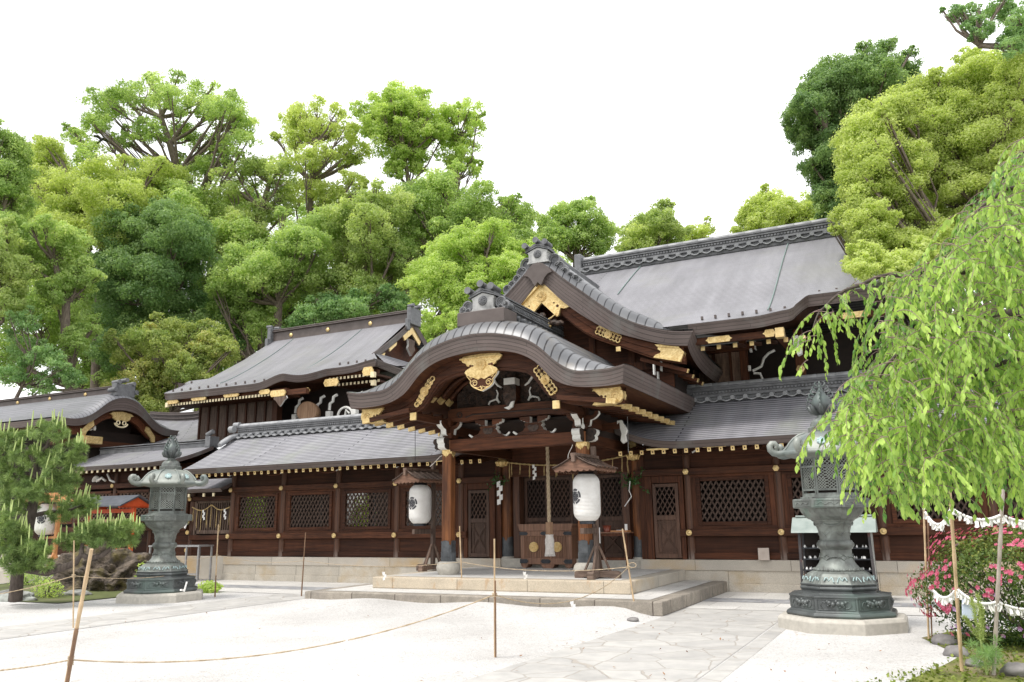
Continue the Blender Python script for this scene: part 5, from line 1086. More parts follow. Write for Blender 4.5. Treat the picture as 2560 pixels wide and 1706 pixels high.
# ================================================================== BRONZE LANTERNS
def bronze_lantern(loc, label, hexkerb=False):
    t = thing('bronze_lantern', label, 'lantern', loc, 'bronze lanterns flanking the court'); O = PI/8
    def P(name, prof, m, n=8, sm=False, bevel=0, par=None):
        mb = MB(); mb.lathe(prof, n, (0, 0, 0), O, sm); return part(name, mb, m, par or t, local=True, bevel=bevel)
    P('stone_footing', [(1.03, -.02), (1.03, .16), (.99, .21), (.5, .225)], stone_pil, bevel=.01)
    b = P('base_block', [(.80, .21), (.865, .215), (.885, .245), (.865, .285), (.815, .30), (.805, .325), (.805, .50), (.82, .515), (.82, .535), (.70, .55)], bronze_dark, bevel=.006)
    mb = MB()
    for k in range(8):
        q = Matrix.Rotation(k*PI/4, 3, 'Z'); A = -.805*math.cos(O)
        def put(c, r): mb.lathe([(r[0]*math.cos(a), r[0]*math.sin(a)) for a in np.linspace(-1.5, 1.5, 6)], 8, q @ Vector((c[0], A-.005, c[1])), axis=q @ Vector((0, -1, 0)))
        for c in ((-.05, .42), (.03, .43), (.09, .425), (-.1, .44)): put(c, (.042,))
        for c in ((-.12, .40), (-.07, .385), (.05, .38), (.11, .385), (.14, .45), (-.13, .46), (.0, .465)): put(c, (.026,))
        mb.tube([q @ Vector((x, A-.004, z)) for x, z in ((-.2, .35), (-.24, .4), (-.2, .46), (-.16, .44))], .009, 5); mb.tube([q @ Vector((x, A-.004, z)) for x, z in ((.12, .47), (.2, .46), (.22, .4), (.17, .36), (.1, .355))], .009, 5)
        for z in (.335, .492): mb.tube([q @ Vector((-.27, A-.002, z)), q @ Vector((.27, A-.002, z))], .008, 4)
        for x in (-.275, .275): mb.tube([q @ Vector((x, A-.002, .335)), q @ Vector((x, A-.002, .492))], .008, 4)
    part('lion_relief', mb, bronze_dark, b, local=True)
    P('stepped_moulding', [(.66, .54), (.655, .565), (.60, .57), (.595, .60), (.62, .61), (.63, .635), (.615, .665), (.60, .67), (.62, .675), (.625, .70), (.55, .705)], bronze_dark, bevel=.004)
    bl = P('bell_foot', [(.60, .70), (.585, .715), (.56, .76), (.535, .81), (.49, .855), (.42, .885), (.38, .89)], bronze)
    mb = MB()
    for k in range(8):
        for s in (-1, 1):
            pts = []
            for u in np.linspace(0, 1, 8): a = O+k*PI/4+PI/8+s*(.05+.26*u); r = .575-.05*math.sin(u*PI*1.6)*.5; z = .735+.075*abs(math.sin(u*PI*1.9)); pts.append(((r-(z-.73)*.35)*math.cos(a)*.955, (r-(z-.73)*.35)*math.sin(a)*.955, z))
            mb.tube(pts, .009, 5)
    part('lappet_relief', mb, bronze_pale, bl, local=True)
    mb = MB(); mb.lathe([(.36, .885), (.37, .9), (.36, .915)], 24)
    for k in range(26): a = 2*PI*k/26; mb.lathe([(.03*math.cos(x), .03*math.sin(x)) for x in np.linspace(-1.5, 1.5, 5)], 7, (.36*math.cos(a), .36*math.sin(a), .905))
    part('bead_ring', mb, bronze, t, local=True)
    P('neck', [(.37, .91), (.345, .93), (.295, .99), (.26, 1.06), (.245, 1.15), (.243, 1.23)], bronze, 32, True)
    P('neck_ring', [(.25, 1.225), (.262, 1.235), (.27, 1.255), (.285, 1.27), (.295, 1.30), (.285, 1.33), (.27, 1.345), (.262, 1.365), (.245, 1.37)], bronze, 32, True)
    nk = P('upper_neck', [(.238, 1.365), (.235, 1.43), (.25, 1.52), (.275, 1.6), (.305, 1.66), (.315, 1.675)], bronze, 32, True)
    mb = MB()
    for z0, r0, up in ((1.06, .262, 1), (1.15, .25, -1), (1.45, .242, 1), (1.66, .3, -1)):
        n = 6
        for k in range(n):
            mb.tube([(r0*1.01*math.cos(a), r0*1.01*math.sin(a), z0+up*.055*abs(math.sin((a-2*PI*k/n)*n/2))**.7) for a in np.linspace(2*PI*k/n, 2*PI*(k+1)/n, 9)], .008, 5)
    part('scallop_relief', mb, bronze, nk, local=True)
    P('lotus_bowl', [(.30, 1.66), (.345, 1.68), (.36, 1.70), (.40, 1.715), (.46, 1.76), (.51, 1.83), (.53, 1.88), (.555, 1.89), (.555, 1.9)], bronze, 8, False, .01)
    tr = P('octagonal_tray', [(.56, 1.89), (.625, 1.893), (.63, 1.90), (.63, 2.03), (.61, 2.04), (.5, 2.045)], bronze, bevel=.005)
    mb = MB(); mb2 = MB()
    for k in range(8):
        q = Matrix.Rotation(k*PI/4, 3, 'Z'); A = -.63*math.cos(O)
        for a, c in (((-.2, 1.92), (.2, 1.92)), ((-.2, 2.01), (.2, 2.01)), ((-.2, 1.92), (-.2, 2.01)), ((.2, 1.92), (.2, 2.01))): mb.tube([q @ Vector((a[0], A-.001, a[1])), q @ Vector((c[0], A-.001, c[1]))], .007, 4)
        mb.tube([q @ Vector((x, A-.001, 1.965+.018*math.sin(x*45))) for x in np.linspace(-.16, .16, 18)], .009, 5)
    part('panel_relief', mb, bronze, tr, local=True)
    P('fire_box_sill', [(.50, 2.04), (.50, 2.07), (.46, 2.075), (.455, 2.11), (.40, 2.12)], bronze, bevel=.004)
    P('fire_box_core', [(.33, 2.1), (.33, 2.72)], dark_in)
    mb = MB(); fb = None
    for k in range(8):
        q = Matrix.Rotation(k*PI/4, 3, 'Z'); A = .44*math.cos(O); h = .44*math.sin(O); tmp = MB()
        tmp.b2(-h, -h+.025, -A-.015, -A+.02, 2.1, 2.72); tmp.b2(h-.025, h, -A-.015, -A+.02, 2.1, 2.72)
        for z in (2.1, 2.17, 2.55, 2.69): tmp.b2(-h, h, -A-.012, -A+.02, z, z+.03)
        mb.add([q @ Vector(v) for v in tmp.v], tmp.f)
    fr = part('fire_box_frame', mb, bronze, t, local=True)
    mb = MB()
    for k in range(8):
        q = Matrix.Rotation(k*PI/4, 3, 'Z'); A = .44*math.cos(O); h = .44*math.sin(O); tmp = MB()
        lattice(tmp, -h+.02, 0, 2.2, 2.375, -A+.002, .045, .016, 1., .008); lattice(tmp, 0, h-.02, 2.375, 2.55, -A+.002, .045, .016, 1., .008)
        lattice(tmp, 0, h-.02, 2.2, 2.375, -A+.006, .06, .016, .8, .008); lattice(tmp, -h+.02, 0, 2.375, 2.55, -A+.006, .06, .016, .8, .008)
        lattice(tmp, -h+.02, h-.02, 2.58, 2.69, -A+.002, .07, .016, .9, .008)
        mb.add([q @ Vector(v) for v in tmp.v], tmp.f)
    part('pierced_panels', mb, bronze_lid, fr, local=True)
    rf = P('lid', [(.42, 2.70), (.56, 2.735), (.70, 2.765), (.725, 2.775), (.73, 2.80), (.72, 2.825), (.695, 2.84), (.655, 2.885), (.61, 2.95), (.54, 3.03), (.45, 3.09), (.34, 3.13), (.25, 3.15)], bronze_lid, bevel=.006)
    md = MB(); mp = MB()
    for k in range(8):
        a = O+k*PI/4; c, s = math.cos(a), math.sin(a); mb = MB()
        path = [(.56, 2.83), (.70, 2.805), (.80, 2.795), (.88, 2.815), (.925, 2.865), (.93, 2.93), (.895, 2.975), (.845, 2.975), (.818, 2.94), (.83, 2.903), (.86, 2.903)]
        mb.tube([(r*c, r*s, z) for r, z in path], [.05, .055, .055, .055, .055, .055, .052, .05, .046, .04, .03], 8)
        part('fern_scroll', mb, bronze_lid, rf, local=True); mb = MB()
        mb.tube([(r*c, r*s, z) for r, z in ((.70, 2.85), (.645, 2.905), (.6, 2.97), (.53, 3.045), (.44, 3.105), (.33, 3.14))], .02, 6); part('lid_rib', mb, bronze_lid, rf, local=True)
        a2 = k*PI/4; n_ = Vector((math.cos(a2)*.75, math.sin(a2)*.75, .66))
        mp.lathe([(.075, 0), (.07, .012), (0, .016)], 12, (.56*math.cos(a2), .56*math.sin(a2), 2.965), axis=n_)
        for j in range(7): b_ = j*PI*2/7; u = Vector((-math.sin(a2), math.cos(a2), 0)); v = n_.normalized().cross(u); mp.lathe([(.026, 0), (.02, .02), (0, .024)], 7, Vector((.56*math.cos(a2), .56*math.sin(a2), 2.965))+u*.058*math.cos(b_)+v*.058*math.sin(b_), axis=n_)
    part('crest_boss', mp, bronze_pale, rf, local=True)
    P('finial_plinth', [(.27, 3.14), (.27, 3.23), (.245, 3.24), (.22, 3.25)], bronze, bevel=.006)
    P('finial_dome', [(.22, 3.24), (.215, 3.3), (.18, 3.355), (.12, 3.39), (.09, 3.41), (.1, 3.425), (.07, 3.45)], bronze, 24, True)
    j = P('jewel', [(.06, 3.44), (.13, 3.5), (.165, 3.58), (.17, 3.65), (.14, 3.73), (.085, 3.8), (.04, 3.88), (.02, 3.97), (0, 4.03)], bronze_dark, 24, True)
    mb = MB()
    for k in range(8):
        a = k*PI/4; c, s = math.cos(a), math.sin(a)
        mb.tube([(r*c, r*s, z) for r, z in ((.07, 3.46), (.16, 3.5), (.2, 3.56), (.22, 3.6))], [.02, .045, .04, .015], 6)
        if k % 2 == 0:
            for q in np.linspace(0, 1, 7): z = 3.56+.4*q; r = .185*(1-q**1.5*.95)+.02; mb.tube([(r*c, r*s, z-.03), ((r+.045)*c, (r+.045)*s, z), ((r+.05)*c, (r+.05)*s, z+.045), ((r+.02)*c, (r+.02)*s, z+.06)], [.016, .018, .014, .006], 5)
    part('flame_and_lotus', mb, bronze_dark, j, local=True)
    return t
LANT_R = bronze_lantern((7.36, -6.3, 0), 'tall patinated bronze lantern partly hidden by the weeping tree, in front of the incense shelf')
def dup_tree(o, loc, rz=0):
    r = o.copy(); COL.objects.link(r); r.location = loc; r.rotation_euler.z = rz; WL[r.name] = Vector(loc)
    for ch in o.children:
        c = ch.copy(); COL.objects.link(c); c.parent = r
        for g in ch.children: d = g.copy(); COL.objects.link(d); d.parent = c
    return r
LANT_L = dup_tree(LANT_R, (-8.2, -6.3, 0)); LANT_L['label'] = 'tall patinated bronze lantern beside the mossy rock and the low pine'

# ================================================================== PAPER LANTERNS ON ROOFED STANDS
def stand(loc, rz, label):
    t = thing('lantern_stand', label, 'lantern stand', loc, 'roofed lantern stands on the platform', rz)
    mb = MB(); mb.b2(-.05, .05, -.05, .05, .1, 2.86); part('post', mb, wood_grey, t, local=True, bevel=.01)
    for k, (d, nm) in enumerate((((1, .12), 'foot_beam'), ((.1, -1), 'foot_beam'))):
        mb = MB(); x, y = d; L = .5; v = Vector((x, y, 0)).normalized(); w = Vector((-v.y, v.x, 0))
        out = [(-L, 0), (-L, .12), (-L+.06, .145), (L-.06, .145), (L, .12), (L, 0), (L-.16, 0), (L-.2, .035), (-L+.2, .035), (-L+.16, 0)]
        n = len(out); V = [v*u+w*.075+Vector((0, 0, z+.003*k)) for u, z in out]+[v*u-w*.075+Vector((0, 0, z+.003*k)) for u, z in out]
        mb.add(V, [tuple(range(n)), tuple(range(2*n-1, n-1, -1))]+[(i, (i+1) % n, n+(i+1) % n, n+i) for i in range(n)]); part(nm, mb, wood_greyx, t, local=True, bevel=.012)
        for s in (-1, 1): mb = MB(); a = v*(.3*s); mb.bar((a.x, a.y, .13), (v.x*.045*s, v.y*.045*s, .68), .045, .05, (w.x, w.y, 0)); part('brace', mb, wood_grey, t, local=True, bevel=.006)
    mb = MB(); mb.b2(-.05, .05, -.72, -.05, .95, 1.07); mb.b2(-.045, .045, -.5, .1, 2.36, 2.44); part('bracket_arm', mb, wood_grey, t, local=True, bevel=.008)
    hw = .52; y0, y1 = -1.02, .12
    prof = lambda u: 2.60-.36*(u/hw)+.10*(u/hw)**2 if u >= 0 else 0
    mb = MB()
    for s in (-1, 1):
        us = np.linspace(0, hw, 7); mb.grid([[(s*u, y, prof(u)) for u in us] for y in (y0, y1)], None); mb.grid([[(s*u, y, prof(u)-.022) for u in us] for y in (y0, y1)], None)
    rf = part('plank_roof', mb, wood_greyx, t, local=True)
    mb = MB()
    for s in (-1, 1):
        for y in np.linspace(y0+.02, y1-.02, 6): mb.tube([(s*u, y, prof(u)+.012) for u in np.linspace(.05, hw+.015, 7)], .018, 4, smooth=False)
    part('roof_batten', mb, wood_grey, rf, local=True)
    mb = MB(); mb.b2(-.07, .07, y0-.03, y1+.03, 2.585, 2.65); mb.b2(-.045, .045, y0-.04, y0+.04, 2.46, 2.6); part('ridge_board', mb, wood_grey, rf, local=True, bevel=.008)
    def scal(L, n, z0, z1, r): return [(-L, z1)]+[(-L+2*L*k/(n*6), z0-r*abs(math.sin(PI*k/6))) for k in range(n*6+1)]+[(L, z1)]
    mb = MB()
    for y in (y0+.03, y1-.05):
        low = [(x, z) for x, z in scal(hw-.02, 7, 2.29, 2.33, .035)]; up = [(hw-.1, 2.4), (0, 2.575), (-hw+.1, 2.4)]
        mb.prism(low+up, 'xz', y, y+.022)
    for s in (-1, 1): mb.prism([(y*1.+(y0+y1)/2, z) for y, z in scal((y1-y0)/2-.04, 8, 2.29, 2.36, .035)], 'yz', s*(hw-.04), s*(hw-.02))
    part('scalloped_valance', mb, wood_pale2, rf, local=True)
    return t
wood_pale2 = mat('red_weathered_plank', (.1, .05, .03), (.24, .125, .08), 4, (1, 6, 6), .7, bd=.003)

def paperlmat():
    m, n, b = new_mat('ribbed_lantern_paper')
    f = noise(n, 5, 5); c = ramp(n, f, [(.3, (.68, .66, .63)), (.7, (.82, .81, .79))]); g = noise(n, 18, 3); c = mixc(n, ramp(n, g, [(.7, (0, 0, 0)), (.8, (.25,)*3)]), c, (.45, .42, .38))
    lk(n, c, b.inputs['Base Color']); b.inputs['Roughness'].default_value = .75
    t = n.nodes.new('ShaderNodeTexCoord'); w = n.nodes.new('ShaderNodeTexWave'); w.wave_type = 'BANDS'; w.bands_direction = 'Z'; w.inputs['Scale'].default_value = 11; lk(n, t.outputs['Object'], w.inputs['Vector'])
    bump(n, b, w.outputs['Fac'], .012, .8); return m
paperl = paperlmat()
def paper_lantern(loc, rz, label, r=.295, H=1.0, facing=-PI/2):
    t = thing('paper_lantern', label, 'paper lantern', loc, 'white paper lanterns', rz)
    def rad(z): u = abs(z/H-.5)*2; return r*(1-.38*max(0, (u-.62)/.38)**2.2)*(1+.012*math.cos(u*3))
    mb = MB(); mb.lathe([(rad(z), z) for z in np.linspace(0, H, 44)], 40); part('paper_body', mb, paperl, t, local=True)
    mb = MB(); mb.lathe([(r*.58, -.065), (r*.58, .02), (r*.5, .025)], 28); part('bottom_ring', mb, paver_dark, t, local=True)
    mb = MB(); mb.lathe([(r*.6, H-.02), (r*.6, H+.05), (r*.5, H+.055)], 28); part('top_ring', mb, paver_dark, t, local=True)
    mb = MB()
    def pt(u, v, e=.004): z = H*.52+v; R_ = rad(z)+e; a = facing+u/r; return (R_*math.cos(a), R_*math.sin(a), z)
    def blob(cu, cv, ru, rv, ri=0, a0=0, a1=2*PI, n=22):
        for i in range(n):
            b0, b1 = lerp(a0, a1, i/n), lerp(a0, a1, (i+1)/n)
            q = [pt(cu+ru*k*math.cos(b), cv+rv*k*math.sin(b)) for b, k in ((b0, ri), (b0, 1), (b1, 1), (b1, ri))]; mb.add(q, [(0, 1, 2, 3)])
    R0 = .165
    for k in range(5): a = PI/2+k*2*PI/5; blob(0, 0, R0, R0, .72, a-.5, a+.5, 12); blob(.068*math.cos(a), .068*math.sin(a), .042, .042, .0); 
    for k in range(5): a = PI/2+PI/5+k*2*PI/5; blob(0, 0, R0*.66, R0*.66, .8, a-.3, a+.3, 6)
    blob(0, 0, .03, .03)
    part('crest', mb, ink, t, local=True); return t
stand((-3.12, -1.95, .52), math.radians(-14), 'weathered roofed wooden stand behind the left porch pillar, holding a paper lantern')
paper_lantern((-3.235, -2.42, 1.74), math.radians(-14), 'white paper lantern with half-seen black crest hanging left of the left pillar')
stand((2.2, -3.72, .52), math.radians(-4), 'weathered roofed wooden stand in front of the right porch pillar, holding a paper lantern')
paper_lantern((2.18, -4.18, 1.74), math.radians(-35), 'white paper lantern with crest just at its edge, in front of right pillar')

# ================================================================== OFFERING BOX, BELL ROPE, TABLE
OB = thing('offering_box', 'wooden slatted offering box with dark iron straps and two gilt chrysanthemums', 'offering box', (-.57, -.1, .52))
x0, x1, yf, yb = -1.27, .24, -.42, .12
mb = MB(); mb.b2(x0, x1, yf, yb, .62, .78); mb.b2(x0, x1, yf, yb, 1.36, 1.5); mb.b2(x0, x0+.13, yf, yb, .78, 1.36); mb.b2(x1-.13, x1, yf, yb, .78, 1.36); mb.prism([(x0, 1.5), (x1, 1.5), (x1+.06, 1.68), (x0-.06, 1.68)], 'xz', yf-.03, yf+.02); mb.b2(x0-.06, x1+.06, yf+.03, yb, 1.62, 1.68); mb.b2(x0, x0+.03, yf+.03, yb, 1.5, 1.62); mb.b2(x1-.03, x1, yf+.03, yb, 1.5, 1.62)
part('frame', mb, wood_box, OB, bevel=.012)
mb = MB()
for k in range(26): x = x0+.15+k*(x1-x0-.3)/25; mb.lathe([(.024, 0), (.024, .58)], 8, (x, yf+.045, .78))
mb.b2(x0+.1, x1-.1, yf+.05, yb-.05, .7, 1.4); part('slatted_panel', mb, wood_box, OB)
mb = MB()

for (a, b_) in ((x0-.012, x0+.24), ((x0+x1)/2-.15, (x0+x1)/2+.15), (x1-.24, x1+.012)):
    for z0_, z1_ in ((.645, .755), (1.385, 1.475)):
        zc = (z0_+z1_)/2; h = (z1_-z0_)/2; mid = abs((a+b_)/2-(x0+x1)/2) < .05
        L_ = [(a, zc), (a+.05, zc+h)] if (mid or a > -.5) else [(a, zc+h)]; R_ = [(b_-.05, zc+h), (b_, zc), (b_-.05, zc-h)] if (mid or a < -.5) else [(b_, zc+h), (b_, zc-h)]
        L2 = [(a+.05, zc-h)] if (mid or a > -.5) else [(a, zc-h)]
        mb = MB(); mb.prism(L_+R_+L2, 'xz', yf-.014, yf-.002); part('iron_strap', mb, paver_dark, OB)
mb = MB()
for a, b_ in ((x0, x0+.22), (x0+.6, x0+1.0), (x1-.22, x1)): mb.prism([(a, .62), (b_, .62), (b_-.03, .56), (b_-.08, .521), (a+.08, .521), (a+.03, .56)], 'xz', yf+.01, yb-.03)
part('foot', mb, wood_box, OB)
for x in (-.86, -.17): mb = MB(); rosette(mb, (x, yf+.02, 1.075), .135, 16, .05); part('chrysanthemum_boss', mb, gold_plain, OB)

BR = thing('bell_rope', 'thick twisted straw bell rope with wooden block and white knotted tassel above the offering box', 'bell rope', (0.02, -1.35, 3.5))
rx, ry = .02, -1.35
zk0, zk1, zk2 = over(1371, 1306, (rx, ry, 0)), over(1371, 1338, (rx, ry, 0)), over(1374, 1388, (rx, ry, 0))
mb = MB()
for s in range(3): mb.tube([(rx+.023*math.cos(a*15+s*2.094), ry+.023*math.sin(a*15+s*2.094), zk0-.02+a) for a in np.linspace(0, 3.72-zk0, 130)], .027, 7)
part('twisted_rope', mb, hemp, BR)
mb = MB(); mb.lathe([(.105, zk1), (.105, zk0)], 6, (rx, ry, 0), smooth=False); part('wooden_block', mb, wood_pale, BR, bevel=.006)
mb = MB(); G = []
pf = [(.095, zk1+.01), (.085, zk1-.04), (.11, lerp(zk1, zk2, .25)), (.113, lerp(zk1, zk2, .45)), (.10, lerp(zk1, zk2, .6)), (.107, lerp(zk1, zk2, .8)), (.125, zk2+.02)]
mb.lathe(pf, 24, (rx, ry, 0))
for k in range(20):
    for d in (-1, 1): mb.tube([((r+.004)*math.cos(2*PI*k/20+d*q*.5)+rx, (r+.004)*math.sin(2*PI*k/20+d*q*.5)+ry, z) for q, (r, z) in enumerate(pf)], .008, 4)
    a = 2*PI*k/20; mb.tube([(rx+.118*math.cos(a), ry+.118*math.sin(a), zk2+.03), (rx+.13*math.cos(a), ry+.13*math.sin(a), zk2-.03)], .011, 5)
part('knotted_tassel', mb, cordwhite, BR)

TB = thing('side_table', 'narrow wooden table with white paper notice hanging at its left end, beside right pillar', 'table', (1.75, .0, .52))
tx0, tx1, ty0, ty1 = .92, 1.86, -.45, -.02; zt = 1.45
mb = MB(); mb.b2(tx0, tx1, ty0, ty1, zt-.03, zt); part('table_top', mb, wood_box, TB, bevel=.006)
for x in (tx0+.08, tx1-.1):
    for y in (ty0+.05, ty1-.05): mb = MB(); mb.b2(x-.025, x+.025, y-.025, y+.025, .522, zt-.03); part('leg', mb, wood_z, TB)
mb = MB(); mb.b2(tx0+.08, tx1-.1, ty0+.04, ty0+.07, .74, .8); mb.b2(tx0+.08, tx1-.1, ty1-.07, ty1-.04, .74, .8); mb.b2(tx0+.08, tx1-.1, ty0+.03, ty0+.06, zt-.1, zt-.03); part('stretcher', mb, wood_z, TB)
mb = MB(); mb.lathe([(.09, 0), (.11, .17), (.105, .17), (.09, .02)], 20, (1.18, -.22, zt)); solo('wooden_tub', mb, bucket_red, 'small round red-brown tub standing on the side table', 'tub', (1.18, -.22, zt))
mb = MB(); mb.b2(1.34, 1.8, -.4, -.1, zt+.001, zt+.04); solo('wooden_tray', mb, plank_red, 'shallow orange wooden tray on the side table', 'tray', (1.57, -.25, zt), bevel=.004)
mb = MB(); mb.b2(1.7, 1.77, -.3, -.28, zt+.042, zt+.2); solo('paper_sign', mb, paper, 'little white upright card standing in the orange tray', 'card', (1.73, -.29, zt+.04))
mb = MB(); mb.b2(1.48, 1.66, -.34, -.22, zt+.042, zt+.052); solo('paper_stack', mb, paper, 'low stack of white paper slips lying in the orange tray', 'paper', (1.57, -.28, zt+.04))
NT = thing('paper_notice', 'white paper notice with black brush writing hanging from the table edge', 'notice', (1.02, -.48, 1.5))
mb = MB(); mb.grid([[(.9+.022*k, -.475+.012*math.sin(k*.9), z+.01*math.sin(k)) for z in (1.16, 1.3, 1.42, 1.56)] for k in range(9)]); part('sheet', mb, paper, NT)
mb = MB()
for k in range(4):
    for j in range(4):
        x, z = .925+k*.036, 1.5-j*.075; mb.tube([(x+random.uniform(-.015, .015), -.492, z+random.uniform(-.03, .03)) for _ in range(4)], .0045, 4)
part('brush_writing', mb, ink, NT)

# straw rope across the doorway, with hanging straw and zigzag papers
def zigzag(mb, c, s=.1, n=4, d=(1, 0, 0)):
    d = Vector(d); c = Vector(c)
    for k in range(n):
        o = d*(s*.45*(1 if k % 2 else -1)*.6+.0)+Vector((0, .004*k, -k*s*.95)); a = c+o
        mb.add([a-d*s*.4, a+d*s*.45+Vector((0, 0, s*.25)), a+d*s*.4+Vector((0, .01, -s*.95)), a-d*s*.45+Vector((0, .01, -s*1.15))], [(0, 1, 2, 3)])
def straw_rope(name, label, p0, p1, sag, drops, r=.022, base=None, mid=None):
    t = thing(name, label, 'sacred rope', base or ((p0[0]+p1[0])/2, p0[1], min(p0[2], p1[2])))
    f = lambda u: (lerp(p0[0], p1[0], u), lerp(p0[1], p1[1], u)-.01, lerp(p0[2], p1[2], u)-sag*4*u*(1-u)+(mid(u) if mid else 0))
    mb = MB()
    for s in range(2): mb.tube([tuple(np.array(f(u))+np.array((0, .5*r*math.cos(u*90+s*PI), .5*r*math.sin(u*90+s*PI)))) for u in np.linspace(0, 1, 90)], r*.7, 6)
    part('twisted_straw', mb, straw, t)
    for u, L in drops:
        mb = MB(); a = f(u)
        for k in range(5): mb.tube([(a[0], a[1], a[2]), (a[0]+random.uniform(-.02, .02), a[1]-.01, a[2]-L*.5), (a[0]+random.uniform(-.035, .035), a[1]-.01, a[2]-L*random.uniform(.85, 1.05))], [.008, .007, .004], 4)
        part('straw_tassel', mb, straw, t)
    return t, f
t, f = straw_rope('straw_rope', 'thin golden straw rope strung between the two round door posts', (-1.85, -.08, 3.42), (1.9, -.08, 3.46), .17, [(.03, .45), (.05, .38), (.12, .3), (.2, .38), (.32, .3), (.42, .34), (.55, .42), (.62, .3), (.72, .44), (.86, .35), (.93, .4), (.97, .5)])
mb = MB(); a = f(.24); zigzag(mb, (a[0], a[1]-.02, a[2]), .085, 5); part('zigzag_paper', mb, paper, t)
t, f = straw_rope('straw_rope', 'straw rope drooping in two loops across the barred niche', (-14.35, .12, 2.42), (-12.5, .12, 2.42), .0, [(.04, .5), (.14, .62), (.25, .7), (.4, .66), (.5, .75), (.64, .62), (.75, .72), (.97, .6)], .02, mid=lambda u: -.12*abs(math.sin(2*PI*u))+.06*math.exp(-((u-.5)/.12)**2))
for u in (.32, .86): mb = MB(); a = f(u); zigzag(mb, (a[0], a[1]-.03, a[2]-.02), .085, 4); part('zigzag_paper', mb, paper, t)

# ================================================================== PAPER-SLIP SHELF, SMALL STONE TABLET, METAL TABLE
SF = thing('offering_shelf', 'dark iron-legged shelf cabinet with pale green sheet roof, behind the right bronze lantern', 'shelf', (6.95, -1.6, 0))
fx0, fx1, fy0, fy1 = 6.18, 7.68, -1.95, -1.3
for x in (fx0+.05, fx1-.05):
    for y in (fy0+.04, fy1-.04): mb = MB(); mb.bar((x+(.05 if x > 7 else -.05)*.6, y, 0.01), (x, y, 1.5), .055, .055); part('leg', mb, rusty, SF)
mb = MB()

prf = [(fy0-.1, 1.42), (fy0-.07, 1.47), (fy0+.05, 1.56), ((fy0+fy1)/2-.08, 1.72), ((fy0+fy1)/2, 1.75), ((fy0+fy1)/2+.08, 1.72), (fy1-.05, 1.56), (fy1+.07, 1.47), (fy1+.1, 1.42)]
mb.prism(prf, 'yz', fx0-.1, fx1+.1); mb.b2(fx0-.03, fx1+.03, (fy0+fy1)/2-.05, (fy0+fy1)/2+.05, 1.75, 1.79); part('sheet_roof', mb, copper_green, SF, bevel=.006)
mb = MB(); mb.b2(fx0+.05, fx1-.05, fy1-.05, fy1-.02, .5, 1.45); part('back_panel', mb, dark_in, SF)
mb = MB(); mb.b2(fx1-.05, fx1-.01, fy0+.02, fy1-.02, .45, 1.44); part('end_panel', mb, steel_pale, SF)
for z in (.62, .85, 1.08): 
    mb = MB(); mb.b2(fx0+.06, fx1-.06, fy0+.05, fy1-.06, z, z+.03); s_ = part('shelf_board', mb, paver_dark, SF)
    mb = MB()
    for k in range(22): x, y = random.uniform(fx0+.1, fx1-.1), random.uniform(fy0+.08, fy0+.25); mb.lathe([(.022, 0), (.02, .015), (.006, .05)], 6, (x, y, z+.03))
    part('white_dish', mb, paper, s_)
mb = MB(); mb.b2(fx0+.06, fx1-.06, fy0, fy1-.05, .5, .55); part('bottom_board', mb, wood_grey, SF)
mb = MB(); mb.box((5.15, -.22, .9), (.26, .04, .29), Matrix.Rotation(-.08, 3, 'X')); solo('stone_tablet', mb, mat('pinkish_tile', (.42, .35, .3), (.5, .43, .38), 8, bd=.002), 'small square pale tablet leaning against the wall on the stone base', 'tablet', (5.15, -.2, .76), bevel=.006)
MT = thing('metal_table', 'bare grey steel frame table behind the left bronze lantern', 'table', (-13.6, -.9, 0))
mb = MB(); mb.b2(-14.9, -12.55, -1.15, -.5, 1.1, 1.15); part('table_top', mb, steel, MT, bevel=.004)
for x in (-14.85, -13.15, -12.6):
    for y in (-1.1, -.55): mb = MB(); mb.b2(x-.025, x+.025, y-.025, y+.025, .005, 1.1); part('leg', mb, steel, MT)
mb = MB(); mb.b2(-13.15, -12.6, -1.12, -1.08, .22, .26); part('stretcher', mb, steel, MT)

# sprigs with zigzag paper on the door posts
def sprig(c, label, n, spread):
    t = thing('evergreen_sprig', label, 'evergreen sprig', c); mb = MB(); lf = MB()
    for k in range(n):
        a = random.uniform(0, 2*PI); e = Vector((math.cos(a)*spread*random.uniform(.4, 1), random.uniform(-.2, .05), random.uniform(-.6, .7)*spread)); p = Vector(c)
        mb.tube([p, p+e*.6, p+e], .006, 4)
        for j in range(9):
            q = p+e*random.uniform(.3, 1.05)+Vector((random.uniform(-.05, .05), random.uniform(-.05, .02), random.uniform(-.05, .05))); u = Vector((random.uniform(-1, 1), random.uniform(-.5, .3), random.uniform(-.8, .5))).normalized(); v = u.orthogonal().normalized()
            lf.add([q, q+u*.035+v*.02, q+u*.085, q+u*.035-v*.02], [(0, 1, 2, 3)])
    part('twig', mb, bark_dark, t); part('leaves', lf, sakaki, t); return t
sakaki = mat('glossy_dark_leaves', (.015, .06, .012), (.06, .16, .035), 14, rough=.3, bd=0)
s1_ = sprig((-2.0, -.12, 2.95), 'evergreen sprig with white zigzag paper on the left round door post', 11, .42)
mb = MB(); zigzag(mb, (-1.98, -.25, 2.86), .13, 5); part('zigzag_paper', mb, paper, s1_)
s2_ = sprig((1.93, -.15, 2.75), 'evergreen sprig tied to the right round door post, thin paper tail', 13, .42)
mb = MB(); mb.tube([(1.9, -.3, 2.75), (1.87, -.32, 2.5), (1.92, -.3, 2.35), (1.72, -.3, 2.1)], .014, 4); part('paper_tail', mb, paper, s2_)
s3_ = sprig((-14.35, .0, 1.98), 'tiny green sprig and folded white paper on the post by the barred niche', 4, .12)
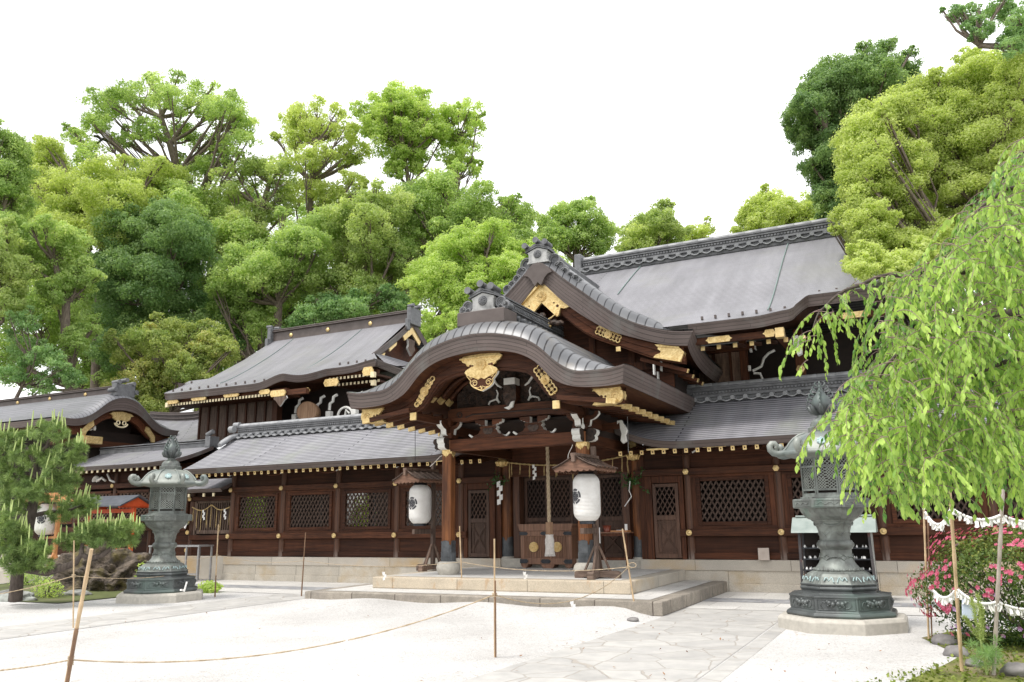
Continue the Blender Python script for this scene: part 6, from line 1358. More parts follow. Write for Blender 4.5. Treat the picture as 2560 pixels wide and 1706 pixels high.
mb = MB(); mb.tube([(-14.36, -.05, 1.95), (-14.42, -.06, 1.8), (-14.46, -.06, 1.7)], .05, 5, flat=.3); part('folded_paper', mb, paper, s3_)

# thin wires hanging from the eaves
mb = MB(); a = on_y(1038, 1075, -3.0); b_ = on_y(1038, 1153, -3.0); mb.tube([a, b_], .008, 5); solo('hanging_wire', mb, paver_dark, 'thin dark wire hanging from the left porch eave', 'wire', tuple(a))
mb = MB(); a = on_y(1568, 1030, -1.6); b_ = on_y(1571, 1132, -1.45); mb.tube([a, b_], .008, 5); solo('hanging_wire', mb, steel, 'thin grey wire hanging from the right porch eave', 'wire', tuple(a))
mb = MB(); mb.tube([on_y(x, y, -3.2) for x, y in ((1147, 1100), (1140, 1118), (1122, 1132), (1100, 1142), (1088, 1155), (1075, 1167))], .009, 5); solo('electric_cable', mb, cordwhite, 'loose white cable running from left pillar top to lantern stand', 'cable', tuple(on_y(1147, 1100, -3.2)))
mb = MB(); mb.tube([on_y(x, y, -3.45) for x, y in ((1427, 1082), (1434, 1095), (1431, 1115), (1421, 1136), (1419, 1155), (1422, 1177))], .009, 5); solo('electric_cable', mb, cordwhite, 'loose white cable dropping beside right pillar to lantern roof', 'cable', tuple(on_y(1427, 1082, -3.45)))

# ================================================================== BAMBOO STAKES AND ROPES
STK = {}
def stake(key, base, top, label, m=bamboo, r=.014, low=None, cat='stake'):
    b = Vector(base); tp = Vector(top); t = thing('bamboo_stake', label, cat, tuple(b), 'bamboo stakes round the gravel court')
    mb = MB(); n = 5; pts = [b+Vector((0, 0, -.06))]
    d = tp-b
    path = []; rad = []
    for k in range(n):
        for e, q in ((0, 1.18), (.012, 1.0), (.5, .95)): path.append(b+d*min(1, (k+e)/n)); rad.append(r*q*(1.05-.12*k/n))
    path.append(tp); rad.append(r*.92); mb.tube(path, rad, 8)
    part('cane', mb, m, t)
    if low: mb = MB(); mb.tube([b+Vector((.02, -.012, -.05)), b+d*low+Vector((.018, -.015, 0))], r*1.05, 7); part('backing_rod', mb, bamboo_dark, t)
    STK[key] = (b, tp); return t
def vtop(b, x, y):                                       # top point of a stake whose base is b, seen at pixel x,y: same distance from the camera
    q = at(x, y, depth(b)); return q
for key, bb, tt, lab, m, r, low in (
    (1, (183, 1571), (185, 1352), 'upright pale stake between the pine and the left bronze lantern', bamboo, .012, None),
    (2, (165, 1712), (229, 1373), 'nearest stake, a leaning bamboo at lower left with a rusty rod behind', bamboo, .022, .42),
    (3, (537, 1493), (546, 1312), 'stake right of the left bronze lantern, by the small green plant', bamboo, .015, .3),
    (4, (753, 1491), (764, 1332), 'slim brown stake at the left end of the lower stone step', bamboo_dark, .013, .5),
    (5, (1156, 1505), (1149, 1316), 'pale stake in front of the left paper lantern stand', bamboo, .014, None),
    (6, (1237, 1643), (1236, 1348), 'brown-footed straight stake standing alone in the middle gravel', bamboo, .012, .65),
    (7, (1589, 1538), (1556, 1323), 'crooked stake with a rope bow at the right corner of the step', bamboo, .016, None)):
    b = on_z(*bb); b[2] = gz(b[0], b[1])-.01; stake(key, b, vtop(b, *tt), lab, m, r, low)
def rope(name, label, pts, r, m=hemp, sag=0, knots=(), strands=2):
    t = thing(name, label, 'rope', tuple(pts[0])); mb = MB(); P = []
    for a, c in zip(pts[:-1], pts[1:]):
        a, c = np.array(a, float), np.array(c, float)
        for u in np.linspace(0, 1, 40)[:-1]: p = a+(c-a)*u; p[2] -= sag*4*u*(1-u); P.append(p)
    P.append(np.array(pts[-1], float))
    for s in range(strands): mb.tube([tuple(p+np.array((0, .55*r*math.cos(i*1.3+s*PI), .55*r*math.sin(i*1.3+s*PI)))) for i, p in enumerate(P)], r*.72, 5)
    part('rope_strand', mb, m, t)
    for k in knots:
        mb = MB(); k = Vector(k)
        for q in range(3): mb.tube([k+Vector((.03*math.cos(a), .03*math.sin(a), .018*q-.02)) for a in np.linspace(0, 2*PI, 10)], r*.9, 5)
        part('knot', mb, m, t)
    return t
def on_stake(key, y):                                    # point on a stake at image row y
    b, tp = STK[key]; lo, hi = 0., 1.
    def py(u): p = b+(tp-b)*u; q = np.array(p)-CAM; return 853-FPX*np.dot(q, upv)/np.dot(q, fwd)
    for _ in range(30):
        mid = (lo+hi)/2
        if py(mid) > y: lo = mid
        else: hi = mid
    return b+(tp-b)*lo
def sagfit(a, c, px, py):                                # sag so that the middle of a rope is seen at row py
    m = (np.array(a)+np.array(c))/2; q = at(px, py, depth(m)); return max(.01, m[2]-q[2])
k2 = on_stake(2, 1650); k6 = on_stake(6, 1487); k7 = on_stake(7, 1418); k5 = on_stake(5, 1405); k4 = on_stake(4, 1402); k3 = on_stake(3, 1388); k1 = on_stake(1, 1440)
off = at(-60, 1682, depth(k2)*.98)
rope('boundary_rope', 'hemp rope end running out of the picture from the leaning near stake', [off, k2], .008, sag=.015, knots=[k2+Vector((0, 0, .02)), k2-Vector((0, 0, .03))])
rope('boundary_rope', 'long sagging hemp rope from the near leaning stake to the middle stake', [k2, k6], .008, sag=sagfit(k2, k6, 830, 1622), knots=[k6])
rope('boundary_rope', 'hemp rope from the middle stake to the crooked corner stake', [k6, k7], .007, sag=sagfit(k6, k7, 1400, 1500))
t = rope('boundary_rope', 'rope across the platform front from the crooked stake to the pale stake', [k7, k5], .007, sag=sagfit(k7, k5, 1330, 1427), knots=[k7])
mb = MB(); mb.tube([k7+Vector((.0+.05*(1-math.cos(a))+.06*abs(math.sin(a/2)), -.02, .045*math.sin(a)+.035)) for a in np.linspace(0, 2*PI, 16)], .0075, 5); part('bow_loop', mb, hemp, t)
rope('boundary_rope', 'fine rope along the base from the pale stake to the slim brown stake', [k5, k4], .005, sag=.12)
rope('boundary_rope', 'fine rope between the slim brown stake and the stake by the green plant', [k4, k3], .005, sag=.1)
rope('boundary_rope', 'fine rope from the green-plant stake back behind the left bronze lantern', [k3, on_z(430, 1402, .62)], .005, sag=.06, knots=[k3])
rope('boundary_rope', 'cream rope from the left picture edge past the pine to the upright pale stake', [at(-40, 1492, depth(k1)*.93), k1], .007, hemp, .03, [k1])
rope('boundary_rope', 'cream rope from the upright pale stake to the left bronze lantern foot', [k1, Vector((-7.4, -6.95, .62))], .006, hemp, .05)
def streamer(p, label, s=.06):
    mb = MB(); zigzag(mb, (p[0], p[1]-.015, p[2]-.01), s, 3, (.85, .5, .1)); zigzag(mb, (p[0]-.03, p[1]-.02, p[2]-.005), s*.8, 2, (.5, .8, -.2))
    solo('paper_streamer', mb, paper, label, 'paper streamer', tuple(p), 'paper streamers tied on the ropes')
def rope_pt(a, c, u, s): p = np.array(a)+(np.array(c)-np.array(a))*u; p[2] -= s*4*u*(1-u); return p
streamer(rope_pt(k2, k6, .62, sagfit(k2, k6, 830, 1622)), 'nearest white streamer on the long sagging rope over the gravel', .08)
streamer(at(1314, 1430, depth(k5)*.97), 'white streamer on the rope in front of the offering box')
streamer(at(1433, 1503, depth(k7)*.97), 'white streamer hanging low on the rope over the step')
streamer(at(962, 1430, depth(k5)*1.03), 'white streamer at the left front corner of the raised platform')
mb = MB(); mb.tube([(-7.16, -6.55, .27), (-7.05, -6.75, .30)], .022, 8); mb.tube([(-7.1, -6.6, .25), (-7.05, -6.58, .47)], .02, 8); solo('paper_roll', mb, paper, 'rolled white papers tucked on the left bronze lantern foot', 'paper roll', (-7.1, -6.6, .25))
mb = MB(); c = on_z(1583, 1554); mb.lathe([(.07, 0), (.11, .02), (.1, .05), (.05, .07), (0, .075)], 9, (c[0], c[1], 0)); solo('foot_stone', mb, stone_grey, 'small dark stone lying at the foot of the crooked stake', 'stone', tuple(c), bevel=0)

# ================================================================== VEGETATION
leaf_lime = leafmat('lime_leaves', (.38, .51, .13), (.62, .72, .28), .52)
leaf_mid = leafmat('mid_green_leaves', (.23, .35, .1), (.5, .62, .25), .52, third=(.64, .72, .31))
leaf_dark = leafmat('dark_green_leaves', (.13, .235, .09), (.31, .44, .18), .46, third=(.44, .56, .22))
leaf_olive = leafmat('olive_leaves', (.28, .38, .12), (.54, .62, .27), .52, third=(.66, .72, .32))
leaf_gold = leafmat('yellow_green_leaves', (.42, .5, .14), (.68, .74, .33), .52)
leaf_rust = leafmat('rust_tinged_leaves', (.22, .31, .085), (.48, .52, .19), .46, third=(.58, .5, .22))
leaf_teal = leafmat('blue_green_leaves', (.18, .33, .13), (.4, .55, .26), .48)
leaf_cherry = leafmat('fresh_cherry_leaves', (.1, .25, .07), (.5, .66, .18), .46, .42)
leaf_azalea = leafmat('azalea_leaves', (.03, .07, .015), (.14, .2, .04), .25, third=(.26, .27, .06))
needle_m = leafmat('pine_needles', (.075, .145, .045), (.3, .4, .13), .25)
candle_m = leafmat('pine_candles', (.3, .4, .12), (.45, .52, .2), .2)
moss_m = leafmat('moss_tufts', (.09, .13, .015), (.24, .29, .05), .2)
pink_m = leafmat('pink_petals', (.5, .07, .15), (.72, .2, .32), .3)
purple_m = leafmat('mauve_petals', (.42, .2, .5), (.6, .38, .68), .3)
def cards(name, C, T, B, tint, m, parent, world=True, rhomb=.5):
    """one small four-cornered leaf per row: centre C, half length T, half width B"""
    C, T, B = (np.asarray(a, np.float32) for a in (C, T, B)); n = len(C)
    V = np.empty((n, 4, 3), np.float32); V[:, 0] = C-T; V[:, 1] = C+B-T*(1-2*rhomb)*.4; V[:, 2] = C+T; V[:, 3] = C-B-T*(1-2*rhomb)*.4
    me = bpy.data.meshes.new(name); me.vertices.add(4*n); me.loops.add(4*n); me.polygons.add(n)
    off = np.array(WL[parent.name] if parent else (0, 0, 0), np.float32)
    me.vertices.foreach_set('co', (V-off).reshape(-1)); me.loops.foreach_set('vertex_index', np.arange(4*n, dtype=np.int32))
    me.polygons.foreach_set('loop_start', np.arange(0, 4*n, 4, dtype=np.int32)); 
    a = me.attributes.new('tint', 'FLOAT', 'FACE'); a.data.foreach_set('value', np.asarray(tint, np.float32)); me.update(); me.validate()
    me.materials.append(m); o = bpy.data.objects.new(name, me); COL.objects.link(o)
    if parent: o.parent = parent
    WL[o.name] = WL[parent.name] if parent else Vector((0, 0, 0)); return o
def unit(a): return a/np.maximum(np.linalg.norm(a, axis=1, keepdims=True), 1e-6)
def crown_points(clumps, dens, rng, flat=.8, puff=(.27, .46), fill=.55):
    """leaf centres and normals: every clump is a heap of small domed puffs"""
    Cs, Ns, Ts = [], [], []
    for c, r in clumps:
        ct = rng.uniform(-.22, .22); k = max(6, int(24*fill*2))
        d = unit(rng.normal(size=(k, 3))+np.array((0, 0, .25))); pc = c+d*(r*rng.uniform(.35, .92, (k, 1)))*np.array((1, 1, flat)); pr = r*rng.uniform(*puff, k)*np.where(rng.random(k) < .3, .6, 1); pt = rng.uniform(.12, .88, k)
        for j in range(k):
            n = max(12, int(dens*pr[j]**2)); u = unit(rng.normal(size=(n, 3))+np.array((0, 0, .35))+.5*d[j]); rr = pr[j]*(rng.uniform(.5, 1.06, (n, 1))+(rng.random((n, 1)) < .16)*rng.uniform(0, .55, (n, 1)))
            Cs.append(pc[j]+u*rr*np.array((1, 1, .72))); Ns.append(u+rng.normal(0, .5, (n, 3))); Ts.append(np.clip(ct+pt[j]*.6+.4*rng.uniform(0, 1, n)+rng.normal(0, .08, n), 0, 1))
    return np.concatenate(Cs), unit(np.concatenate(Ns)), np.concatenate(Ts)
def leafcards(name, C, N, T, size, m, parent, rng, wid=.5):
    t = unit(np.cross(N, rng.normal(size=N.shape))); b = np.cross(N, t); s = size*rng.uniform(.7, 1.25, (len(C), 1))*.5
    return cards(name, C, t*s, b*s*wid, T, m, parent)
K = 1.088
DREMAP = {1: 46, 2: 43, 3: 45, 4: 42, 5: 58, 6: 62, 7: 54, 8: 60, 9: 62, 10: 60, 11: 60.5, 12: 52, 13: 52, 14: 54, 15: 44, 16: 46, 17: 60, 18: 66, 19: 70, 20: 62, 21: 48, 22: 24, 23: 22, 24: 56, 25: 50, 26: 42, 27: 62, 28: 68}
def tree(name, label, D, clumps, m, trunk, tw=.3, size=.19, dens=900, bm=None, seed=1, spread=.5, limbs=True, group=None, flat=.8, fill=.55, wid=.55):
    """clumps / trunk: places read off the photo (2353-px wide) set at distance D; every clump also gets its own depth"""
    rng = np.random.default_rng(seed); P = []; D0_ = D; D = DREMAP.get(seed, D); tw *= .62*D/D0_; size = .0031*D; fill *= .85 if fill < .5 else 1; dens = (dens/900)*16.5/size**2; grow = .98 if fill < .5 else 1.22
    xs_ = [c[0] for c in clumps]; wide = (max(xs_)-min(xs_)+2*max(c[2] for c in clumps))*K*D/FPX
    for c in clumps:
        dd = c[3] if len(c) > 3 else rng.uniform(-.5, .5)*spread*wide*.6
        r0 = c[2]*grow*K*(D+dd)/FPX; P.append((at(c[0]*K, c[1]*K, D+dd), r0)); q = rng.uniform(-.6, .6, 2)
        P.append((at((c[0]+q[0]*c[2])*K, (c[1]+abs(q[1])*c[2]*.8)*K, D+dd+rng.choice((-1, 1))*r0*rng.uniform(.5, 1.3)), r0*.85))
        for _ in range(2):
            o3 = unit(rng.normal(size=(1, 3))+np.array((0, 0, .4)))[0]; P.append((P[-2 if _ == 0 else -3][0]+o3*r0*rng.uniform(.85, 1.15), r0*rng.uniform(.28, .45)))
    base = at(trunk[0][0]*K, trunk[0][1]*K, D); foot = np.array((base[0], base[1], -.3))
    t = thing(name, label, 'tree', tuple(foot), group)
    path = [foot]+[at(x*K, y*K, D) for x, y in trunk]; 
    if path[1][2] < path[0][2]+.2: path.pop(1)
    mb = MB(); nn = len(path); mb.tube([tuple(p) for p in path], [tw*lerp(1.15, .5, i/(nn-1)) for i in range(nn)], 10)
    if limbs:
        ends = path[-max(2, nn//2):]
        for c, r in P:
            if seed == 22 and depth(c) < D-3: continue
            e = min(path[1:], key=lambda q: np.linalg.norm(q-c)+1.6*max(0, .9*np.hypot(q[0]-c[0], q[1]-c[1])-(c[2]-q[2]))); d = np.linalg.norm(c-e)
            mid = e+(c-e)*.5+np.array((rng.uniform(-.1, .1)*d, rng.uniform(-.1, .1)*d, -.06*d)); mb.tube([tuple(e), tuple(mid), tuple(c), tuple(c+(c-mid)*.08+np.array((0, 0, r*.12)))], [tw*.36, tw*.24, tw*.13, tw*.03], 6)
            for _ in range(4): f = c+unit(rng.normal(size=(1, 3))+np.array((0, 0, .4)))[0]*r*.6; mb.tube([tuple(mid+(c-mid)*.4), tuple((mid+f)/2+np.array((0, 0, .1*r))), tuple(f)], [tw*.15, tw*.1, tw*.03], 5)
    part('trunk', mb, bm or bark, t)
    C, N, T = crown_points(P, dens, rng, flat, fill=fill)
    leafcards('crown', C, N, T, size, m, t, rng, wid); return t
G1 = 'forest trees behind the shrine'
def tr(label, D, clumps, m, trunk, **k): return tree(k.pop('name', 'broadleaf_tree'), label, D, clumps, m, trunk, group=G1, **k)
tr('bright green dense tree cut by the left picture edge, upper crown', 31, [(0, 340, 45), (25, 420, 55), (-10, 500, 60), (30, 370, 35), (45, 470, 35), (20, 540, 45)], leaf_mid, [(-30, 900), (-20, 560)], seed=1, tw=.35, size=.17)
tr('yellow-green tree at the left picture edge with a bare knotty trunk', 28, [(0, 560, 45), (20, 610, 40), (40, 640, 35), (-10, 660, 45), (25, 690, 40)], leaf_olive, [(-25, 930), (-15, 760), (5, 680), (-5, 600)], seed=2, tw=.3, size=.16)
tr('tall pale trunk rising behind the gatehouse roof, feathery light crown on top', 30, [(130, 545, 45), (160, 590, 50), (110, 600, 40), (175, 640, 38), (135, 660, 36), (190, 760, 30), (170, 790, 26)], leaf_mid, [(163, 905), (160, 830), (150, 760), (152, 700), (140, 660), (125, 600)], seed=3, tw=.33, size=.16)
tr('small tree with thin pale branches behind the gatehouse ridge', 25, [(50, 800, 40), (100, 820, 42), (30, 860, 36), (140, 850, 36), (85, 880, 34), (170, 870, 26), (60, 740, 34)], leaf_teal, [(20, 950), (50, 890), (75, 830)], seed=4, tw=.12, size=.14, dens=700, bm=bark, fill=.42)
tr('yellow-topped broad tree behind the pale trunk', 42, [(100, 400, 50), (160, 440, 60), (235, 430, 60), (300, 440, 55), (360, 420, 50), (240, 510, 70), (170, 520, 50), (330, 490, 55), (110, 340, 30)], leaf_gold, [(220, 900), (230, 650), (240, 520)], seed=5, tw=.5, size=.22)
tr('tallest wide-spreading tree with open crown and sky between its limbs', 48, [(250, 240, 52), (320, 220, 52), (390, 225, 56), (460, 235, 52), (520, 250, 50), (560, 290, 42), (220, 290, 40), (210, 350, 38), (540, 330, 42), (480, 320, 40), (420, 300, 36), (340, 300, 38), (280, 320, 32), (500, 380, 45), (440, 390, 40), (170, 320, 30)], leaf_mid, [(460, 920), (450, 620), (440, 480), (410, 400), (390, 330), (370, 270)], seed=6, tw=.5, size=.22, fill=.42, dens=750)
tr('dark shady tree in the middle of the left forest', 38, [(300, 520, 60), (380, 530, 65), (430, 580, 60), (330, 610, 70), (260, 620, 60), (400, 680, 70), (300, 700, 70), (430, 760, 60), (350, 790, 65), (270, 800, 55)], leaf_dark, [(360, 930), (360, 700), (350, 560)], seed=7, tw=.45, size=.19, dens=1000)
tr('olive open-crowned tree with forked dark limbs', 46, [(520, 440, 55), (590, 400, 50), (640, 390, 46), (560, 500, 55), (620, 480, 48), (520, 560, 50), (600, 560, 44), (650, 450, 36)], leaf_olive, [(560, 900), (565, 650), (575, 560), (600, 480), (620, 420)], seed=8, tw=.42, size=.21, fill=.42, dens=750)
tr('tall tree with golden spring tips left of the centre gap', 50, [(690, 270, 46), (740, 290, 52), (790, 300, 42), (670, 320, 38), (720, 360, 48), (780, 370, 44), (700, 430, 44), (750, 450, 44), (820, 340, 32), (810, 420, 34)], leaf_gold, [(710, 800), (712, 560), (715, 420), (725, 330)], seed=9, tw=.4, size=.22, fill=.42, dens=800)
tr('tall lime-crowned tree on twin trunks standing against the sky', 50, [(880, 260, 42), (930, 240, 46), (970, 270, 42), (900, 310, 46), (960, 320, 44), (940, 370, 36), (860, 290, 26), (1000, 300, 30), (905, 390, 24)], leaf_lime, [(940, 800), (938, 520), (940, 430), (930, 360)], seed=10, tw=.36, size=.22, fill=.5)
tr('right-leaning airy tree at the edge of the sky gap', 50.5, [(1030, 270, 38), (1070, 255, 36), (1095, 290, 30), (1040, 320, 38), (1075, 340, 34), (1050, 380, 30), (1090, 390, 22), (1025, 365, 28)], leaf_lime, [(1010, 800), (1040, 480), (1045, 420), (1050, 330)], seed=11, tw=.3, size=.21, fill=.42, dens=750)
tr('mid-green rounded tree above the side hall roof, left part', 37, [(560, 620, 55), (620, 600, 55), (680, 560, 55), (730, 530, 50), (640, 670, 55), (560, 700, 55), (700, 640, 55), (600, 740, 40), (540, 660, 40)], leaf_mid, [(630, 900), (640, 700), (650, 620)], seed=12, tw=.4, size=.18)
tr('olive-green rounded tree over the side hall ridge, centre', 36, [(790, 520, 55), (850, 500, 55), (900, 480, 50), (800, 600, 55), (870, 580, 55), (760, 660, 50), (830, 670, 50), (900, 640, 45), (800, 720, 40)], leaf_olive, [(830, 900), (830, 700), (840, 580)], seed=13, tw=.4, size=.18)
tr('broad fresh-green tree filling the centre of the forest', 39, [(960, 470, 55), (1020, 450, 55), (1080, 490, 55), (1140, 520, 50), (980, 540, 55), (1050, 540, 55), (1190, 500, 42), (930, 560, 45), (1110, 580, 50), (1180, 570, 45)], leaf_mid, [(1050, 900), (1050, 640), (1050, 540)], seed=14, tw=.45, size=.2)
tr('bright lime tree close behind the porch ridge', 31, [(1000, 620, 50), (1060, 570, 50), (1120, 560, 50), (1180, 590, 46), (1030, 680, 46), (1100, 640, 52), (1170, 660, 48), (970, 660, 36), (1220, 630, 36), (1080, 700, 40), (1160, 710, 36), (1250, 600, 36)], leaf_lime, [(1120, 900), (1125, 760), (1120, 640)], seed=15, tw=.28, size=.16)
tr('rust-tinged layered tree left of the side hall', 27, [(300, 800, 42), (360, 780, 42), (420, 770, 42), (480, 780, 40), (520, 810, 32), (330, 860, 42), (400, 840, 42), (460, 840, 36), (350, 920, 40), (420, 900, 40), (480, 880, 30), (290, 900, 36)], leaf_rust, [(390, 950), (395, 880), (400, 810)], seed=16, tw=.25, size=.14)
tr('round-headed green tree right of the gable crest', 50, [(1300, 500, 38), (1340, 490, 36), (1370, 530, 34), (1290, 550, 38), (1340, 560, 36), (1260, 520, 30), (1385, 565, 22)], leaf_mid, [(1320, 800), (1322, 600), (1320, 530)], seed=17, tw=.35, size=.22)
tr('sandy-green treetop left of the bare gap over the main roof', 55, [(1470, 540, 40), (1510, 510, 36), (1545, 535, 32), (1490, 580, 40), (1540, 575, 32), (1440, 570, 26)], leaf_olive, [(1500, 800), (1500, 600)], seed=18, tw=.35, size=.24)
tr('small pale treetop just above the main roof ridge', 57, [(1590, 540, 30), (1625, 530, 24), (1610, 565, 28), (1570, 570, 24)], leaf_gold, [(1600, 800), (1600, 600)], seed=19, tw=.3, size=.24, fill=.42)
tr('yellow-green pair of treetops touching the dark tree', 50, [(1730, 490, 34), (1770, 470, 34), (1810, 490, 38), (1850, 480, 36), (1750, 520, 34), (1830, 525, 36), (1880, 510, 30), (1700, 535, 18)], leaf_gold, [(1800, 800), (1800, 560)], seed=20, tw=.35, size=.22)
tr('dark blue-green column-like tree against the sky at right', 41, [(1900, 190, 50), (1960, 160, 46), (2020, 155, 46), (2080, 165, 34), (1870, 250, 46), (1930, 240, 55), (2000, 220, 55), (1860, 310, 42), (1920, 320, 55), (1880, 380, 42), (1930, 400, 50), (1900, 450, 36), (1930, 480, 36), (2060, 220, 40), (1990, 320, 55)], leaf_dark, [(1970, 800), (1965, 520), (1960, 400)], seed=21, tw=.45, size=.19, dens=1050)
tr('huge golden-green tree overhanging the right end of the main roof', 27, [(1990, 330, 60, -1.5), (2050, 270, 60), (2120, 240, 60), (2190, 220, 60), (2260, 190, 62), (2330, 170, 62), (2000, 410, 60, -2), (2080, 370, 66), (2160, 330, 66), (2250, 300, 70), (2340, 280, 70), (1980, 490, 52, -2.2), (2060, 470, 62, -1.8), (2150, 440, 66), (2240, 420, 70), (2330, 390, 70), (1990, 560, 46, -2.4), (2060, 560, 50, -2.2), (2130, 540, 50, -1.8), (2000, 605, 32, -2.4), (1985, 600, 36, -4.6), (2050, 615, 40, -4.8), (2110, 610, 44, -4.8), (2180, 600, 50, -4.4), (2250, 600, 55, -3.6), (2075, 650, 26, -5.2), (2320, 600, 60, -2), (2340, 500, 60, -1), (2210, 520, 50), (2300, 480, 60)], leaf_gold, [(2360, 1000), (2340, 700), (2300, 560), (2240, 420)], seed=22, tw=.5, size=.13, dens=1500)
tr('airy overhanging branch entering at the top right corner', 22, [(2290, 20, 40), (2340, 40, 45), (2230, 35, 34), (2190, 30, 24), (2330, 90, 40), (2260, 70, 26), (2400, 60, 60)], leaf_teal, [(2600, 900), (2560, 400), (2480, 180), (2360, 110), (2250, 105)], seed=23, tw=.25, size=.12, dens=900, fill=.42)
tr('deep green tree with visible stems left of the side hall ridge', 40, [(520, 720, 50), (580, 700, 45), (650, 720, 48), (700, 700, 45), (620, 770, 40), (540, 790, 40), (680, 760, 30), (480, 700, 45)], leaf_teal, [(600, 900), (600, 760), (610, 690)], seed=24, tw=.35, size=.19, fill=.45, dens=800)
tr('low pale-green tree just above the side hall ridge', 34, [(720, 730, 34), (770, 710, 36), (830, 700, 36), (880, 690, 34), (920, 700, 30), (680, 755, 26)], leaf_teal, [(800, 900), (800, 720)], seed=25, tw=.25, size=.17)
tr('young lime tree squeezed between side hall gable and porch roof', 25, [(960, 790, 30), (1000, 760, 34), (1040, 740, 30), (985, 800, 28), (950, 760, 18)], leaf_lime, [(1000, 1000), (1000, 800)], seed=26, tw=.15, size=.12)
tr('shadowy tree low behind the gatehouse and side hall', 46, [(60, 480, 60), (140, 500, 60), (240, 470, 60), (330, 440, 60), (420, 470, 60), (480, 500, 60), (560, 480, 50), (100, 580, 60), (380, 560, 60), (560, 560, 60), (120, 380, 40), (60, 700, 70), (150, 720, 70), (240, 740, 70), (60, 620, 60), (200, 660, 60), (130, 800, 60), (250, 850, 60), (20, 820, 60), (520, 860, 50), (450, 860, 50), (520, 640, 60), (470, 560, 50)], leaf_mid, [(200, 900), (200, 720)], seed=27, tw=.5, size=.24, dens=800)
tr('dim tree deep behind the forest centre', 54, [(700, 520, 60), (600, 640, 60), (850, 540, 60), (780, 480, 50), (980, 480, 60), (1180, 560, 55), (560, 780, 60), (640, 760, 60), (750, 600, 60), (860, 640, 70), (960, 640, 70), (1060, 660, 70), (800, 740, 60), (920, 740, 50), (700, 700, 60), (1150, 640, 60), (1240, 660, 50)], leaf_mid, [(850, 900), (850, 700)], seed=28, tw=.5, size=.28, dens=500)

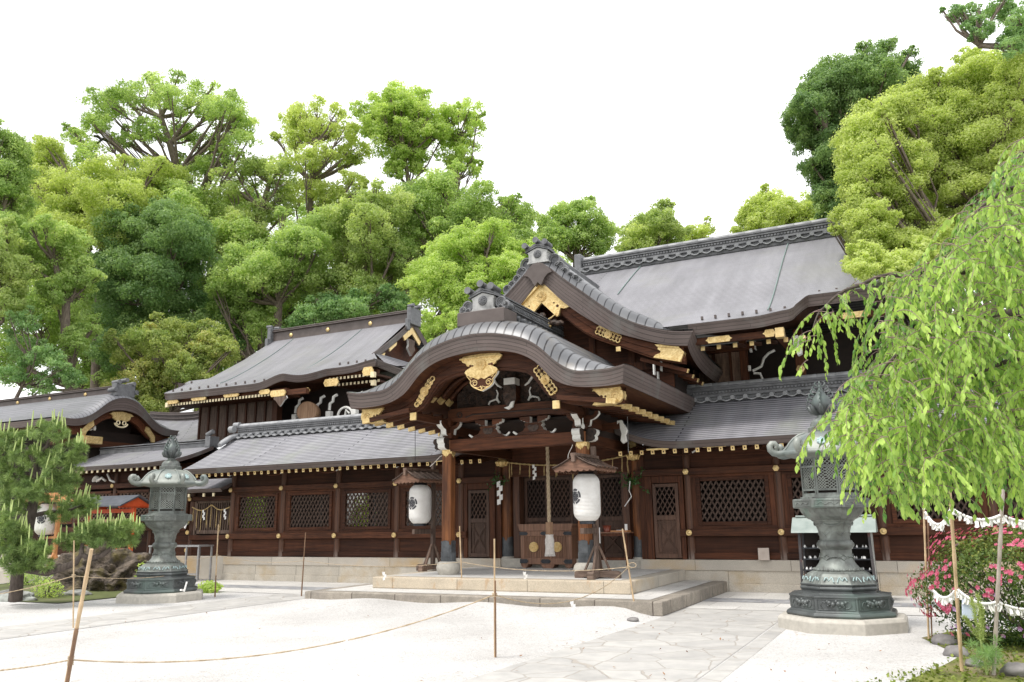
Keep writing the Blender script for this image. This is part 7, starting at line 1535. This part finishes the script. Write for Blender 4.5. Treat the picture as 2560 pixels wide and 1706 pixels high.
# ------------------------------------------------------------------ weeping cherry at the right
def cherry():
    rng = np.random.default_rng(5)
    root = at(2790, 1500, 6.4); t = thing('weeping_cherry', 'weeping tree with drooping bright green leaves, filling the right side of the picture', 'tree', (root[0], root[1], 0))
    mb = MB(); tp = at(2740, 650, 6.6); mb.tube([(root[0], root[1], -.1), tuple((root*np.array((1, 1, 0))+np.array((0, 0, 1.4)))), tuple(at(2765, 900, 6.5)), tuple(tp)], [.2, .16, .13, .1], 10)
    limbs = [([(2740, 650), (2640, 520), (2560, 470), (2480, 500), (2410, 580)], 6.6), ([(2740, 700), (2600, 620), (2480, 600), (2380, 640), (2290, 700)], 6.4), ([(2740, 760), (2560, 700), (2400, 680), (2260, 690), (2150, 715), (2060, 770), (2030, 830)], 6.7),
             ([(2760, 850), (2600, 800), (2470, 790), (2330, 830), (2230, 900), (2190, 980)], 6.0), ([(2760, 950), (2620, 900), (2480, 920), (2380, 1000)], 5.8), ([(2760, 800), (2580, 760), (2430, 790), (2290, 830), (2210, 880), (2170, 950)], 7.2),
             ([(2760, 900), (2640, 860), (2560, 900), (2480, 1000)], 6.9), ([(2760, 600), (2660, 430), (2590, 380), (2540, 400)], 6.5), ([(2790, 1000), (2650, 980), (2540, 1040), (2500, 1120)], 6.2)]
    LP = []
    for pts, D in limbs:
        P = [at(x, y, D+rng.uniform(-.15, .15)) for x, y in pts]; Q = []
        for i in range(len(P)-1):
            for u in np.linspace(0, 1, 6)[:-1]: Q.append(P[i]*(1-u)+P[i+1]*u+np.array((0, 0, .04*math.sin(PI*u))))
        Q.append(P[-1]); mb.tube([tuple(q) for q in Q], list(np.linspace(.038, .004, len(Q))), 7); LP.append((Q, D))
    part('trunk', mb, bark_dark, t)
    V = []; F = []; TT = []; tw = MB()
    def inside(x, y):
        top = np.interp(x, [2095, 2125, 2175, 2205, 2260, 2340, 2430, 2500, 2560, 2640], [1040, 985, 890, 745, 690, 625, 505, 430, 345, 300]); bot = np.interp(x, [2070, 2100, 2165, 2200, 2260, 2330, 2400, 2480, 2560, 2640], [1130, 1200, 1225, 1250, 1290, 1265, 1250, 1265, 1280, 1290])
        return top < y < bot
    def leaf(p, d, L, tint):
        d = unit(d[None])[0]; s = unit(np.cross(d, rng.normal(size=3))[None])[0]; nrm = np.cross(s, d); w = L*.21; o = len(V)
        prof = ((0, .0), (.2, .7), (.45, 1.), (.72, .75), (1., .0))
        for u, q in prof:
            c = p+d*L*u+nrm*L*(-.1*math.sin(PI*u))
            if q == 0: V.append(c)
            else: V.append(c-s*w*q+nrm*.12*w); V.append(c); V.append(c+s*w*q+nrm*.12*w)
        F.extend([(o, o+1, o+2), (o, o+2, o+3)]); TT.extend([tint]*2)
        for a in (o+1, o+4): F.extend([(a, a+3, a+4, a+1), (a+1, a+4, a+5, a+2)]); TT.extend([tint]*2)
        a = o+7; F.extend([(a, o+10, a+1), (a+1, o+10, a+2)]); TT.extend([tint]*2)
    def strand(p, L, spread, lt):
        dirn = np.array((rng.normal(0, spread), rng.normal(0, spread), .0)); n = max(5, int(L/.031)); P = []; q = np.array(p, float); v = dirn+np.array((0, 0, .15))
        for i in range(n):
            v = v+np.array((rng.normal(0, .04), rng.normal(0, .04), -.15 if L > .3 else -.19)); v = v/np.linalg.norm(v); q = q+v*L/n; P.append(q.copy())
            if i > 0:
                for _ in range(2 if rng.random() < .55 else 1):
                    side = rng.normal(size=3); side[2] = 0; side /= np.linalg.norm(side)
                    leaf(q, v*.5+side*rng.uniform(.2, .7)+np.array((0, 0, -.8)), rng.uniform(.034, .076), float(np.clip(lt+rng.normal(0, .13)+(.2 if i > n-4 else 0), 0, 1)))
        tw.tube([tuple(x) for x in [np.array(p)]+P], list(np.linspace(.0035, .0012, len(P)+1)), 4, False)
    for Q, D in LP:                                      # strands hanging from the limbs
        for k in range(3, len(Q)):
            for _ in range(2 if rng.random() < .6 else 1): strand(Q[k]+rng.normal(0, .03, 3), rng.uniform(.25, .6), .25, rng.uniform(.35, .75))
    m_ = 0
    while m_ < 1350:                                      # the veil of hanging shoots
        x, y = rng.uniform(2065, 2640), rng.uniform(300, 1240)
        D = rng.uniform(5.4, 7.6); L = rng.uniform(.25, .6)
        if inside(x, y) and inside(x, y+L*.62*FPX/D): strand(at(x, y, D), L, .3, np.clip(.08+.75*((7.6-D)/2.2)**1.2+rng.normal(0, .14), 0, 1)); m_ += 1  # leaf tint darkens with depth, painting in the shade inside the veil
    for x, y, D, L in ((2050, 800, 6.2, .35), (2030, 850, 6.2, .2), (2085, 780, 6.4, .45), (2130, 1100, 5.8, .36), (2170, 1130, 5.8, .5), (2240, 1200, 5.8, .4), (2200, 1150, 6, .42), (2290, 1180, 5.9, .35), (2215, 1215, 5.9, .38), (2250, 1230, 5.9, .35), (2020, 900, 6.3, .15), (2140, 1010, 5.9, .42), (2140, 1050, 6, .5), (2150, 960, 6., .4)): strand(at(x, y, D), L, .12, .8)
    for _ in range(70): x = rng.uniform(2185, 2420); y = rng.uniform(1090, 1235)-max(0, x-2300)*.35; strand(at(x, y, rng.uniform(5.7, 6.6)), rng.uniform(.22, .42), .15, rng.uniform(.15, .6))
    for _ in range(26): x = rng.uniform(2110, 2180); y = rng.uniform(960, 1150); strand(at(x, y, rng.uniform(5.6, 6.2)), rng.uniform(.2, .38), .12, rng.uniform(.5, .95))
    part('twig', tw, bark_pink, t)
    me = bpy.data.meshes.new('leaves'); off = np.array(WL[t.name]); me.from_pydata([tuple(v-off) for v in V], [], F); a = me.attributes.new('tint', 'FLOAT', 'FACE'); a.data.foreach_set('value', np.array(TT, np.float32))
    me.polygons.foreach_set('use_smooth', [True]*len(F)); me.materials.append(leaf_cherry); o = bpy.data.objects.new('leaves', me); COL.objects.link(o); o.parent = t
cherry()

# ------------------------------------------------------------------ pine on the left, trained over the rock
def tufts(C, D_, rng, n=70, L=.13):
    """needle bursts at points C with axis D_"""
    out = [[], [], [], []]
    for c, d in zip(C, D_):
        u = unit(rng.normal(size=(n, 3))+d*.9); l = L*rng.uniform(.75, 1.1, (n, 1)); s = unit(np.cross(u, rng.normal(size=(n, 3))))
        out[0].append(c+u*l*.5); out[1].append(u*l*.5); out[2].append(s*.0048); out[3].append(np.clip(rng.uniform(.2, .9)*.6+rng.uniform(0, .4, n), 0, 1))
    return [np.concatenate(o) for o in out]
def pine():
    rng = np.random.default_rng(9); r1 = lambda x, y: (x/1.9457, 900+y/1.9457)
    b = at(*r1(85, 1080), 19.3); foot = (b[0], b[1], 0.1); t = thing('garden_pine', 'low trained pine with upright pale shoots, spreading over the mossy rock at left', 'tree', foot)
    mb = MB(); D0 = depth(foot)
    def path(pts, r0, r1_, d=0): mb.tube([tuple(at(*r1(x, y), D0+dd)) for x, y, dd in pts], list(np.linspace(r0, r1_, len(pts))), 9)
    mb.tube([foot, tuple(at(*r1(85, 1040), D0)), tuple(at(*r1(120, 900), D0+.1)), tuple(at(*r1(150, 760), D0)), tuple(at(*r1(170, 640), D0+.1)), tuple(at(*r1(185, 560), D0)), tuple(at(*r1(160, 480), D0-.1)), tuple(at(*r1(120, 420), D0))], [.16, .14, .13, .12, .1, .085, .06, .04], 10)
    path([(95, 1010, 0), (140, 1020, -.3), (230, 1035, -.6), (310, 1010, -.7), (370, 985, -.7), (395, 950, -.7), (440, 965, -.6), (500, 950, -.6), (560, 900, -.5), (610, 870, -.5)], .1, .04)
    for pts in ([(185, 560, 0), (240, 530, -.3), (300, 520, -.5), (350, 480, -.5)], [(170, 620, 0), (230, 640, -.4), (300, 640, -.5)], [(185, 560, 0), (110, 550, .2), (40, 560, .3)], [(170, 500, 0), (230, 420, -.2), (250, 350, -.3)], [(150, 760, 0), (240, 740, .5), (340, 730, .7), (420, 700, .8)], [(120, 900, 0), (60, 900, -.5), (20, 870, -.8)], [(100, 990, 0), (150, 960, -.5), (190, 950, -.7)], [(395, 950, -.7), (400, 900, -.5), (440, 860, -.4)], [(560, 900, -.5), (520, 860, -.4), (480, 850, -.3)]): path(pts, .06, .02)
    part('trunk', mb, bark_dark, t)
    pads = [(60, 390, 85, 45, .2), (235, 350, 90, 45, -.3), (150, 470, 100, 50, 0), (345, 455, 85, 55, -.5), (300, 540, 95, 45, -.4), (50, 570, 85, 55, .2), (200, 635, 150, 48, -.4), (330, 600, 60, 40, -.3), (40, 680, 70, 40, .2), (375, 715, 95, 45, .7), (440, 690, 40, 30, .8), (290, 760, 55, 28, .6), (520, 850, 130, 60, -.4), (620, 845, 90, 55, -.5), (440, 850, 90, 52, -.4), (340, 890, 70, 35, -.2), (50, 870, 110, 75, -.7), (30, 790, 60, 45, -.8), (150, 945, 100, 60, -.7), (90, 990, 100, 50, -.6), (200, 985, 55, 35, -.7), (0, 470, 40, 60, .2), (120, 720, 60, 30, .2)]
    C = []; D_ = []; cand = []
    for x, y, rx, ry, dd in pads:
        n = max(10, int(rx*ry/95))
        for k in range(n):
            a, q = rng.uniform(0, 2*PI), math.sqrt(rng.uniform(0, 1)); px, py = x+rx*q*math.cos(a), y+ry*q*math.sin(a)
            p = at(*r1(px, py), D0+dd+rng.normal(0, .22)); C.append(p); D_.append(np.array((math.cos(a)*.8, rng.normal(0, .5), .6-.5*math.sin(a))))
            if math.sin(a) < .25 and rng.random() < .42 and q > .2: cand.append(p)
    o = tufts(C, D_, rng, 85, .145); cards('needles', o[0], o[1], o[2], o[3], needle_m, t)
    mc = []; mv = []; 
    me = MB()
    for p in cand:
        h = rng.uniform(.2, .46); l = np.array((rng.normal(0, .035), rng.normal(0, .035), h)); me.tube([tuple(p), tuple(p+l*.5), tuple(p+l)], [.015, .017, .009], 6)
    c = part('candles', me, candle_solid, t); c['kind'] = 'stuff'; return t
candle_solid = mat('pale_pine_shoots', (.36, .46, .14), (.5, .6, .24), 9, rough=.7, bd=0)
pine()
from mathutils import noise as mnoise
def rockmesh(c, rad, seed, sub=4, rough=.28):
    bm = bmesh_ico(sub); rng = np.random.default_rng(seed); W_ = rng.normal(size=(9, 3))*2.2; ph = rng.uniform(0, 6, 9); mb = MB(); V = []
    for v in bm[0]:
        d = 1+rough*sum(math.sin(np.dot(W_[k]*(1+k*.5), v)+ph[k])/(1.5+k*.8) for k in range(9))*.5+rough*.5*(mnoise.fractal(Vector(v)*2.2+Vector((seed, 0, 0)), .9, 2.1, 7)); V.append((c[0]+rad[0]*v[0]*d, c[1]+rad[1]*v[1]*d, c[2]+rad[2]*v[2]*d))
    mb.add(V, bm[1], sub < 5); return mb
def bmesh_ico(sub):
    import bmesh
    b = bmesh.new(); bmesh.ops.create_icosphere(b, subdivisions=sub, radius=1); r = ([np.array(v.co) for v in b.verts], [[v.index for v in f.verts] for f in b.faces]); b.free(); return r
solo('mossy_rock', rockmesh((-12.0, -4.9, .2), (1.7, 1.0, .95), 3, 6, .42), rock_m, 'big dark mossy rock behind the left bronze lantern, under a pine branch', 'rock', (-12.2, -4.9, 0))
solo('border_stone', rockmesh((-11.3, -6.3, .0), (.5, .25, .16), 4), lichen, 'grey lichened stone at the front foot of the mossy rock', 'stone', (-10.7, -6.6, 0))
solo('border_stone', rockmesh((-12.1, -7.6, .06), (.9, .25, .2), 5), lichen, 'long flat kerb stone in front of the pine at the left edge', 'stone', (-12.1, -7.6, 0))
mb = MB(); mb.grid([[(x, y, .02+.16*max(0, 1-((x+14)/4.2)**2-((y+5.2)/2.4)**2)) for y in np.linspace(-7.8, -2.8, 12)] for x in np.linspace(-18.5, -9.9, 18)]); solo('pine_bed', mb, earth, None, None, kind='structure')
def bush(name, label, c, rad, n, size, m, seed, cat='shrub', stems=8):
    rng = np.random.default_rng(seed); t = thing(name, label, cat, (c[0], c[1], 0)); u = unit(rng.normal(size=(n, 3))+np.array((0, 0, .2))); C = np.array(c)+u*np.array(rad)*rng.uniform(.5, 1.05, (n, 1)); C[:, 2] = np.maximum(C[:, 2], .03)
    leafcards('leaves', C, unit(u+rng.normal(0, .6, (n, 3))), np.clip(rng.normal(.5, .25, n), 0, 1), size, m, t, rng, .5)
    mb = MB()
    for k in range(stems): a = rng.uniform(0, 2*PI); mb.tube([(c[0], c[1], 0), (c[0]+rad[0]*.5*math.cos(a), c[1]+rad[1]*.5*math.sin(a), c[2]), (c[0]+rad[0]*.8*math.cos(a), c[1]+rad[1]*.8*math.sin(a), c[2]+rad[2]*.5)], [.012, .009, .005], 5)
    part('stem', mb, bark_dark, t); return t
p = on_z(436, 1446); bush('young_shrub', 'young yellow-tipped shrub right behind the left bronze lantern', (p[0], p[1]+.8, .55), (.4, .35, .4), 700, .09, leaf_gold, 31)
bush('young_shrub', 'light green seedling between the mossy rock and the left lantern', (-9.6, -5.7, .5), (.22, .2, .38), 240, .08, leaf_lime, 32)
p2 = on_z(522, 1482); bush('green_plant', 'small bright green plant on the ground right of the left bronze lantern', (p2[0], p2[1], .12), (.36, .3, .18), 420, .11, leaf_lime, 33)
bush('young_shrub', 'leafy green plants at the foot of the pine', (-14.6, -5.3, .4), (1.1, .5, .4), 1100, .08, leaf_mid, 34)
bush('young_shrub', 'fine green seedlings in front of the mossy rock', (-11.6, -6.9, .2), (.5, .3, .28), 500, .07, leaf_lime, 35)
bush('broad_leaved_plant', 'bright broad-leaved plant by the white lantern at far left', (-18.2, -4.3, 1.6), (.9, .5, .45), 500, .17, leaf_lime, 36)

# ------------------------------------------------------------------ azalea, moss bed, seedling pine, field stones at the right
def azalea():
    rng = np.random.default_rng(17); c = np.array((10.05, -7.5, .72)); rad = np.array((1.5, 1.05, .9)); t = thing('azalea_bush', 'rounded azalea bush full of pink and mauve flowers behind bamboo stakes', 'bush', (c[0], c[1], 0))
    n = 22000; u = unit(rng.normal(size=(n, 3))+np.array((0, 0, .15))); wob = 1+.09*np.sin(u[:, 0]*7+1)*np.cos(u[:, 2]*8)+.06*np.sin(u[:, 1]*13+u[:, 2]*9)
    C = c+u*rad*(wob*rng.uniform(.72, 1.04, n))[:, None]; C[:, 2] = np.maximum(C[:, 2], .03)
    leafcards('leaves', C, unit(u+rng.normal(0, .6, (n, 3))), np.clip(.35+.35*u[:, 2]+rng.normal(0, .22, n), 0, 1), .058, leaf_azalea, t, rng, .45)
    mb = MB()
    for k in range(14): a = rng.uniform(0, 2*PI); mb.tube([(c[0]+.1*math.cos(a), c[1]+.1*math.sin(a), 0), (c[0]+.6*math.cos(a), c[1]+.5*math.sin(a), .5), (c[0]+1.1*math.cos(a), c[1]+.8*math.sin(a), 1.0)], [.025, .015, .006], 5)
    part('stem', mb, bark_dark, t)
    for nm, m, cnt, seed in (('pink_flowers', pink_m, 640, 3), ('mauve_flowers', purple_m, 260, 4)):
        r2 = np.random.default_rng(seed); cs, ts, bs, tt = [], [], [], []; k = 0; centres = unit(r2.normal(size=(75, 3)))
        while k < cnt:
            v = centres[int(75*r2.random()**1.6)]+r2.normal(0, .1, 3); v /= np.linalg.norm(v)
            if v[2] < -.55: continue
            low = (v[0]*.8-v[2]*.9) > -.36
            if (nm == 'pink_flowers') == low and r2.random() < .93: continue
            wob_ = 1+.09*math.sin(v[0]*7+1)*math.cos(v[2]*8)+.06*math.sin(v[1]*13+v[2]*9)
            p = c+v*rad*wob_*1.05; e1 = np.cross(v, (0.1, 0, 1)); e1 /= np.linalg.norm(e1); e2 = np.cross(v, e1); R_ = r2.uniform(.026, .038); a0 = r2.uniform(0, 6)
            if p[2] < .06: continue
            for j in range(5):
                a = a0+j*2*PI/5; d = e1*math.cos(a)+e2*math.sin(a); s = -e1*math.sin(a)+e2*math.cos(a); cs.append(p+d*R_*.55+v*.012); ts.append((d+v*.35)*R_*.55); bs.append(s*R_*.42); tt.append(r2.uniform(0, 1))
            k += 1
        o = cards(nm, np.array(cs), np.array(ts), np.array(bs), np.array(tt), m, t, rhomb=.75); o['kind'] = 'stuff'
azalea()
mossgr = mat('moss_ground', (.07, .08, .015), (.2, .22, .045), 2.2, rough=1, bd=.02, c3=(.2, .16, .09), detail=8)
sheet('moss_bed', [(8.15, -11.6), (8.5, -10.4), (8.75, -9.6), (8.95, -8.8), (8.7, -7.9), (8.5, -7.2), (8.9, -6.3), (13.5, -5.6), (15, -14), (8.6, -14)], .008, mossgr)
rng = np.random.default_rng(41); n = 5200; X = rng.uniform(7.7, 11.2, n); Y = rng.uniform(-12.6, -6.4, n); edge = np.interp(Y, [-12.6, -11, -10.2, -9.4, -8.6, -7.5, -6.4], [8.1, 7.95, 8.35, 8.85, 9.0, 8.6, 8.8])
kp = (X > edge+rng.exponential(.16, n)-.12); X, Y = X[kp], Y[kp]; n = len(X); C = np.stack([X, Y, .012+rng.uniform(0, .02, n)], 1); N = unit(rng.normal(size=(n, 3))*.8+np.array((0, 0, 1)))
o = leafcards('moss', C, N, np.clip(rng.normal(.5, .25, n), 0, 1), .045, moss_m, None, rng, .8); tag(o, kind='stuff')
sp = thing('pine_seedling', 'knee-high pine seedling with long upright shoots between two stakes', 'plant', tuple(on_z(2468, 1690)))
b = on_z(2468, 1690); D0 = depth(b); rng = np.random.default_rng(12); mb = MB(); C = []; Dd = []
tops = [((2452, 1605), (2430, 1500)), ((2450, 1600), (2412, 1545)), ((2455, 1610), (2445, 1490)), ((2458, 1600), (2455, 1520))]
mb.tube([tuple(b), tuple(at(2460, 1640, D0)), tuple(at(2452, 1605, D0))], [.014, .012, .01], 6)
for a, e in tops:
    p, q = at(*a, D0+rng.normal(0, .05)), at(*e, D0+rng.normal(0, .1)); mb.tube([tuple(p), tuple(q)], [.009, .006], 5)
    for u in np.linspace(.05, 1, 24): C.append(p+(q-p)*u); Dd.append((q-p)/np.linalg.norm(q-p)*1.6)
part('stem', mb, candle_solid, sp); o = tufts(C, Dd, rng, 16, .05); cards('shoot_needles', o[0], o[1], o[2]*.8, o[3]*.4+.6, candle_m, sp)
C = [at(rng.uniform(2425, 2500), rng.uniform(1600, 1665), D0+rng.normal(0, .1)) for _ in range(26)]; o = tufts(C, [np.array((0, 0, .3))]*26, rng, 40, .11); cards('needles', o[0], o[1], o[2]*.6, o[3], leaf_teal, sp)
for k, (x, y, s, lab) in enumerate(((2365, 1612, .14, 'rounded brown-grey stone behind the nearer bamboo stake, largest of its row'), (2392, 1640, .12, 'blue-grey stone just left of the seedling pine'), (2418, 1590, .1, 'dusty stone at the foot of the azalea'), (2438, 1668, .09, 'little stone in the moss near the seedling pine'), (2545, 1690, .13, 'pale stone in the moss at the lower right corner'))):
    c = on_z(x, y); solo('field_stone', rockmesh((c[0], c[1], s*.3), (s*1.2, s, s*.75), 50+k, 3, .25), stone_grey, lab, 'stone', tuple(c), 'stones edging the moss')
rng = np.random.default_rng(77); n = 90
for nm in ('fallen_leaves',):
    X = np.concatenate([rng.uniform(3.5, 8.6, 60), rng.uniform(-9, 8, 30)]); Y = np.concatenate([rng.uniform(-13.5, -6, 60), rng.uniform(-13, -7.5, 30)]); C = np.stack([X, Y, np.full(n, .022)], 1); N = unit(rng.normal(size=(n, 3))*.4+np.array((0, 0, 1)))
    o = leafcards(nm, C, N, rng.uniform(0, 1, n), .05, leafmat('dry_leaf', (.2, .09, .04), (.36, .2, .1), .1), None, rng, .5); tag(o, kind='stuff')

# ------------------------------------------------------------------ stakes with lines of knotted paper fortunes
def stk(key, base, top, label, m, r): b = on_z(*base); b[2] = 0; stake(key, b, vtop(b, *top), label, m, r)
stk('a', (2405, 1680), (2372, 1190), 'bamboo stake carrying the pale blue card, in front of the azalea', bamboo, .019)
stk('b', (2484, 1690), (2512, 1120), 'thicker greyed bamboo stake right of the seedling pine', bamboo_grey, .02)
stk('c', (2322, 1600), (2308, 1245), 'brown stake at the left edge of the azalea, front of a close pair', bamboo, .014)
stk('d', (2330, 1596), (2317, 1240), 'thin dark stake close behind the one at the azalea edge', bamboo_dark, .01)
def fortune_line(name, label, pts, sag, n, seed):
    rng = random.Random(seed); t = thing(name, label, 'paper line', tuple(pts[0])); mb = MB(); P = []
    for a, c in zip(pts[:-1], pts[1:]):
        a, c = np.array(a), np.array(c); s = sag if len(P) == 0 else sag*.45
        for u in np.linspace(0, 1, 30): p = a+(c-a)*u; p[2] -= s*4*u*(1-u); P.append(p)
    mb.tube([tuple(p) for p in P], .006, 5); part('rope', mb, hemp, t)
    for k in range(n):
        i = min(len(P)-1, int((k+rng.uniform(0, .9))/n*len(P))); c = Vector(P[i]); mb = MB()
        mb.lathe([(.006, -.016), (.016, -.01), (.017, .008), (.006, .016)], 7, c, axis=(rng.uniform(-1, 1), rng.uniform(-1, 1), .3))
        for s in range(2):
            L = rng.uniform(.045, .1); d = Vector((rng.uniform(-.45, .45), rng.uniform(-.45, .45), -1)); d.normalize(); w = Vector((rng.uniform(-1, 1), rng.uniform(-1, 1), 0)).normalized()*rng.uniform(.01, .016)
            mid = c+d*L*.5+Vector((rng.uniform(-.012, .012), rng.uniform(-.012, .012), 0)); e = c+d*L
            mb.add([c-w*.6, c+w*.6, mid+w, mid-w, e+w, e-w], [(0, 1, 2, 3), (3, 2, 4, 5)], True)
        part('knotted_slip', mb, paper, t)
    return t
pa, pc, pb = on_stake('a', 1272), on_stake('c', 1285), on_stake('b', 1288)
right = at(2640, 1282, depth(pb)*1.0)
fortune_line('fortune_line', 'upper line of knotted white paper fortunes above the azalea', [on_stake('c', 1273), on_stake('a', 1270), on_stake('b', 1287)*1.0, right], .2, 98, 1)
fortune_line('fortune_line', 'lower line of knotted white paper fortunes across the azalea flowers', [on_stake('c', 1448), on_stake('a', 1472), on_stake('b', 1505), at(2640, 1508, depth(pb))], .17, 98, 2)
bp = on_stake('a', 1500)
mb = MB(); mb.box((bp[0]+.11, bp[1]-.03, bp[2]-.1), (.15, .03, .2), Matrix.Rotation(.12, 3, 'Y')); solo('hanging_card', mb, blueplate, 'pale blue folded card hanging from the lower paper line', 'card', tuple(bp), bevel=.006)

# ------------------------------------------------------------------ things half hidden by the pine at the far left
EM = thing('plaque_rack', 'vermilion rack of wooden prayer plaques with dark sheet roof behind the pine', 'plaque rack', (-17, -1.0, .0))
mb = MB(); mb.prism([(-1.75, 2.5), (-1.0, 2.86), (-.25, 2.5), (-.25, 2.46), (-1.0, 2.8), (-1.75, 2.46)], 'yz', -18.4, -15.7); part('sheet_roof', mb, slate_roof, EM)
mb = MB()
for x in (-18.2, -15.95): mb.b2(x-.06, x+.06, -1.06, -.94, .0, 2.7); mb.b2(x-.05, x+.05, -1.6, -.4, 2.42, 2.5); mb.prism([(-1.65, 2.46), (-1.0, 2.78), (-.35, 2.46)], 'yz', x+.1, x+.14)
mb.b2(-18.2, -15.95, -1.03, -.97, 2.26, 2.4); mb.b2(-18.2, -15.95, -1.03, -.97, .95, 1.05); mb.b2(-18.2, -15.95, -1.03, -.97, 1.6, 1.68); part('vermilion_frame', mb, vermilion, EM, bevel=.008)
for r in range(2):
    for k in range(12):
        x = -18.0+k*.175; z = 1.98-.55*r; mb = MB(); mb.prism([(x-.08, z-.06), (x+.08, z-.06), (x+.08, z+.05), (x, z+.09), (x-.08, z+.05)], 'xz', -1.1-.012*(k % 3), -1.085-.012*(k % 3)); part('wooden_plaque', mb, wood_plq, EM)
t = thing('lantern_stand', 'new orange-wood roofed lantern stand half hidden behind the pine', 'lantern stand', (-17.5, -2.7, 0))
mb = MB(); mb.b2(-17.56, -17.44, -2.76, -2.64, .75, 2.75)
for s in (-1, 1): mb.bar((-17.5+.4*s, -2.7, .0), (-17.5, -2.7, 1.0), .08, .08); mb.bar((-17.5, -2.7+.4*s, .0), (-17.5, -2.7, 1.0), .08, .08)
mb.b2(-18.2, -17.4, -2.75, -2.65, 1.42, 1.5); part('post', mb, plank_red, t, bevel=.01)
mb = MB(); mb.prism([(-18.75, 2.62), (-18.05, 2.92), (-17.2, 2.62), (-17.2, 2.67), (-18.05, 3.0), (-18.75, 2.67)], 'xz', -3.3, -2.4); part('plank_roof', mb, plank_red, t)
paper_lantern((-18.02, -2.75, 1.55), math.radians(25), 'white paper lantern with round black crest glimpsed behind the pine trunk', .34, 1.02)
mb = MB(); mb.b2(-21, -15.5, -3.4, .2, -.05, .42); solo('side_terrace', mb, granite_cap, 'low pale stone terrace behind the pine at far left', 'stone terrace', (-18, -1.5, 0), bevel=.02)

# ------------------------------------------------------------------ crow
c = at(254, 350, 58); CR = thing('crow', 'black crow flying before the tall tree at left', 'bird', tuple(c)); mb = MB(); c = Vector(c)
mb.tube([c+Vector(v) for v in ((-.3, 0, -.12), (-.2, 0, -.08), (-.05, 0, 0), (.1, 0, .05), (.18, 0, .09), (.22, 0, .1), (.29, 0, .08))], [.02, .07, .1, .09, .05, .055, .008], 10); part('body', mb, crowmat, CR)
for s in (-1, 1): mb = MB(); mb.add([c+Vector(v) for v in ((.1, s*.05, .04), (.02, s*.35, .2), (-.06, s*.62, .12), (-.2, s*.5, .1), (-.14, s*.2, .06), (-.12, s*.05, 0))], [(0, 1, 4, 5), (1, 2, 3, 4)], True); part('wing', mb, crowmat, CR)
mb = MB(); mb.add([c+Vector(v) for v in ((-.26, .03, -.1), (-.26, -.03, -.1), (-.48, -.1, -.18), (-.48, .1, -.18))], [(0, 1, 2, 3)]); part('tail', mb, crowmat, CR)

# ------------------------------------------------------------------ rear court behind the lattice windows: shrubs, and white panels added for bright specks
t = thing('added_white_wall', 'white panels added for bright specks behind the lattice windows left of the porch', 'wall', (-11.5, 4.4, 0))
mb = MB(); mb.b2(-12.9, -12.2, 4.3, 4.5, 0, 3.1); part('bright_speck_panel', mb, paper, t)
mb = MB(); mb.b2(-11.2, -10.1, 4.3, 4.5, 0, 2.9); part('bright_speck_panel', mb, paper, t)
mb = MB(); mb.b2(-13.0, -10.0, 4.28, 4.52, 1.55, 1.75); part('rail', mb, wood_x, t)
bush('court_shrub', 'green shrub in the rear court, seen through the farthest left lattice window', (-14.3, 3.2, 1.9), (.7, .4, 1.1), 1500, .12, leaf_lime, 61)
bush('court_shrub', 'yellow-green shrub in the rear court, seen through the lattice window nearest the porch', (-9.4, 3.4, 1.8), (.5, .4, 1.0), 1200, .12, leaf_gold, 62)
bush('court_shrub', 'dark leafy shrub behind the door left of the offering box', (-5.2, 3.6, 1.6), (.9, .4, 1.1), 1400, .12, leaf_mid, 63)
